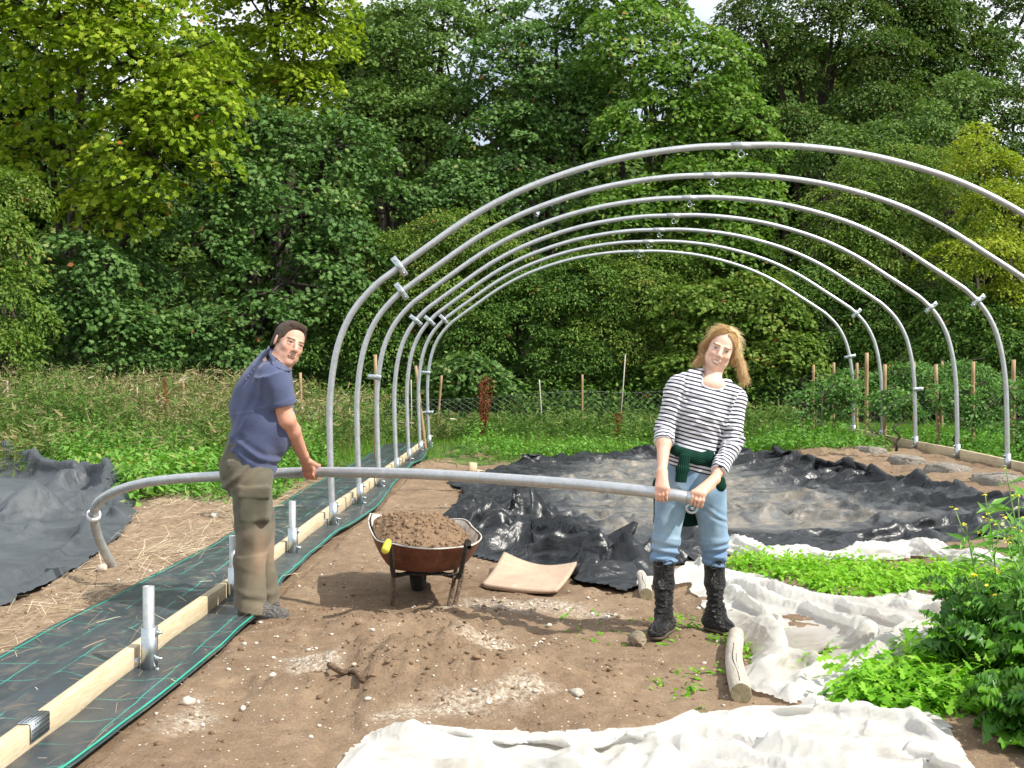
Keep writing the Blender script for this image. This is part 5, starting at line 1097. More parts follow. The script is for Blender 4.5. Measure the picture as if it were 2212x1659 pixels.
# with y = where the face looks and z = crown, x points to the person's right ear
def head(S, O, R, s=1.0, male=True):
    L = lambda x, y, z: O + R @ (V3(x, y, z) * s)
    e = lambda c, r, k=.012, op='u', rot=None: S.ell(L(*c), V3(*r) * s, R if rot is None else R @ rot, k, op)
    e((0, -.012, .035), (.073, .094, .082)); e((0, .018, -.028), (.060, .066, .082), .03); e((0, .03, -.078), (.046 if male else .041, .046, .034), .03)
    e((0, .068, -.100), (.019, .014, .014), .02)
    for q in (-1, 1):
        e((q * .036, .056, -.024), (.022, .020, .022), .02); e((q * .044, .010, -.068), (.016, .034, .028), .035)
        e((q * .031, .096, .002), (.018, .016, .010), .010, 's'); S.ell(L(q * .031, .0705, .001), V3(.0125, .0125, .0125) * s, R, .002)
        e((q * .031, .0805, .0085), (.016, .006, .004), .005); e((q * .031, .0775, -.0085), (.014, .005, .003), .006)
        e((q * .028, .080, .020), (.020, .010, .006), .010)
        e((q * .074, -.006, -.004), (.007, .018, .030), .006, rot=rotz(-q * .3)); e((q * .011, .092, -.036), (.0085, .009, .007), .006)
    S.cap(L(0, .082, .012), L(0, .103, -.028), .0075 * s, .0115 * s, .012); e((0, .101, -.032), (.0105, .009, .008), .008)
    e((0, .081, -.052), (.016, .010, .012), .012)
    if male: e((0, .0835, -.0615), (.022, .007, .004), .006); e((0, .082, -.070), (.019, .007, .005), .006)
    else:
        e((0, .082, -.062), (.027, .010, .005), .005); e((0, .080, -.078), (.023, .009, .0055), .006); e((0, .092, -.0695), (.022, .010, .0035), .003, 's'); e((0, .076, -.0695), (.022, .008, .005), .002)
        for q in (-1, 1): e((q * .036, .068, -.030), (.019, .016, .014), .015)
    S.cap(L(0, -.02, -.06), L(0, -.035, -.135), .050 * s * (1 if male else .9), .056 * s * (1 if male else .88), .025)
def face_paint(V, O, R, s, skin, male):
    q = (V - O) @ R / s; x, y, z = q.T; C = np.tile(np.array(skin, float), (len(V), 1)); nz_ = noise3(x * 60, y * 60, z * 60, 3)
    C *= (1 + .06 * nz_)[:, None]; hd = (z > -.125) & (z < .14) & (np.abs(x) < .1) & (np.abs(y) < .13)
    def mixc(m, c): m = np.where(hd, m, 0)[:, None]; C[:] = C * (1 - m) + np.array(c) * m
    ax = np.abs(x)
    mixc(.28 * np.exp(-((ax - .037) / .018) ** 2 - ((z + .03) / .016) ** 2) * (y > .03), (.62, .24, .17)); mixc(.28 * np.exp(-(x / .012) ** 2 - ((z + .032) / .012) ** 2) * (y > .08), (.6, .26, .18))
    if male: mixc(.22 * sstep(-.040, -.07, z) * sstep(.0, .06, y) * sstep(-.135, -.11, z), (.20, .13, .10)); mixc(.12 * sstep(.07, .05, ax) * sstep(-.045, -.05, z) * (y > .06) * (z > -.058), (.20, .13, .10))
    bz_ = .0215 + .002 * np.cos((ax - .03) * 60); mixc(.92 * sstep(.0050, .0030, np.abs(z - bz_ + .003)) * sstep(.009, .013, ax) * sstep(.053, .047, ax) * (y > .05), (.10, .06, .035) if male else (.22, .13, .07))
    em = ((ax - .031) / .0130) ** 2 + ((z - .001) / .0038) ** 2; mixc(sstep(1.25, .8, em) * (y > .065), (.62, .60, .57)); mixc(sstep(1.15, .85, ((ax - .031) / .0062) ** 2 + ((z - .001) / .0055) ** 2) * (em < 1.2) * (y > .07), (.05, .06, .06))
    mixc(.75 * sstep(.0018, .0008, np.abs(z - .001 - .0056 * np.sqrt(np.clip(1 - ((ax - .031) / .015) ** 2, 0, 1)))) * (np.abs(ax - .031) < .015) * (y > .06), (.07, .04, .03))
    mixc(.35 * np.exp(-((ax - .030) / .016) ** 2 - ((z + .010) / .005) ** 2) * (y > .06), (.34, .16, .11))
    if male: mixc(.8 * ((x / .022) ** 2 + ((z + .067) / .006) ** 2 < 1) * (y > .06), (.50, .26, .20)); mixc(.9 * ((np.abs(z + .0662) < .0012) & (ax < .022)) * (y > .06), (.25, .10, .08))
    else:
        mw = -.068 - .010 * (1 - (ax / .028) ** 2) + .004; mixc(.85 * ((x / .029) ** 2 + ((z + .070 - .006 * (ax / .03) ** 2) / .0135) ** 2 < 1) * (y > .055), (.50, .17, .15))
        mixc(((x / .025) ** 2 + ((z + .0690 - .007 * (ax / .03) ** 2) / .0060) ** 2 < 1) * (y > .055) * 1.0, (.80, .77, .70)); 
    mixc(.7 * ((np.abs(ax - .009) < .0035) & (np.abs(z + .041) < .0025) & (y > .08)), (.16, .06, .04))
    return C
def hand(S, wrist, c, A, U, O, tside, s=1.0, Rp=.0315, spread=.0195, start=28):
    """a right or left hand closed round a pipe: c pipe centre, A along the pipe, U towards the wrist, O towards the side of the knuckles"""
    A = _n(A); U = _n(U - A * (U @ A)); Oo = _n(np.cross(A, U)); Oo = Oo if Oo @ O > 0 else -Oo
    pt = lambda off, ang, rad: c + A * off + (U * math.cos(math.radians(ang)) + Oo * math.sin(math.radians(ang))) * rad
    kn = []
    for i in range(4):                              # index, middle, ring, little
        off = tside * (1.5 - i) * spread * s; rf = (.0088, .0090, .0086, .0074)[i] * s; ext = (0, 5, 0, -14)[i]
        k0 = pt(off, start, Rp + rf + .004); k1 = pt(off * .98, start + 48 + ext, Rp + rf); k2 = pt(off * .96, start + 88 + ext, Rp + rf * .9); k3 = pt(off * .95, start + 122 + ext, Rp + rf * .85); kn.append((k0, rf))
        S.cap(k0, k1, rf * 1.12, rf, .004); S.cap(k1, k2, rf, rf * .92, .002); S.cap(k2, k3, rf * .92, rf * .8, .002)
        S.ell(k1, V3(1, 1, 1) * rf * 1.08, None, .004)
    for k0, rf in kn: S.cap(wrist, k0, .019 * s, rf * 1.35, .012)
    mid = (wrist + kn[1][0] + kn[2][0] + wrist) / 4; S.cap(wrist, (kn[1][0] + kn[2][0]) / 2, .020 * s, .017 * s, .015, (A, 1.5))
    tb = wrist + A * tside * .022 * s + (c - wrist) * .35; t1 = pt(tside * .040 * s, -5, Rp + .012 * s); t2 = pt(tside * .036 * s, -48, Rp + .0105 * s); t3 = pt(tside * .028 * s, -85, Rp + .009 * s)
    S.cap(tb, t1, .0155 * s, .0120 * s, .010); S.cap(t1, t2, .0118 * s, .0102 * s, .003); S.cap(t2, t3, .0102 * s, .0085 * s, .003)
t = NT('skin'); cc = t.attr('Col').outputs['Color']; M_SKIN = t.done(t.pbr(cc, .48, 0, t.bump(t.noise(220, 3, .6, t.coord()), .0008, .3), .35, Subsurface_Weight=.12, Subsurface_Scale=.01))
def cloth_mat(name, ca, cb, rough=.85, weave=420, sc=5, bump=.35, attr=None):
    t = NT(name); co = t.coord(); n = t.noise(sc, 6, .65, co); c = t.ramp(n, [(.3, ca), (.7, cb)])
    if attr is not None: c = t.mix(t.attr(attr[0]).outputs['Fac'], c, attr[1])
    return t.done(t.pbr(c, rough, 0, t.bump(t.noise(weave, 2, .5, co), .0012, bump, t.bump(t.noise(14, 4, .6, co, .8), .008, .4)), .2, Sheen_Weight=.15))
def fold_noise(P, f, a, seed=0): return a * (1 - np.abs(noise3(P[:, 0] * f[0], P[:, 1] * f[1], P[:, 2] * f[2], seed)) * 2)
def wrinkle(P, T, c, L, amp, period, seed=0):
    """bunched cloth rings around a limb point c with direction T"""
    t_ = (P - c) @ T; w = np.exp(-(t_ / L) ** 2); return amp * w * np.sin(t_ / period * 6.28 + 2.2 * noise3(P[:, 0] * 9, P[:, 1] * 9, P[:, 2] * 9, seed))

# ---- the man
MD = 6.93
def Mn(px, py, dy=0.0): return V3(*W(px, py, MD + dy))
man_o = Mn(560, 1335); man_o[2] = 0
fh = _n((.60, -.80, -.06)); HRm = frame_head(fh, (.40, 0, .91)); HMS = 1.10; HOm = Mn(638, 744, -.06) - fh * .078 * HMS
SIDE = _n((.22, -.975, 0))                             # towards his right, the camera side
skinm = (.62, .36, .26)
S = Sdf(); head(S, HOm, HRm, HMS, True)
S.cap(Mn(596, 795), HOm + HRm @ V3(0, -.03, -.10), .062, .054, .03)
for a, b, r0, r1 in (((590, 800), (577, 850), .10, .12), ((577, 850), (560, 930), .12, .125), ((560, 930), (545, 990), .125, .12)): S.cap(Mn(*a), Mn(*b), r0, r1, .03, (SIDE, 1.25))
shR = Mn(589, 816, -.17); elR = Mn(619, 906, -.13); wrR = Mn(655, 984, .13)
pc, pa = pipe_at(668)
S.cap(shR, elR, .056, .048, .03); S.cap(elR, elR + (wrR - elR) * .3, .049, .047, .02); S.cap(elR + (wrR - elR) * .3, wrR, .047, .029, .02, (V3(1, 0, 0), 1.05))
hand(S, wrR, pc, pa, V3(-.12, -.35, 1), V3(.1, -1, 0), -1, 1.06, start=40)
shL = Mn(598, 805, .2); elL = Mn(590, 905, .33); pc2, pa2 = pipe_at(566); wrL = pc2 + V3(.0, -.03, .10)
S.cap(shL, elL, .06, .046, .03); S.cap(elL, wrL, .046, .029, .02); hand(S, wrL, pc2, pa2, V3(0, -.3, 1), V3(0, -1, 0), 1, 1.05, start=40)
kneeN = Mn(549, 1150, -.10); ankN = Mn(543, 1295, -.10); kneeF = Mn(560, 1150, .10); ankF = Mn(566, 1278, .13)
S.cap(Mn(538, 1020, -.09), kneeN, .085, .055, .03); S.cap(kneeN, ankN, .055, .036, .02); S.cap(Mn(542, 1020, .09), kneeF, .085, .055, .03); S.cap(kneeF, ankF, .055, .036, .02)
S.cap(ankN, Mn(590, 1322, -.11), .036, .028, .02); S.cap(ankF, Mn(588, 1303, .15), .034, .020, .02)
def paint_m(V):
    C = face_paint(V, HOm, HRm, HMS, skinm, True); low = sstep(1.38, 1.3, V[:, 2])[:, None]; C = C * (1 - low) + C * np.array([.98, .86, .80]) * low
    d = np.linalg.norm(V - pc, axis=1); h = sstep(.13, .06, d)[:, None] * .35; C = C * (1 - h) + np.array([.52, .20, .13]) * h
    return {'Col': ('COLOR', C)}
SB_ = S; man = sdf_obj('person', S, M_SKIN, None, .0036, None, paint_m, man_o); man.location = man_o
tag(man, 'man in blue polo shirt and olive work trousers, gripping the tube', 'person')
# polo shirt
M_POLO = cloth_mat('blue_polo_cloth', (.058, .073, .140), (.090, .107, .190), .85, 500, 3)
S = Sdf(); fl = (SIDE, 1.28)
S.cap(Mn(588, 812), Mn(578, 850), .100, .138, .05, fl); S.cap(Mn(560, 800), Mn(540, 850), .045, .07, .07, fl); S.cap(Mn(578, 848), Mn(566, 905), .140, .148, .05, fl); S.cap(Mn(566, 905), Mn(552, 965), .150, .142, .05, (SIDE, 1.22)); S.cap(Mn(552, 965), Mn(541, 1030), .140, .136, .05, (SIDE, 1.22))
S.cap(Mn(588, 812, -.15), Mn(594, 808, .14), .078, .078, .05); S.cap(Mn(548, 825), Mn(522, 880), .04, .06, .07, fl)
S.ell(Mn(607, 925), V3(.07, .13, .14), None, .06); S.cap(Mn(593, 803), Mn(590, 781), .088, .070, .03); S.cap(Mn(580, 788), Mn(583, 776), .062, .052, .03)
sc_ = elR - shR; S.cyl(shR - sc_ * .1, shR + sc_ * .66, .086, .079, .030); S.cap(shL, shL + (elL - shL) * .6, .084, .072, .04)
S.cap(HOm + HRm @ V3(0, -.03, -.11), HOm + HRm @ V3(0, -.03, -.0), .054, .062, .012, None, 's')
hn_ = _n(Mn(597, 1022) - Mn(486, 968)); hemn = V3(hn_[2], 0, -hn_[0]); hemn = -hemn if hemn[2] > 0 else hemn
S.plane(Mn(540, 1000), hemn)
mid = shR + sc_ * .66
def dm(P):
    z = P[:, 2]; f = fold_noise(P, (4, 4, 9), .004, 3) + fold_noise(P @ roty(.6), (13, 6, 5), .0055, 5) + fold_noise(P @ roty(-.5), (6, 6, 16), .003, 8) * sstep(1.2, 1.0, z)
    f = f + wrinkle(P, V3(.5, 0, .86), Mn(535, 962), .04, .006, .06, 9) + wrinkle(P, _n(V3(.9, 0, -.45)), Mn(558, 850, -.15), .05, .003, .06, 4) + .003 * sstep(.012, .0, np.abs((P - mid) @ _n(sc_) + .022))
    return f
def mpol(V): return {'v': ('FLOAT', np.zeros(len(V)))}
sdf_obj('polo_shirt', S, M_POLO, man, .005, dm, None, man_o); SP_ = S
def near(px, py, D0, *SS): return min([hit(q, px, py, D0) for q in SS], key=lambda p: p[1])
lo_ = smooth_poly([Mn(590, 764, .09), Mn(574, 760, .05)] + [near(*q, MD, SP_, SB_) - V3(0, .010, 0) for q in ((573, 768), (578, 777), (586, 785), (597, 792), (609, 798), (619, 801))] + [Mn(628, 800, -.02)], 30)
up_ = smooth_poly([Mn(592, 748, .08), Mn(581, 746, .045)] + [near(*q, MD, SP_, SB_) - V3(0, .006, 0) for q in ((581, 753), (586, 761), (594, 770), (604, 780), (614, 788), (622, 794))] + [Mn(626, 795, -.02)], 30)
V = np.vstack([lo_, up_, up_ + V3(.004, .006, -.001), lo_ + V3(.004, .006, 0)]); Fc = [(q * 30 + i, q * 30 + i + 1, ((q + 1) % 4) * 30 + i + 1, ((q + 1) % 4) * 30 + i) for q in range(4) for i in range(29)]
mesh_np('collar', V - man_o, Fc, M_POLO, man, True)
# pale print on the upper back
M_PRINT = mat_simple('pale_print', (.55, .56, .58), .8); m = MB()
for i in range(4):
    p = hit(SP_, 549 - i * 5.5, 798 + i * 7, MD, dm); m.box(p - man_o + V3(.001, .0, 0), (.003, .010, .011), roty(-.5), .001)
m.build('back_print', M_PRINT, man)
# short hair
M_HAIRM = mat_simple('brown_hair', (.11, .072, .048), .55, 0, .5, 90, .8, 160, .35)
S = Sdf(); L = lambda x, y, z: HOm + HRm @ (V3(x, y, z) * HMS)
eh = lambda c, r_, k=.01, op='u': S.ell(L(*c), V3(*r_) * HMS, HRm, k, op)
eh((0, -.014, .039), (.0785, .0985, .087)); eh((0, -.055, -.01), (.070, .056, .075), .02); eh((0, .050, .095), (.05, .030, .020), .02)
eh((0, .130, .006), (.125, .094, .094), .006, 's'); eh((0, .02, -.088), (.14, .115, .085), .010, 's')
for q in (-1, 1): S.cap(L(q * .068, .020, .02), L(q * .0705, .018, -.014), .008, .005, .006); eh((q * .084, -.004, -.003), (.014, .021, .033), .004, 's')
sdf_obj('hair', S, M_HAIRM, man, .0032, lambda P: .0014 * noise3(P[:, 0] * 190, P[:, 1] * 190, P[:, 2] * 90, 4), None, man_o, relax=0)
# trousers
M_TROU = cloth_mat('olive_work_cloth', (.085, .080, .056), (.135, .125, .088), .9, 380, 4, .35, ('dust', (.30, .21, .14)))
S = Sdf(); S.cap(Mn(538, 965), Mn(538, 1020), .128, .138, .04, (SIDE, 1.18)); S.cap(Mn(520, 1015, -.05), Mn(522, 1030, .06), .110, .110, .05)
hipN = Mn(543, 1035, -.085); hipF = Mn(545, 1035, .09)
S.cap(hipN, kneeN, .110, .094, .04); S.cap(kneeN, Mn(539, 1210, -.10), .090, .076, .03); S.cyl(Mn(539, 1205, -.10), Mn(543, 1322, -.10), .076, .088, .03)
S.cap(hipF, kneeF, .105, .084, .012); S.cap(kneeF, Mn(566, 1215, .12), .082, .066, .010); S.cyl(Mn(566, 1210, .12), Mn(574, 1300, .13), .066, .072, .010)
S.box(Mn(551, 1092, -.168), (.078, .026, .088), roty(.03), .012, .012); S.box(Mn(551, 1063, -.174), (.086, .027, .030), roty(.03), .008, .004)
S.box(Mn(508, 1000, -.135), (.042, .030, .020), roty(-.1), .01, .006)
S.plane(Mn(540, 958), (0, 0, 1))
S.plane(Mn(545, 1318, -.1), _n((-.33, 0, -1)))
def dt(P):
    f = fold_noise(P @ roty(.2), (9, 8, 3), .007, 13) + fold_noise(P @ roty(.7), (12, 9, 5), .005, 15)
    f = f + wrinkle(P, _n(V3(-.35, 0, 1)), Mn(525, 1138), .03, .006, .11, 3) + wrinkle(P, _n(V3(.35, 0, 1)), Mn(540, 1275), .035, .006, .09, 5) + wrinkle(P, V3(.3, 0, 1), Mn(530, 1215), .04, .001, .07, 6) + wrinkle(P, V3(-.6, 0, .8), Mn(510, 1040), .05, .008, .06, 8)
    return f
def at_(V):
    c = Mn(577, 1190, -.02); d = np.exp(-((V[:, 0] - c[0]) / .035) ** 2 - ((V[:, 2] - c[2]) / .11) ** 2) * .8 + .35 * sstep(.25, .03, V[:, 2]) * (noise3(V[:, 0] * 9, V[:, 1] * 9, V[:, 2] * 9, 2) * .5 + .5) + .25 * sstep(.2, .7, noise3(V[:, 0] * 5, V[:, 1] * 5, V[:, 2] * 5, 7)); return {'dust': ('FLOAT', np.clip(d, 0, 1))}
sdf_obj('work_trousers', S, M_TROU, man, .005, dt, at_, man_o)
# boots
M_BOOTM = mat_simple('dusty_boot', (.19, .18, .17), .85, 0, .35, 12, .5, 60); M_SOLE = mat_simple('boot_sole', (.10, .075, .055), .95, 0, .3, 12)
for (hx, tx, dy, lab) in ((516, 624, -.10, None), (543, 604, .16, None)):
    z0 = float(zg(Mn(hx, 1330, dy)[0], MD + dy)) + .004; a = Mn(hx, 1330, dy); b = Mn(tx, 1330, dy - .03); a[2] = b[2] = z0; D_ = _n(b - a); ln = np.linalg.norm(b - a); Rf = np.column_stack([D_, np.cross((0, 0, 1), D_), (0, 0, 1)])
    S = Sdf(); S.cap(a + D_ * .05 + V3(0, 0, .06), b - D_ * .055 + V3(0, 0, .042), .047, .040, .03, (Rf[:, 1], 1.05)); S.ell(b - D_ * .06 + V3(0, 0, .045), (.055, .048, .034), Rf, .03); S.cap(a + D_ * .055 + V3(0, 0, .06), a + D_ * .07 + V3(0, 0, .15), .048, .050, .03); S.cap(a + D_ * .10 + V3(0, 0, .11), b - D_ * .09 + V3(0, 0, .065), .035, .026, .03)
    S.plane(a + V3(0, 0, .018), (0, 0, -1)); bo = sdf_obj('boot', S, M_BOOTM, man, .004, lambda P: fold_noise(P, (11, 11, 11), .0015, 3), None, man_o)
    S = Sdf(); S.cap(a + D_ * .045 + V3(0, 0, .012), b - D_ * .05 + V3(0, 0, .012), .046, .050, .02); S.plane(a + V3(0, 0, .024), (0, 0, 1)); S.plane(a + V3(0, 0, -.002), (0, 0, -1)); S.box(a + D_ * .115 + V3(0, 0, -.004), (.022, .08, .012), Rf, .003, .005, 's'); so_ = sdf_obj('sole', S, M_SOLE, bo, .004, None, None, man_o)

# ---- the woman
WD = 6.35
def Wm(px, py, dy=0.0): return V3(*W(px, py, WD + dy))
wo_o = Wm(1490, 1370); wo_o[2] = 0
fw = _n((-.13, -1, -.10)); HRw = frame_head(fw, (.36, 0, .93)); HOw = Wm(1557.5, 756, -.06) - fw * .078; HS = .965
skinw = (.74, .50, .39); AX = _n(Wm(1540, 815) - Wm(1490, 1010)); SX = _n(V3(AX[2], 0, -AX[0]))
S = Sdf(); head(S, HOw, HRw, HS, False)
S.cap(Wm(1536, 832), HOw + HRw @ V3(0, -.03, -.09), .052, .046, .03)
S.cap(Wm(1522, 870), Wm(1503, 960), .085, .078, .04, (SX, 1.3)); S.cap(Wm(1503, 960), Wm(1490, 1040), .078, .10, .04, (SX, 1.4)); S.cap(Wm(1480, 838), Wm(1582, 864), .042, .042, .04)
S.ell(Wm(1540, 830, -.035), (.062, .045, .040), None, .04)
sA = Wm(1464, 835); eA = Wm(1436, 925, -.05); wA = Wm(1430, 1020, -.22); pA, aA = pipe_at(1432)
sB = Wm(1588, 868); eB = Wm(1583, 955, -.06); wB = Wm(1543, 1036, -.22); pB, aB = pipe_at(1506); pB = pB + T0 * .008
S.cap(sA, eA, .045, .038, .02); S.cap(eA, eA + (wA - eA) * .35, .037, .037, .02); S.cap(eA + (wA - eA) * .35, wA, .037, .0235, .02)
S.cap(sB, eB, .042, .034, .02); S.cap(eB, eB + (wB - eB) * .35, .034, .034, .02); S.cap(eB + (wB - eB) * .35, wB, .033, .024, .02)
hand(S, wA, pA, aA, V3(0, -.25, 1), V3(0, -1, 0), -1 if aA[0] > 0 else 1, .96, start=30); hand(S, wB, pB, aB, V3(.35, -.25, 1), V3(0, -1, 0), 1 if aB[0] > 0 else -1, .96, start=30)
kL = Wm(1441, 1158, -.03); kR = Wm(1543, 1158, .04); aL = Wm(1434, 1335, -.03); aR = Wm(1545, 1325, .08)
S.cap(Wm(1455, 1055), kL, .075, .05, .03); S.cap(kL, aL, .048, .034, .02); S.cap(Wm(1528, 1055), kR, .075, .05, .03); S.cap(kR, aR, .048, .034, .02)
def paint_w(V):
    C = face_paint(V, HOw, HRw, HS, skinw, False); low = sstep(1.2, 1.0, V[:, 2])[:, None]; C = C * (1 - low) + C * np.array([.96, .80, .74]) * low
    return {'Col': ('COLOR', C)}
SW_ = S; wom = sdf_obj('person', S, M_SKIN, None, .0034, None, paint_w, wo_o); wom.location = wo_o
tag(wom, 'smiling woman in striped top, faded jeans and tall black boots, holding the tube end', 'person')
# striped top
t = NT('striped_jersey'); sx = t.n('SeparateXYZ', {'Vector': t.attr('stripe').outputs['Vector']}).outputs; wb = t.math('MULTIPLY', t.noise(5, 3, .5, t.coord()), .5)
f1, f2 = [t.math('LESS_THAN', t.math('FRACT', t.math('ADD', t.math('DIVIDE', q, .0205), wb)), .40) for q in (sx[0], sx[1])]; sw = t.math('GREATER_THAN', sx[2], .5)
mk_ = t.math('ADD', t.math('MULTIPLY', f1, t.math('SUBTRACT', 1.0, sw)), t.math('MULTIPLY', f2, sw)); c = t.mix(mk_, (.66, .66, .69), (.028, .03, .055)); M_STR = t.done(t.pbr(c, .85, 0, t.bump(t.noise(450, 2, .5, t.coord()), .001, .3, t.bump(t.noise(16, 4, .6, t.coord(), 1.0), .008, .4)), .2))
S = Sdf(); S.cap(Wm(1524, 868), Wm(1512, 920), .098, .102, .04, (SX, 1.26)); S.cap(Wm(1512, 920), Wm(1499, 985), .102, .104, .04, (SX, 1.25)); S.cap(Wm(1499, 985), Wm(1492, 1030), .106, .115, .04, (SX, 1.32)); S.cap(Wm(1475, 832), Wm(1586, 864), .056, .056, .04); S.cap(Wm(1478, 822), Wm(1516, 813), .044, .046, .03); S.cap(Wm(1567, 838), Wm(1590, 862), .044, .050, .03)
S.ell(Wm(1498, 890, -.07), (.05, .04, .05), None, .03); S.ell(Wm(1538, 898, -.07), (.05, .04, .05), None, .03)
cuA = eA + (wA - eA) * .30; cuB = eB + (wB - eB) * .74
S.cap(sA, eA, .060, .048, .028); S.cyl(eA - (cuA - eA) * .3, cuA, .049, .047, .02); S.cap(sB, eB, .060, .048, .028); S.cap(eB, eB + (cuB - eB) * .3, .049, .048, .02); S.cyl(eB - (wB - eB) * .1, cuB, .049, .039, .02)
S.cyl(cuA - _n(cuA - eA) * .02, cuA + _n(cuA - eA) * .006, .051, .051, .004); S.cyl(cuB - _n(cuB - eB) * .02, cuB + _n(cuB - eB) * .004, .039, .039, .004)
S.ell(Wm(1541, 808, -.04), (.060, .085, .058), HRw, .006, 's'); S.plane(Wm(1500, 1016), -AX)
def dw(P): return fold_noise(P, (9, 6, 5), .0055, 23) + fold_noise(P @ roty(.7), (14, 8, 7), .003, 25) + wrinkle(P, SX, Wm(1466, 880, -.05), .03, .004, .035, 3) + wrinkle(P, SX, Wm(1575, 890, -.05), .025, .004, .035, 6) + wrinkle(P, _n(wA - eA), eA, .06, .004, .035, 7) + wrinkle(P, _n(wB - eB), eB, .09, .004, .035, 8)
def stripe(V):
    c0 = Wm(1500, 980); s = (V - c0) @ AX; r_ = V - c0 - np.outer(s, AX); dT = np.hypot((r_ @ SX) / 1.30, r_[:, 1]) / .105
    out = np.zeros(len(V)); best = np.full(len(V), 9.0)
    for (a, b, c_, rr) in ((sA, eA, .0, .056), (eA, wA, .27, .048), (sB, eB, .0, .056), (eB, wB, .27, .045)):
        T = _n(b - a); L_ = np.linalg.norm(b - a); u = (V - a) @ T; d = np.linalg.norm(V - a - np.outer(np.clip(u, 0, L_), T), axis=1) / rr
        m_ = d < best; out = np.where(m_, -(u + c_), out); best = np.where(m_, d, best)
    side = np.where((V - c0) @ SX > 0, (V - sB) @ SX, -((V - sA) @ SX))
    sel = sstep(-.10, .10, (dT - best) + .15 + 6 * side); return {'stripe': ('FLOAT_VECTOR', np.column_stack([s, out, sel]))}
sdf_obj('striped_top', S, M_STR, wom, .0042, dw, stripe, wo_o); ST_ = S
M_WHITE = cloth_mat('white_rib', (.60, .60, .62), (.68, .68, .69), .85)
pts = []
for an in np.linspace(math.radians(192), math.radians(-6), 15):    # walk outwards from the throat until the cloth begins
    for rr in range(22, 52):
        q = (1541 + rr * math.cos(an), 812 + rr * math.sin(an)); p = hit(ST_, *q, WD, dw)
        if p[1] < hit(SW_, *q, WD)[1] - .001 and p[1] < WD + .05: pts.append(p - V3(0, .001, 0)); break
pts = [(pts[max(i - 1, 0)] + 2 * p + pts[min(i + 1, len(pts) - 1)]) / 4 for i, p in enumerate(pts)]
m = MB(); m.tube(smooth_poly(pts, 40) - wo_o, .0045, 8); m.build('neckband', M_WHITE, wom, True)
# jeans
M_JEAN = cloth_mat('faded_denim', (.15, .255, .37), (.33, .44, .52), .85, 420, 6, .4, ('blue', (.085, .17, .32)))
S = Sdf(); S.cap(Wm(1492, 1005), Wm(1490, 1050), .105, .116, .04, (V3(1, 0, 0), 1.42)); S.cap(Wm(1451, 1062), kL, .086, .068, .03); S.cap(Wm(1530, 1062), kR, .088, .070, .03)
S.cyl(kL - V3(0, 0, .01), Wm(1433, 1214, -.03), .068, .064, .03); S.cyl(kR - V3(0, 0, .01), Wm(1543, 1217, .06), .070, .062, .03); S.plane(Wm(1490, 998), (0, 0, 1))
def dj(P): return fold_noise(P, (7, 6, 6), .004, 33) + fold_noise(P @ roty(.6), (12, 8, 16), .003, 35) + wrinkle(P, _n(V3(.2, 0, 1)), Wm(1435, 1190), .05, .008, .045, 3) + wrinkle(P, _n(V3(-.2, 0, 1)), Wm(1543, 1192, .05), .05, .008, .045, 4) + wrinkle(P, _n(V3(.5, 0, 1)), Wm(1490, 1085), .03, .004, .04, 8)
def jat(V): s = sstep(Wm(0, 1160)[2], Wm(0, 1200)[2], V[:, 2]) * .6 + .35 * sstep(.0, .6, noise3(V[:, 0] * 8, V[:, 1] * 8, V[:, 2] * 5, 4)) + .55 * np.exp(-((V[:, 0] - Wm(1488, 0)[0]) / .045) ** 2) * sstep(Wm(0, 1140)[2], Wm(0, 1090)[2], V[:, 2]); return {'blue': ('FLOAT', np.clip(s, 0, .9))}
je = sdf_obj('jeans', S, M_JEAN, wom, .0045, dj, jat, wo_o)
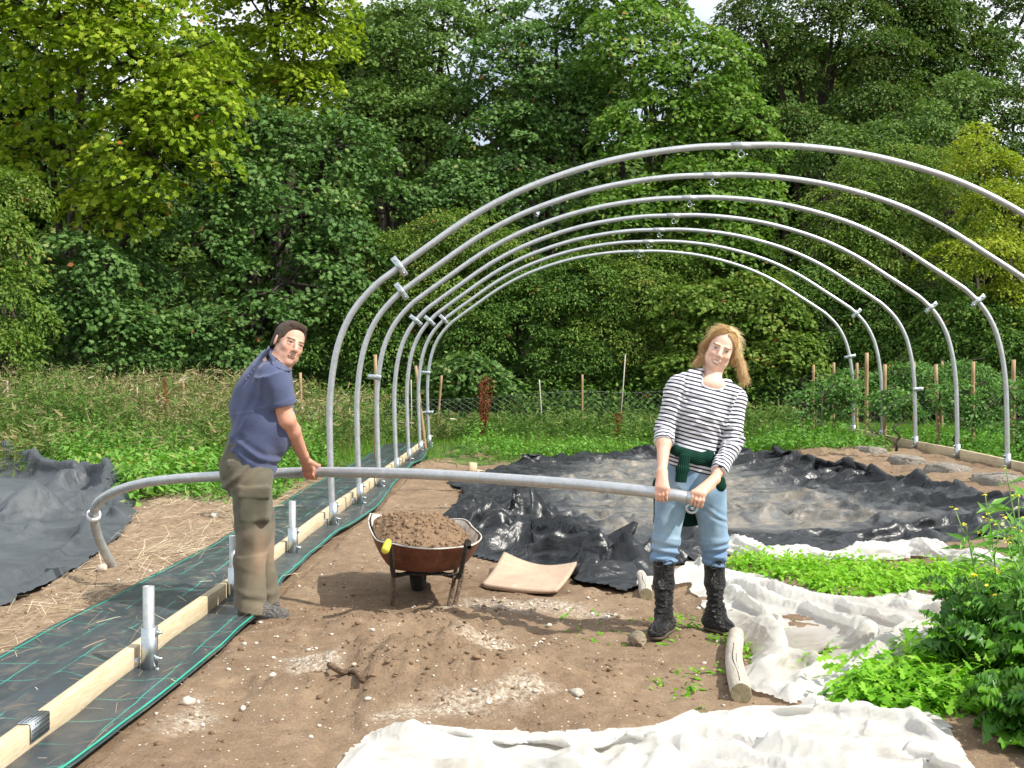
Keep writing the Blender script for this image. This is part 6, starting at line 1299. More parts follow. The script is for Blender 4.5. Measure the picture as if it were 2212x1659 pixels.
# tall laced boots
M_BOOTW = mat_simple('black_leather', (.016, .015, .016), .38, 0, .4, 9, .2, 30); M_LACE = mat_simple('black_lace', (.02, .02, .02), .7)
for (top, ank, heel, toe) in ((Wm(1434, 1204, -.03), aL + V3(0, 0, .02), (1442, .03), (1412, -.17)), (Wm(1543, 1208, .06), aR + V3(0, 0, .02), (1533, .10), (1583, -.03))):
    S = Sdf(); midp = top + (ank - top) * .5; S.cyl(top, midp, .058, .052, .02); S.cap(midp, ank, .052, .041, .03)
    hp = Wm(heel[0], 1370, heel[1]); tp2 = Wm(toe[0], 1370, toe[1]); zz = float(zg(hp[0], hp[1])) + .003; hp[2] = tp2[2] = zz; D_ = _n(tp2 - hp); Rf = np.column_stack([D_, np.cross((0, 0, 1), D_), (0, 0, 1)])
    S.cap(ank, hp + V3(0, 0, .05), .041, .042, .03); S.cap(hp + D_ * .02 + V3(0, 0, .045), tp2 - D_ * .045 + V3(0, 0, .036), .038, .036, .03, (Rf[:, 1], 1.1)); S.cap(ank + D_ * .02, tp2 - D_ * .07 + V3(0, 0, .05), .035, .028, .03)
    S.ell(tp2 - D_ * .045 + V3(0, 0, .035), (.045, .042, .030), Rf, .02); S.plane(hp + V3(0, 0, .014), (0, 0, -1))
    bt = sdf_obj('laced_boot', S, M_BOOTW, wom, .004, lambda P, ank=ank, top=top: wrinkle(P, V3(0, 0, 1), ank + V3(0, 0, .05), .06, .004, .03, 3) + fold_noise(P, (14, 14, 10), .003, 5) * sstep(top[2] - .05, top[2] - .2, P[:, 2]), None, wo_o)
    S = Sdf(); S.cap(hp + D_ * .0 + V3(0, 0, .009), tp2 - D_ * .045 + V3(0, 0, .009), .036, .043, .02); S.plane(hp + V3(0, 0, .016), (0, 0, 1)); S.plane(hp, (0, 0, -1)); sdf_obj('sole', S, M_SOLE, bt, .004, None, None, wo_o)
    m = MB(); fr_ = V3(0, -1, 0) if toe[0] < 1500 else _n(V3(.25, -1, 0)); sd = np.cross(fr_, (0, 0, 1)); nlc = 17; prev = None
    for i in range(nlc):
        u = i / (nlc - 1); ax_ = top + (ank - top) * u * .96; rr = .058 + (.041 - .058) * u; base_ = ax_ + fr_ * (rr + .001) 
        l = base_ + sd * .014 - fr_ * .002; r_ = base_ - sd * .014 - fr_ * .002; m.tube([l - wo_o, base_ + fr_ * .003 - wo_o, r_ - wo_o], .0026, 6)
        if prev is not None: m.tube([prev[0] - wo_o, base_ + fr_ * .004 - (ank - top) * .02 - wo_o, r_ - wo_o], .0022, 5); m.tube([prev[1] - wo_o, base_ + fr_ * .004 - (ank - top) * .02 - wo_o, l - wo_o], .0022, 5)
        prev = (l, r_)
    k0 = top + (ank - top) * .06 + fr_ * .064
    for sg in (-1, 1):
        m.tube(smooth_poly([k0, k0 + sd * sg * .03 + V3(0, 0, .012), k0 + sd * sg * .052 - V3(0, 0, .012), k0 + sd * sg * .025 - V3(0, 0, .022), k0], 16) - wo_o, .0022, 5); m.tube(smooth_poly([k0, k0 + sd * sg * .016 - V3(0, 0, .03), k0 + sd * sg * .022 - V3(0, 0, .075)], 8) - wo_o, .0022, 5)
    m.build('laces', M_LACE, bt, True)
# dark green jumper tied round the hips
t = NT('green_knit'); rb = t.math('FRACT', t.math('DIVIDE', t.attr('rib').outputs['Fac'], .0095)); rbh = t.math('ABSOLUTE', t.math('SUBTRACT', rb, .5))
M_KNIT = t.done(t.pbr(t.mix(t.ramp(rbh, [(.1, (0,) * 3), (.35, (1,) * 3)]), (.004, .020, .014), (.010, .050, .034)), .95, 0, t.bump(rbh, .004, .8), .1))
jump = empty('tied_jumper', tuple(wo_o), 0); jump.parent = wom; jump.matrix_parent_inverse = Matrix.Identity(4); jump.location = (0, 0, 0)
S = Sdf(); ringp = [Wm(1448, 968, -.02), Wm(1462, 975, -.10), Wm(1485, 985, -.125), Wm(1508, 988, -.128), Wm(1530, 985, -.115), Wm(1546, 980, -.05), Wm(1552, 975, .03), Wm(1530, 968, .12), Wm(1490, 960, .135), Wm(1458, 962, .09), Wm(1446, 966, .03)]
for a, b in zip(ringp, ringp[1:] + ringp[:1]): S.cap(a, b, .017, .017, .012, (V3(0, 0, 1), 1.7))
S.ell(Wm(1480, 986, -.138), (.028, .018, .03), None, .012); S.cap(Wm(1500, 992, -.125), Wm(1545, 1008, -.07), .022, .018, .015)
def rib_a(V): return {'rib': ('FLOAT', V[:, 2] + .25 * V[:, 0])}
sdf_obj('jumper_waist', S, M_KNIT, wom, .0042, lambda P: fold_noise(P, (8, 8, 16), .004, 3), rib_a, wo_o)
S = Sdf(); S.cap(Wm(1480, 985, -.148), Wm(1475, 1015, -.150), .015, .016, .012, (V3(1, 0, 0), 1.7)); S.cyl(Wm(1475, 1010, -.150), Wm(1471, 1041, -.150), .016, .015, .012, (V3(1, 0, 0), 1.85))
sdf_obj('jumper_sleeve', S, M_KNIT, wom, .004, lambda P: fold_noise(P, (10, 8, 6), .003, 3), lambda V: {'rib': ('FLOAT', V[:, 0] - .1 * V[:, 2])}, wo_o)
S = Sdf(); S.cap(Wm(1545, 1000, -.07), Wm(1553, 1050, -.06), .022, .030, .015, (V3(1, 0, 0), 1.2)); sdf_obj('jumper_sleeve', S, M_KNIT, wom, .004, lambda P: fold_noise(P, (10, 8, 6), .003, 7), lambda V: {'rib': ('FLOAT', V[:, 0] + .5 * V[:, 2])}, wo_o)
S = Sdf(); S.cap(Wm(1488, 985, .12), Wm(1485, 1100, .14), .040, .035, .03, (V3(1, 0, 0), 3.2)); S.box(Wm(1487, 1085, .15), (.185, .022, .125), None, .02, .03)
S.plane(Wm(1480, 1140, .15), (0, 0, -1)); sdf_obj('jumper_body', S, M_KNIT, wom, .005, lambda P: fold_noise(P, (14, 8, 3), .008, 3), lambda V: {'rib': ('FLOAT', V[:, 0])}, wo_o)
bpy.data.objects.remove(jump)
# hair
M_HAIRW = NT('golden_hair'); t = M_HAIRW; vv = t.attr('v').outputs['Fac']; M_HAIRW = t.done(t.pbr(t.ramp(vv, [(0, (.36, .18, .07)), (.5, (.64, .41, .18)), (1, (.92, .74, .43))]), .42, 0, None, .5))
r = np.random.default_rng(3); LW = lambda x, y, z: HOw + HRw @ (V3(x, y, z) * HS)
S = Sdf(); S.ell(LW(0, -.020, .045), V3(.079, .098, .083) * HS, HRw, .01); S.ell(LW(0, -.055, -.03), V3(.072, .052, .075) * HS, HRw, .03)
S.ell(LW(0, .140, -.016), V3(.100, .105, .100) * HS, HRw, .006, 's'); S.ell(LW(0, .04, -.10), V3(.14, .10, .085) * HS, HRw, .01, 's')
hc = sdf_obj('hair', S, M_HAIRW, wom, .0034, lambda P: .001 * noise3(P[:, 0] * 150, P[:, 1] * 60, P[:, 2] * 60, 4) - .003, lambda V: {'v': ('FLOAT', .45 + .35 * noise3(V[:, 0] * 120, V[:, 1] * 60, V[:, 2] * 60, 9))}, wo_o, relax=1)
Vh = []; Fh = []; Ah = []; nn = 0
def strand(P, w, v):
    global nn
    P = smooth_poly(P, 14); T = np.gradient(P, axis=0); T /= np.linalg.norm(T, axis=1)[:, None] + 1e-9; s = np.cross(T, [0, 1.0, 0]); s /= np.linalg.norm(s, axis=1)[:, None] + 1e-9; q = np.cross(T, s); ww = w * np.linspace(1.1, .35, 14)[:, None]
    rg = np.stack([P + s * ww, P - s * ww * .5 + q * ww * .87, P - s * ww * .5 - q * ww * .87], 1).reshape(-1, 3); Vh.append(rg)
    for i in range(13):
        for k in range(3): Fh.append((nn + i * 3 + k, nn + i * 3 + (k + 1) % 3, nn + (i + 1) * 3 + (k + 1) % 3, nn + (i + 1) * 3 + k))
    Ah.extend([v] * len(rg)); nn += len(rg)
for g in range(150):
    sd = 1 if r.random() < .56 else -1; back = r.random() < .3
    x0 = -sd * r.uniform(.0, .018) - .003; y0 = r.uniform(-.07, .064); zsk = lambda x, y: .035 + .088 * math.sqrt(max(.02, 1 - (x / .080) ** 2 - ((y + .012) / .100) ** 2)) + .003; zc = zsk(x0, y0)
    p0 = V3(x0, y0, zc); wv = r.uniform(-1, 1)
    xa = .050 + .006 * r.normal(); a1 = V3(-sd * xa, y0 * .90 - .002, zsk(xa, y0 * .90)); a2 = V3(-sd * (.079 + .003 * r.normal()), y0 * .62 - .012, .016 + .010 * r.normal()); a3 = V3(-sd * (.085 + .010 * r.normal()), y0 * .5 - .03, -.035 + .015 * r.normal())
    if sd > 0:
        ln = r.uniform(0, 1); e = V3(*Wm(1590 + 26 * ln * r.uniform(.5, 1) + 3 * r.normal(), 770 + 62 * ln + 5 * r.normal(), .0 + .05 * r.random())); e2 = V3(*Wm(1593 + 9 * ln + 3 * r.normal(), 758 + 30 * ln, .02))
    else: ln = r.uniform(0, 1); e = V3(*Wm(1524 - 27 * ln + 4 * r.normal(), 768 + 24 * ln, .0 + .05 * r.random())); e2 = V3(*Wm(1521 - 5 * ln + 3 * r.normal(), 764 + 9 * ln, .02))
    cv = np.clip(.5 + .2 * r.normal(), 0, 1)
    for k in range(20):
        jo = r.normal(0, .0042, 3); j = lambda s_: jo * (s_ / .004) + r.normal(0, .0006, 3)
        P = [HOw + HRw @ ((p0 + j(.003)) * HS), HOw + HRw @ ((a1 + j(.0035)) * HS), HOw + HRw @ ((a2 + j(.004)) * HS), HOw + HRw @ ((a3 + j(.0045)) * HS), e2 + j(.005), e + j(.009) + r.normal(0, .004, 3)]
        strand(P, r.uniform(.0006, .0011), np.clip(cv + .12 * r.normal(), 0, 1))
for i in range(320):
    th = r.uniform(-1.9, 1.9); p0 = LW(-.080 * math.sin(th), r.uniform(-.05, .05), .045 + .080 * math.cos(th)); d = HRw @ V3(-math.sin(th), r.normal(0, .3), math.cos(th) * .6); tg_ = HRw @ V3(-math.cos(th), 0, -math.sin(th)) * (1 if th > 0 else -1); q = r.uniform(.3, 1.5); strand([p0, p0 + d * .010 * q + tg_ * .012, p0 + d * .022 * q + tg_ * .034 * q + V3(.004, 0, -.004)], .0006, .9)
mesh_np('loose_hair', np.vstack(Vh) - wo_o, Fh, M_HAIRW, wom, True, {'v': ('POINT', 'FLOAT', Ah)})
m = MB(); p = LW(-.078, .0, -.045); m.tube([p + V3(math.cos(a) * .006, 0, math.sin(a) * .008) - wo_o for a in np.linspace(0, 6.28, 12, False)], .0015, 6, closed=True); m.build('earring', mat_simple('copper', (.6, .25, .1), .3, .8), wom)
# ------------------------------------------------------------------ wheelbarrow
t = NT('rusty_tray'); co = t.coord(); n = t.noise(7, 6, .7, co); n2 = t.noise(26, 5, .7, co)
rc = t.ramp(n, [(.3, (.075, .022, .012)), (.55, (.17, .062, .032)), (.75, (.26, .12, .06))]); rc = t.mix(t.ramp(n2, [(.55, (0,) * 3), (.75, (.6,) * 3)]), rc, (.30, .17, .09))
M_RUST = t.done(t.pbr(rc, .62, .2, t.bump(n2, .003, .4), .4))
t = NT('whitish_tray_lining'); co = t.coord(); n = t.noise(11, 6, .7, co); M_LINE = t.done(t.pbr(t.ramp(n, [(.35, (.30, .23, .16)), (.5, (.60, .57, .50)), (.75, (.75, .73, .68))]), .75))
M_BARM = mat_simple('worn_barrow_tube', (.055, .048, .042), .5, .4, .5, 14, .3, 50); M_LEGM = mat_simple('muddy_leg_tube', (.20, .13, .09), .8, .1, .4, 10, .5, 50); M_TYRE = mat_simple('tyre_rubber', (.022, .022, .022), .8, 0, .4, 12, .4, 40)
bw = empty('wheelbarrow', (W(910, 1320, 7.3)[0], 7.3, float(zg(W(910, 1320, 7.3)[0], 7.3))), 0, 'old rusty wheelbarrow heaped with soil, seen from behind its handles', 'wheelbarrow'); bo_ = np.array(bw.location)
RIM = [(800, 1110, 7.95), (868, 1120, 8.08), (940, 1124, 8.1), (1000, 1122, 7.95), (1022, 1140, 7.55), (1040, 1160, 7.18), (1022, 1177, 6.98), (985, 1183, 6.90), (935, 1186, 6.86), (885, 1182, 6.88), (845, 1174, 6.93), (815, 1167, 7.02), (801, 1146, 7.3), (796, 1126, 7.62)]
rim = smooth_poly([W(*p) for p in RIM + RIM[:1]], 97)[:-1]; cen = rim.mean(0); nr = len(rim)
V = []; lev = 9
bot_c = np.array([cen[0] - .0, cen[1] - .03, cen[2] - .19])
for l in range(lev):
    u = l / (lev - 1); q = math.sin(u * math.pi / 2); sc = 1 - .46 * u ** 1.2
    for p in rim: d = p - cen; V.append(np.array([bot_c[0] + (cen[0] - bot_c[0]) * (1 - u) + d[0] * sc, bot_c[1] + (cen[1] - bot_c[1]) * (1 - u) + d[1] * sc * .97, (p[2] * (1 - q) + bot_c[2] * q) + (0 if l else 0)]))
nV = len(V); V.append(bot_c - np.array([0, 0, .004])); Fo = [(l * nr + k, (l + 1) * nr + k, (l + 1) * nr + (k + 1) % nr, l * nr + (k + 1) % nr) for l in range(lev - 1) for k in range(nr)] + [((lev - 1) * nr + k, nV, (lev - 1) * nr + (k + 1) % nr) for k in range(nr)]
mesh_np('tray', np.array(V) - bo_, Fo, M_RUST, bw, True)
Vi = [c + (cen - c) * np.array([.05, .05, 0]) + np.array([0, 0, .002]) for c in np.array(V[:nr * 5])]; Fi = [(l * nr + k, l * nr + (k + 1) % nr, (l + 1) * nr + (k + 1) % nr, (l + 1) * nr + k) for l in range(4) for k in range(nr)]
mesh_np('tray_lining', np.array(Vi) - bo_, Fi, M_LINE, bw, True)
m = MB(); m.tube(rim - bo_ + np.array([0, 0, .001]), .0045, 8, closed=True); m.build('tray_rim', M_LINE, bw, True)
# heap of soil in the tray
Rr = 26; V = []; Fs = []
for i in range(Rr + 1):
    u = i / Rr
    for k in range(nr): d = rim[k] - cen; p = cen + d * np.array([.91, .90, 1]) * u; V.append([p[0], p[1], 0])
V = np.array(V); u = np.repeat(np.arange(Rr + 1) / Rr, nr); rz_ = np.tile(rim[:, 2], Rr + 1)
right = sstep(.02, .3, V[:, 0] - cen[0]) * .5
top = rz_ * u + (1 - u) * cen[2]; V[:, 2] = top - .030 - .05 * right * u + .125 * (1 - u ** 2.2) * (1 - .25 * right) + .014 * fbm2(V[:, 0] * 18, V[:, 1] * 18, 5, 4) + .012 * fbm2(V[:, 0] * 45, V[:, 1] * 45, 6, 3)
Fs = [(i * nr + k, (i + 1) * nr + k, (i + 1) * nr + (k + 1) % nr, i * nr + (k + 1) % nr) for i in range(Rr) for k in range(nr)]
n_ = 900; uu = np.sqrt(RNG.random(n_)) * .97; kk = RNG.integers(0, nr, n_); ci = (uu * Rr).astype(int) * nr + kk
heap = empty('soil_heap', tuple(bo_), 0, 'crumbly brown soil heaped in the wheelbarrow', 'soil heap')
mesh_np('soil', V - bo_, Fs, M_CLOD, heap, True, {'v': ('POINT', 'FLOAT', np.full(len(V), .5))})
cb_ = V[ci] - bo_; bm = bmesh.new(); bmesh.ops.create_icosphere(bm, subdivisions=1, radius=1); v0 = np.array([v.co[:] for v in bm.verts]); f0 = np.array([[v.index for v in f.verts] for f in bm.faces]); bm.free()
sz = RNG.gamma(2.4, .0032, n_).clip(.003, .02); Vc = (v0[None] * (1 + RNG.uniform(-.35, .35, (n_, len(v0), 1))) * sz[:, None, None] + cb_[:, None]).reshape(-1, 3)
o = mesh_np('crumbs', Vc, (f0[None] + (np.arange(n_) * len(v0))[:, None, None]).reshape(-1, 3), M_CLOD, heap, False, {'v': ('FACE', 'FLOAT', np.repeat(RNG.random(n_), len(f0)))}); o['kind'] = 'stuff'
B = lambda px, py, D: np.array(W(px, py, D)) - bo_
def onz(px, D): x = W(px, 1300, D)[0]; return np.array([x, D, float(zg(x, D)) - .02]) - bo_
m = MB(); m.tube(smooth_poly([B(838, 1172, 6.58), B(842, 1178, 6.66), B(846, 1215, 6.86), B(849, 1238, 7.0), B(858, 1243, 7.2), B(880, 1238, 7.6), B(893, 1236, 8.0)], 40), .0135, 12); m.build('handle', M_BARM, bw, True)
m = MB(); hp_ = smooth_poly([B(1013, 1171, 6.60), B(1009, 1170, 6.66), B(1004, 1195, 6.82), B(994, 1240, 6.97), B(985, 1246, 7.2), B(950, 1238, 7.6), B(925, 1236, 8.0)], 40); m.tube(hp_, .0145, 12); m.build('handle', M_BARM, bw, True)
m = MB(); e_ = B(1010, 1170, 6.64); m.pipe(e_ + np.array([.012, -.075, -.022]), e_, .0155, .012, 18); m.build('open_end', M_BARM, bw, True)
m = MB(); g0 = B(838, 1173, 6.58); dg = np.array([-.004, -.095, -.028]); m.tube([g0 - dg * .2, g0 + dg * .1, g0 + dg * .5, g0 + dg * .95, g0 + dg], [.017, .0205, .0195, .021, .017], 16)
for q in range(7): m.tube([g0 + dg * (.15 + q * .11), g0 + dg * (.19 + q * .11)], .0222, 14)
m.build('yellow_grip', mat_simple('yellow_rubber', (.62, .58, .06), .5, 0, .12, 12), bw, True)
for (ax_, ay, ad, bx_, bd, mt) in ((849, 1225, 7.10, 847, 7.12, M_LEGM), (1000, 1228, 7.02, 979, 6.97, M_LEGM), (985, 1226, 7.12, 966, 7.05, M_LEGM)):
    m = MB(); a = B(ax_, ay, ad); b = onz(bx_, bd); m.tube(smooth_poly([a, a * .5 + b * .5 + np.array([.004, 0, 0]), b], 10), .0135 if bx_ != 966 else .012, 12); m.build('leg', mt, bw, True)
m = MB(); m.tube([onz(966, 7.05) + np.array([0, 0, .014]), onz(979, 6.97) + np.array([0, 0, .014])], .012, 8); m.tube([B(850, 1240, 7.1), B(992, 1240, 7.05)], .009, 8); m.build('brace', M_BARM, bw, True)
wc = np.array([W(908, 1300, 7.75)[0], 7.62, float(zg(0, 7.6)) + .185]) - bo_; m = MB()
prf = [(.0, .0425), (.06, .042)]
m.tube([wc + np.array([0, math.cos(a) * .145, math.sin(a) * .145]) for a in np.linspace(0, 2 * math.pi, 40, False)], .043, 14, closed=True)
wh = empty('wheel', (0, 0, 0)); wh.parent = bw; m.build('tyre', M_TYRE, wh, True)
m = MB(); m.tube([wc - np.array([.03, 0, 0]), wc + np.array([.03, 0, 0])], .105, 24); m.tube([wc - np.array([.085, 0, 0]), wc + np.array([.085, 0, 0])], .012, 10); m.build('hub', M_BARM, wh)
m = MB()
for sx_ in (-1, 1): m.tube([wc + np.array([sx_ * .075, 0, 0]), wc + np.array([sx_ * .085, -.1, .12]), wc + np.array([sx_ * .09, .22, .02])], .011, 8)
m.build('fork', M_BARM, bw, True)
# ------------------------------------------------------------------ clay-coloured curved board
t = NT('clay_board'); n = t.noise(6, 6, .7, t.coord()); n2 = t.noise(60, 4, .7, t.coord()); M_BOARD = t.done(t.pbr(t.mix(.35, t.ramp(n, [(.3, (.36, .255, .175)), (.7, (.50, .375, .27))]), t.ramp(n2, [(.3, (.30, .19, .12)), (.7, (.60, .46, .35))])), .85, 0, t.bump(n2, .002, .5)))
c00 = np.array(Gp(1041, 1262, .03)); c10 = np.array(Gp(1204, 1274, .03)); c01 = np.array(W(1089, 1219, 8.45)); c11 = np.array(W(1246, 1233, 8.20)); c01[2] = max(c01[2], .12); c11[2] = max(c11[2], .09); n = 26; V = []
for j in range(n):
    for i in range(n):
        u, v = i / (n - 1), j / (n - 1); p = (c00 * (1 - u) + c10 * u) * (1 - v) + (c01 * (1 - u) + c11 * u) * v; p = p + np.array([0, 0, -.055 * math.sin(u * math.pi) * (.5 + .5 * v) - .018 * math.sin(v * math.pi)]); p[1] -= .07 * math.sin(u * math.pi) * (1 - v); p[2] += .02 * (1 - v) * .5; V.append(p)
V = np.array(V); th_ = np.array([0, 0, -.026]); n2_ = n * n; VV = np.vstack([V, V + th_]); Fb = [(j * n + i, j * n + i + 1, (j + 1) * n + i + 1, (j + 1) * n + i) for j in range(n - 1) for i in range(n - 1)]
Fb += [tuple(q + n2_ for q in f[::-1]) for f in Fb]; bd_ = [i for i in range(n)] + [j * n + n - 1 for j in range(1, n)] + [(n - 1) * n + i for i in range(n - 2, -1, -1)] + [j * n for j in range(n - 2, 0, -1)]
Fb += [(bd_[k], bd_[k] + n2_, bd_[(k + 1) % len(bd_)] + n2_, bd_[(k + 1) % len(bd_)]) for k in range(len(bd_))]
VV[:, 2] = np.maximum(VV[:, 2], zsoft(VV[:, 0], VV[:, 1]) + .006 + np.concatenate([np.full(n2_, .026), np.zeros(n2_)])); o0_ = VV[0].copy()
o = mesh_np('curved_board', VV - o0_, Fb, M_BOARD, None, False, None, tuple(o0_)); tag(o, 'clay-coloured curved board lying on the soil before the black sheet', 'board')
# logs, stick, blocks
def log(px, py, D, px2, py2, D2, r0, r1, label, curve=.0):
    a = np.array([(px - VX) * D / F, D, 0]); b = np.array([(px2 - VX) * D2 / F, D2, 0]); a[2] = float(zg(a[0], a[1])) + r0 * .86; b[2] = float(zg(b[0], b[1])) + r1 * .86
    pts = smooth_poly([a, (a + b) / 2 + np.array([curve, 0, .004]), b], 28); rr = np.linspace(r0, r1, 28) * (1 + .035 * np.sin(np.linspace(0, 9, 28)))
    root = empty('log', tuple(a), 0, label, 'log', 'weathered logs on the fleece edge'); m = MB(); m.tube(pts - a, rr, 22, jit=.02, cap=False); m.build('bark', M_GREYW, root, True)
    T = _n(pts[0] - pts[1]); N = _n(np.cross(T, (0, 0, 1))); Bb = np.cross(T, N); V = [T * .001]; Fc = []; rg = 6
    for q in range(1, rg + 1):
        for k in range(22): an = 2 * math.pi * k / 22; V.append((N * math.cos(an) + Bb * math.sin(an)) * r0 * q / rg * (1.0 if q < rg else 1.0) + T * (.002 if q % 2 else .0))
    Fc = [(0, 1 + k, 1 + (k + 1) % 22) for k in range(22)] + [(1 + (q - 1) * 22 + k, 1 + q * 22 + k, 1 + q * 22 + (k + 1) % 22, 1 + (q - 1) * 22 + (k + 1) % 22) for q in range(1, rg) for k in range(22)]
    mesh_np('cut_end', np.array(V), Fc, M_CUT, root)
    m = MB()
    for q, (s0, s1, w) in enumerate(((.05, .68, .0019), (.25, .5, .0012))):
        ids = np.linspace(s0 * 27, s1 * 27, 18).astype(int); off = .004; m.tube([pts[i] - a + np.array([off * math.sin(i * .45 + q) - .006 + .014 * q, -.001, rr[i] * .985]) for i in ids], w, 5)
    m.build('crack', M_DARK, root)
t = NT('cut_wood'); M_CUT = t.done(t.pbr(t.ramp(t.noise(34, 5, .7, t.coord()), [(.3, (.12, .095, .05)), (.7, (.32, .27, .17))]), .9))
log(1601, 1509, 5.12, 1590, 1385, 6.2, .045, .040, 'large cracked grey log in front of the right boot, at the fleece edge', -.02)
log(1396, 1283, 7.38, 1378, 1214, 8.35, .040, .037, 'smaller pale grey log just left of the left boot', .01)
sp = [np.array([*G(711, 1441), 0]), np.array([*G(735, 1462), 0]), np.array([*G(752, 1475), 0]), np.array([*G(770, 1488), 0]), np.array([*G(783, 1503), 0])]
zs_ = [float(zg(p[0], p[1])) + .012 for p in sp]
for i, p in enumerate(sp): p[2] = zs_[0] + (zs_[-1] - zs_[0]) * i / 4 + max(0, max(z - (zs_[0] + (zs_[-1] - zs_[0]) * k / 4) for k, z in enumerate(zs_))) * .8 + .006 * (i % 2)
m = MB(); pts = smooth_poly(sp, 24); m.tube(pts - sp[0], np.interp(np.arange(24), [0, 8, 12, 18, 23], [.013, .012, .010, .012, .014]), 10, jit=.08); o = m.build('stick', mat_simple('stick_bark', (.20, .12, .07), .9, 0, .5, 14, .5, 60), None, True); o.location = sp[0]; tag(o, 'crooked brown stick lying on the soil in front of the wheelbarrow', 'stick')
for (px, py, sz, rz_, tl, lab) in ((1021, 990, (.10, .07, .12), .3, .1, 'taller pale wood block on the far soil heap, left of the two'), (1040, 994, (.13, .07, .05), .1, .25, 'lower pale wood block leaning beside the taller one on the soil heap')):
    x, y = G(px, py, .0); x, y = G(px, py + 2, .16); m = MB(); m.box((0, 0, sz[2] / 2 - .015), sz, rotz(rz_) @ roty(tl), .004); o = m.build('wood_block', mat_simple('sawn_block', (.66, .52, .34), .8, 0, .12, 9), None); o.location = (x, y, float(zg(x, y))); tag(o, lab, 'wood block', 'offcuts on the soil heap')
for (px, py, s, lab) in ((262, 1086, 0, 'pair of white-handled pliers lying on the tarpaulin behind the bent tube'),):
    x, y = G(px, py + 6, .0); z = float(zg(x, y)) + .03; root = empty('pliers', (x, y, z), .2, lab, 'pliers'); m = MB(); m.tube([(-.17, 0, .0), (-.1, .02, .0), (-.02, 0, .0), (.05, 0, .0)], .007, 8); m.tube([(-.17, -.05, .0), (-.09, -.03, .0), (-.02, 0, .0)], .007, 8); m.build('handle', mat_simple('white_plastic', (.75, .75, .74), .5), root, True); m = MB(); m.tube([(.05, 0, .0), (.10, .01, .0)], [.012, .006], 8); m.build('jaw', M_ZINC, root, True)
# ------------------------------------------------------------------ tall mustard greens at the right
ML_MUS = mat_leaf('leaf_mustard', [(0, (.035, .13, .012)), (.5, (.085, .25, .022)), (.9, (.17, .38, .04)), (1, (.24, .47, .07))], .34, .36, spec=.55)
M_STEM = mat_simple('mustard_stem', (.16, .30, .07), .5, 0, .2, 9); M_YEL = mat_simple('yellow_petal', (.80, .66, .02), .6, 0, .1)
r = np.random.default_rng(77)
def big_leaf(Vl, Fl, Al, base, dirv, L_, Wd, droop, v, frill=.022):
    nseg = 17; T = _n(dirv); sd = _n(np.cross(T, (0, 0, 1))); P = base.copy(); k0 = len(Vl); up = np.cross(sd, T); pts = []
    ang = math.atan2(T[2], math.hypot(T[0], T[1])); hd = _n((T[0], T[1], 0))
    lobes_ = r.uniform(.55, 1.0, 12)
    for i in range(nseg + 1):
        u = i / nseg; a = ang - droop * u ** 1.3; d = hd * math.cos(a) + V3(0, 0, math.sin(a)); nrm = np.cross(sd, d); pts.append((P.copy(), nrm)); P = P + d * L_ / nseg
    for i, (p, nrm) in enumerate(pts):
        u = i / nseg; prof_ = (math.sin(min(1, max(0, (u - .22) / .78)) ** .75 * math.pi) ** .7 if u > .22 else .06 + .05 * (i % 2)); tooth = r.uniform(.8, 1.15) if i % 2 else r.uniform(.38, .7); tooth = tooth * (.7 + .5 * lobes_[i % 12]); w = Wd * max(prof_, .04) * tooth
        fr = frill * (1 if i % 2 else -1) * prof_ + r.normal(0, .004)
        sw = np.cross(nrm, sd); Vl += [p - nrm * .004, p + sd * w * .5 + nrm * (.10 * Wd + fr * .5), p + sd * w + nrm * (.12 * Wd - fr) + sw * w * -.25, p - sd * w * .5 + nrm * (.10 * Wd + fr * .5), p - sd * w + nrm * (.12 * Wd - fr) + sw * w * -.25]
        Al += [v] * 5
    for i in range(nseg):
        a = k0 + i * 5; b = a + 5; Fl += [(a, b, b + 1, a + 1), (a + 1, b + 1, b + 2, a + 2), (a, a + 3, b + 3, b), (a + 3, a + 4, b + 4, b + 3)]
MP = [(2.06, 4.85, .38, 17, .30, 'broad mustard plant in the lower right corner, lowest in the picture'), (1.86, 4.62, .24, 13, .26, 'mustard plant at the bottom edge, half over the near fleece'), (2.3, 4.6, .60, 18, .33, 'large mustard plant cut by the right edge near the bottom'), (2.0, 5.45, .36, 17, .32, 'mustard plant with long arching leaves over the spread fleece'), (2.34, 5.35, .66, 18, .32, 'tall mustard plant at the right edge, middle of the clump'),
      (2.28, 6.1, .36, 14, .28, 'mustard plant at the back of the clump, beside the green bed'), (2.62, 6.1, .72, 16, .30, 'rear mustard plant at the right edge, under the yellow flowers'), (2.02, 4.38, .26, 12, .32, 'mustard plant in the very corner at the bottom right, partly cut off')]
MG = 'tall mustard greens at the right'
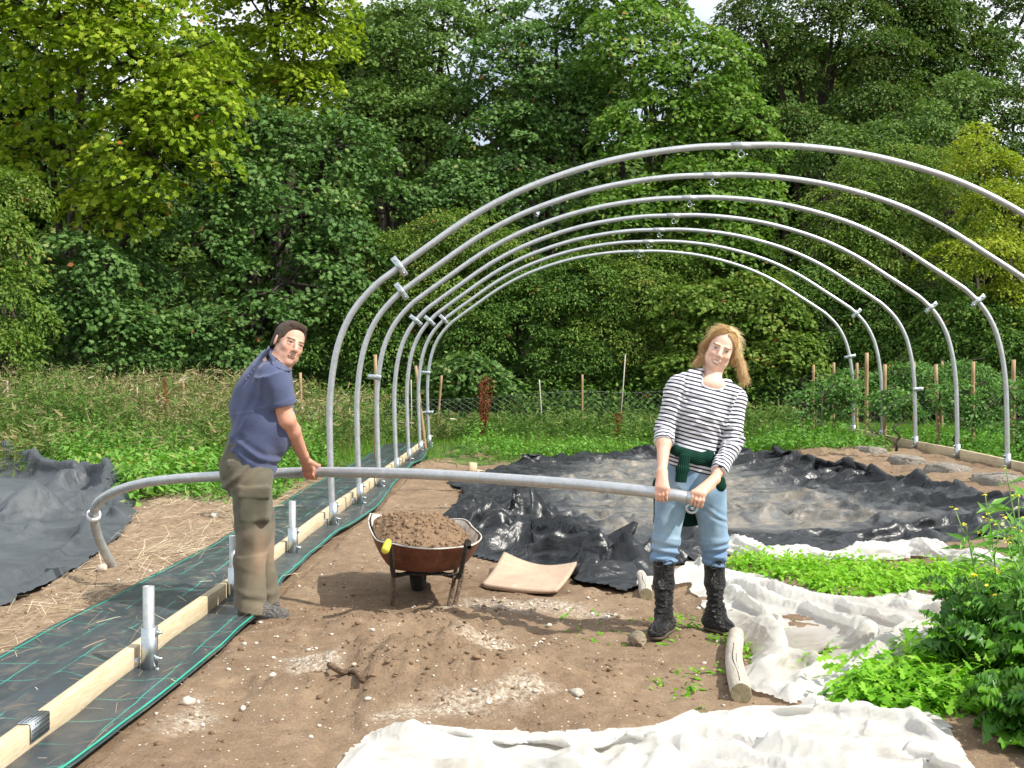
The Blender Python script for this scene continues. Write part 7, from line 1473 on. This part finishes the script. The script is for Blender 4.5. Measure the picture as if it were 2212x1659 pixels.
for i, (x, y, H, nl, LL, lab) in enumerate(MP):
    z = float(zg(x, y)); root = empty('mustard_plant', (x, y, z), 0, lab, 'mustard plant', MG); sm = MB(); ns = 4
    for s_ in range(ns):
        top_ = V3(r.normal(0, .10), r.normal(0, .08), H * r.uniform(.75, 1)); st_ = smooth_poly([V3(r.normal(0, .02), r.normal(0, .02), -.02), top_ * .5 + V3(r.normal(0, .02), 0, 0), top_], 10); sm.tube(st_, np.linspace(.009, .004, 10), 7)
        for q in range(nl + 5):
            u = (q + r.random()) / (nl + 5); bp = st_[int(u * 9)]; th = r.uniform(0, 2 * math.pi); el = .35 + .5 * u + r.normal(0, .2); Vl, Fl, Al = [], [], []
            ln_ = LL * r.uniform(.5, 1.0) * (1.15 - .45 * u); big_leaf(Vl, Fl, Al, bp, V3(math.cos(th) * math.cos(el), math.sin(th) * math.cos(el), math.sin(el)), ln_, ln_ * r.uniform(.18, .27), r.uniform(.8, 1.7), np.clip(.42 + .22 * r.normal() + .15 * u, 0, 1))
            mesh_np('leaf', Vl, Fl, ML_MUS, root, True, {'v': ('POINT', 'FLOAT', Al)})
    sm.build('stem', M_STEM, root, True)
# flowering shoots: tall thin stems with narrow leaves and small yellow flowers
FLS = [(2143, 1175, 5.9, 2128, 1068, 'left flowering shoot with a yellow flower cluster, lowest of the tall shoots'), (2190, 1300, 5.6, 2172, 1005, 'tallest flowering mustard shoot, reaching up to the right rail'), (2215, 1260, 5.3, 2200, 1075, 'flowering shoot at the right edge beside the tallest one'), (2165, 1290, 5.7, 2085, 1130, 'arching flowering shoot leaning left over the green bed'), (2240, 1300, 5.5, 2230, 1120, 'flowering shoot cut by the right edge')]
for i, (bx_, by, D, tx_, ty, lab) in enumerate(FLS):
    a = V3((bx_ - VX) * D / F, D, 0); a[2] = float(zg(a[0], D)); e = V3(*W(tx_, ty, D)); root = empty('flowering_shoot', tuple(a), 0, lab, 'flowering plant', 'yellow flowering mustard shoots'); sm = MB(); pt = smooth_poly([V3(0, 0, 0), (e - a) * .5 + V3(r.normal(0, .03), 0, 0), e - a], 24); sm.tube(pt, np.linspace(.0065, .0025, 24), 6)
    ends = [pt[-1]]; 
    for q in range(8):
        u = r.uniform(.35, .93); p = pt[int(u * 23)]; d = V3(r.normal(0, .6), r.normal(0, .4), r.uniform(.4, 1)); d = _n(d) * r.uniform(.08, .20); sm.tube([p, p + d * .5 + V3(0, 0, -.01), p + d], [.003, .0025, .0018], 5); ends.append(p + d)
    sm.build('stem', M_STEM, root, True)
    for ee in ends:
        P = []; N = []; c = ee
        for q in range(r.integers(1, 4)):
            c = ee + r.normal(0, .006, 3)
            for k in range(4): th = k * math.pi / 2 + r.random(); P.append(c); N.append(V3(math.cos(th), math.sin(th), .5))
        P = np.array(P); leaves('flower', P, rand_unit(len(P)) * .5 + V3(0, -.2, 1), np.array(N), .0125, (T_KITE[0] * np.array([1.6, 1, 1]), T_KITE[1]), M_YEL, root)
    P = []; Tt = []
    for q in range(46):
        u = r.uniform(.05, .97); p = pt[int(u * 23)]; th = r.uniform(0, 6.28); P.append(p); Tt.append(V3(math.cos(th), math.sin(th) * .8, r.uniform(-.2, .9)))
    leaves('foliage', np.array(P), rand_unit(len(P)) * .4 + V3(0, -.3, 1), np.array(Tt), r.uniform(.06, .15, len(P)), (T_KITE[0] * np.array([.45, 1, 1]), T_KITE[1]), ML_MUS, root, np.clip(.75 + .15 * r.normal(size=len(P)), 0, 1))
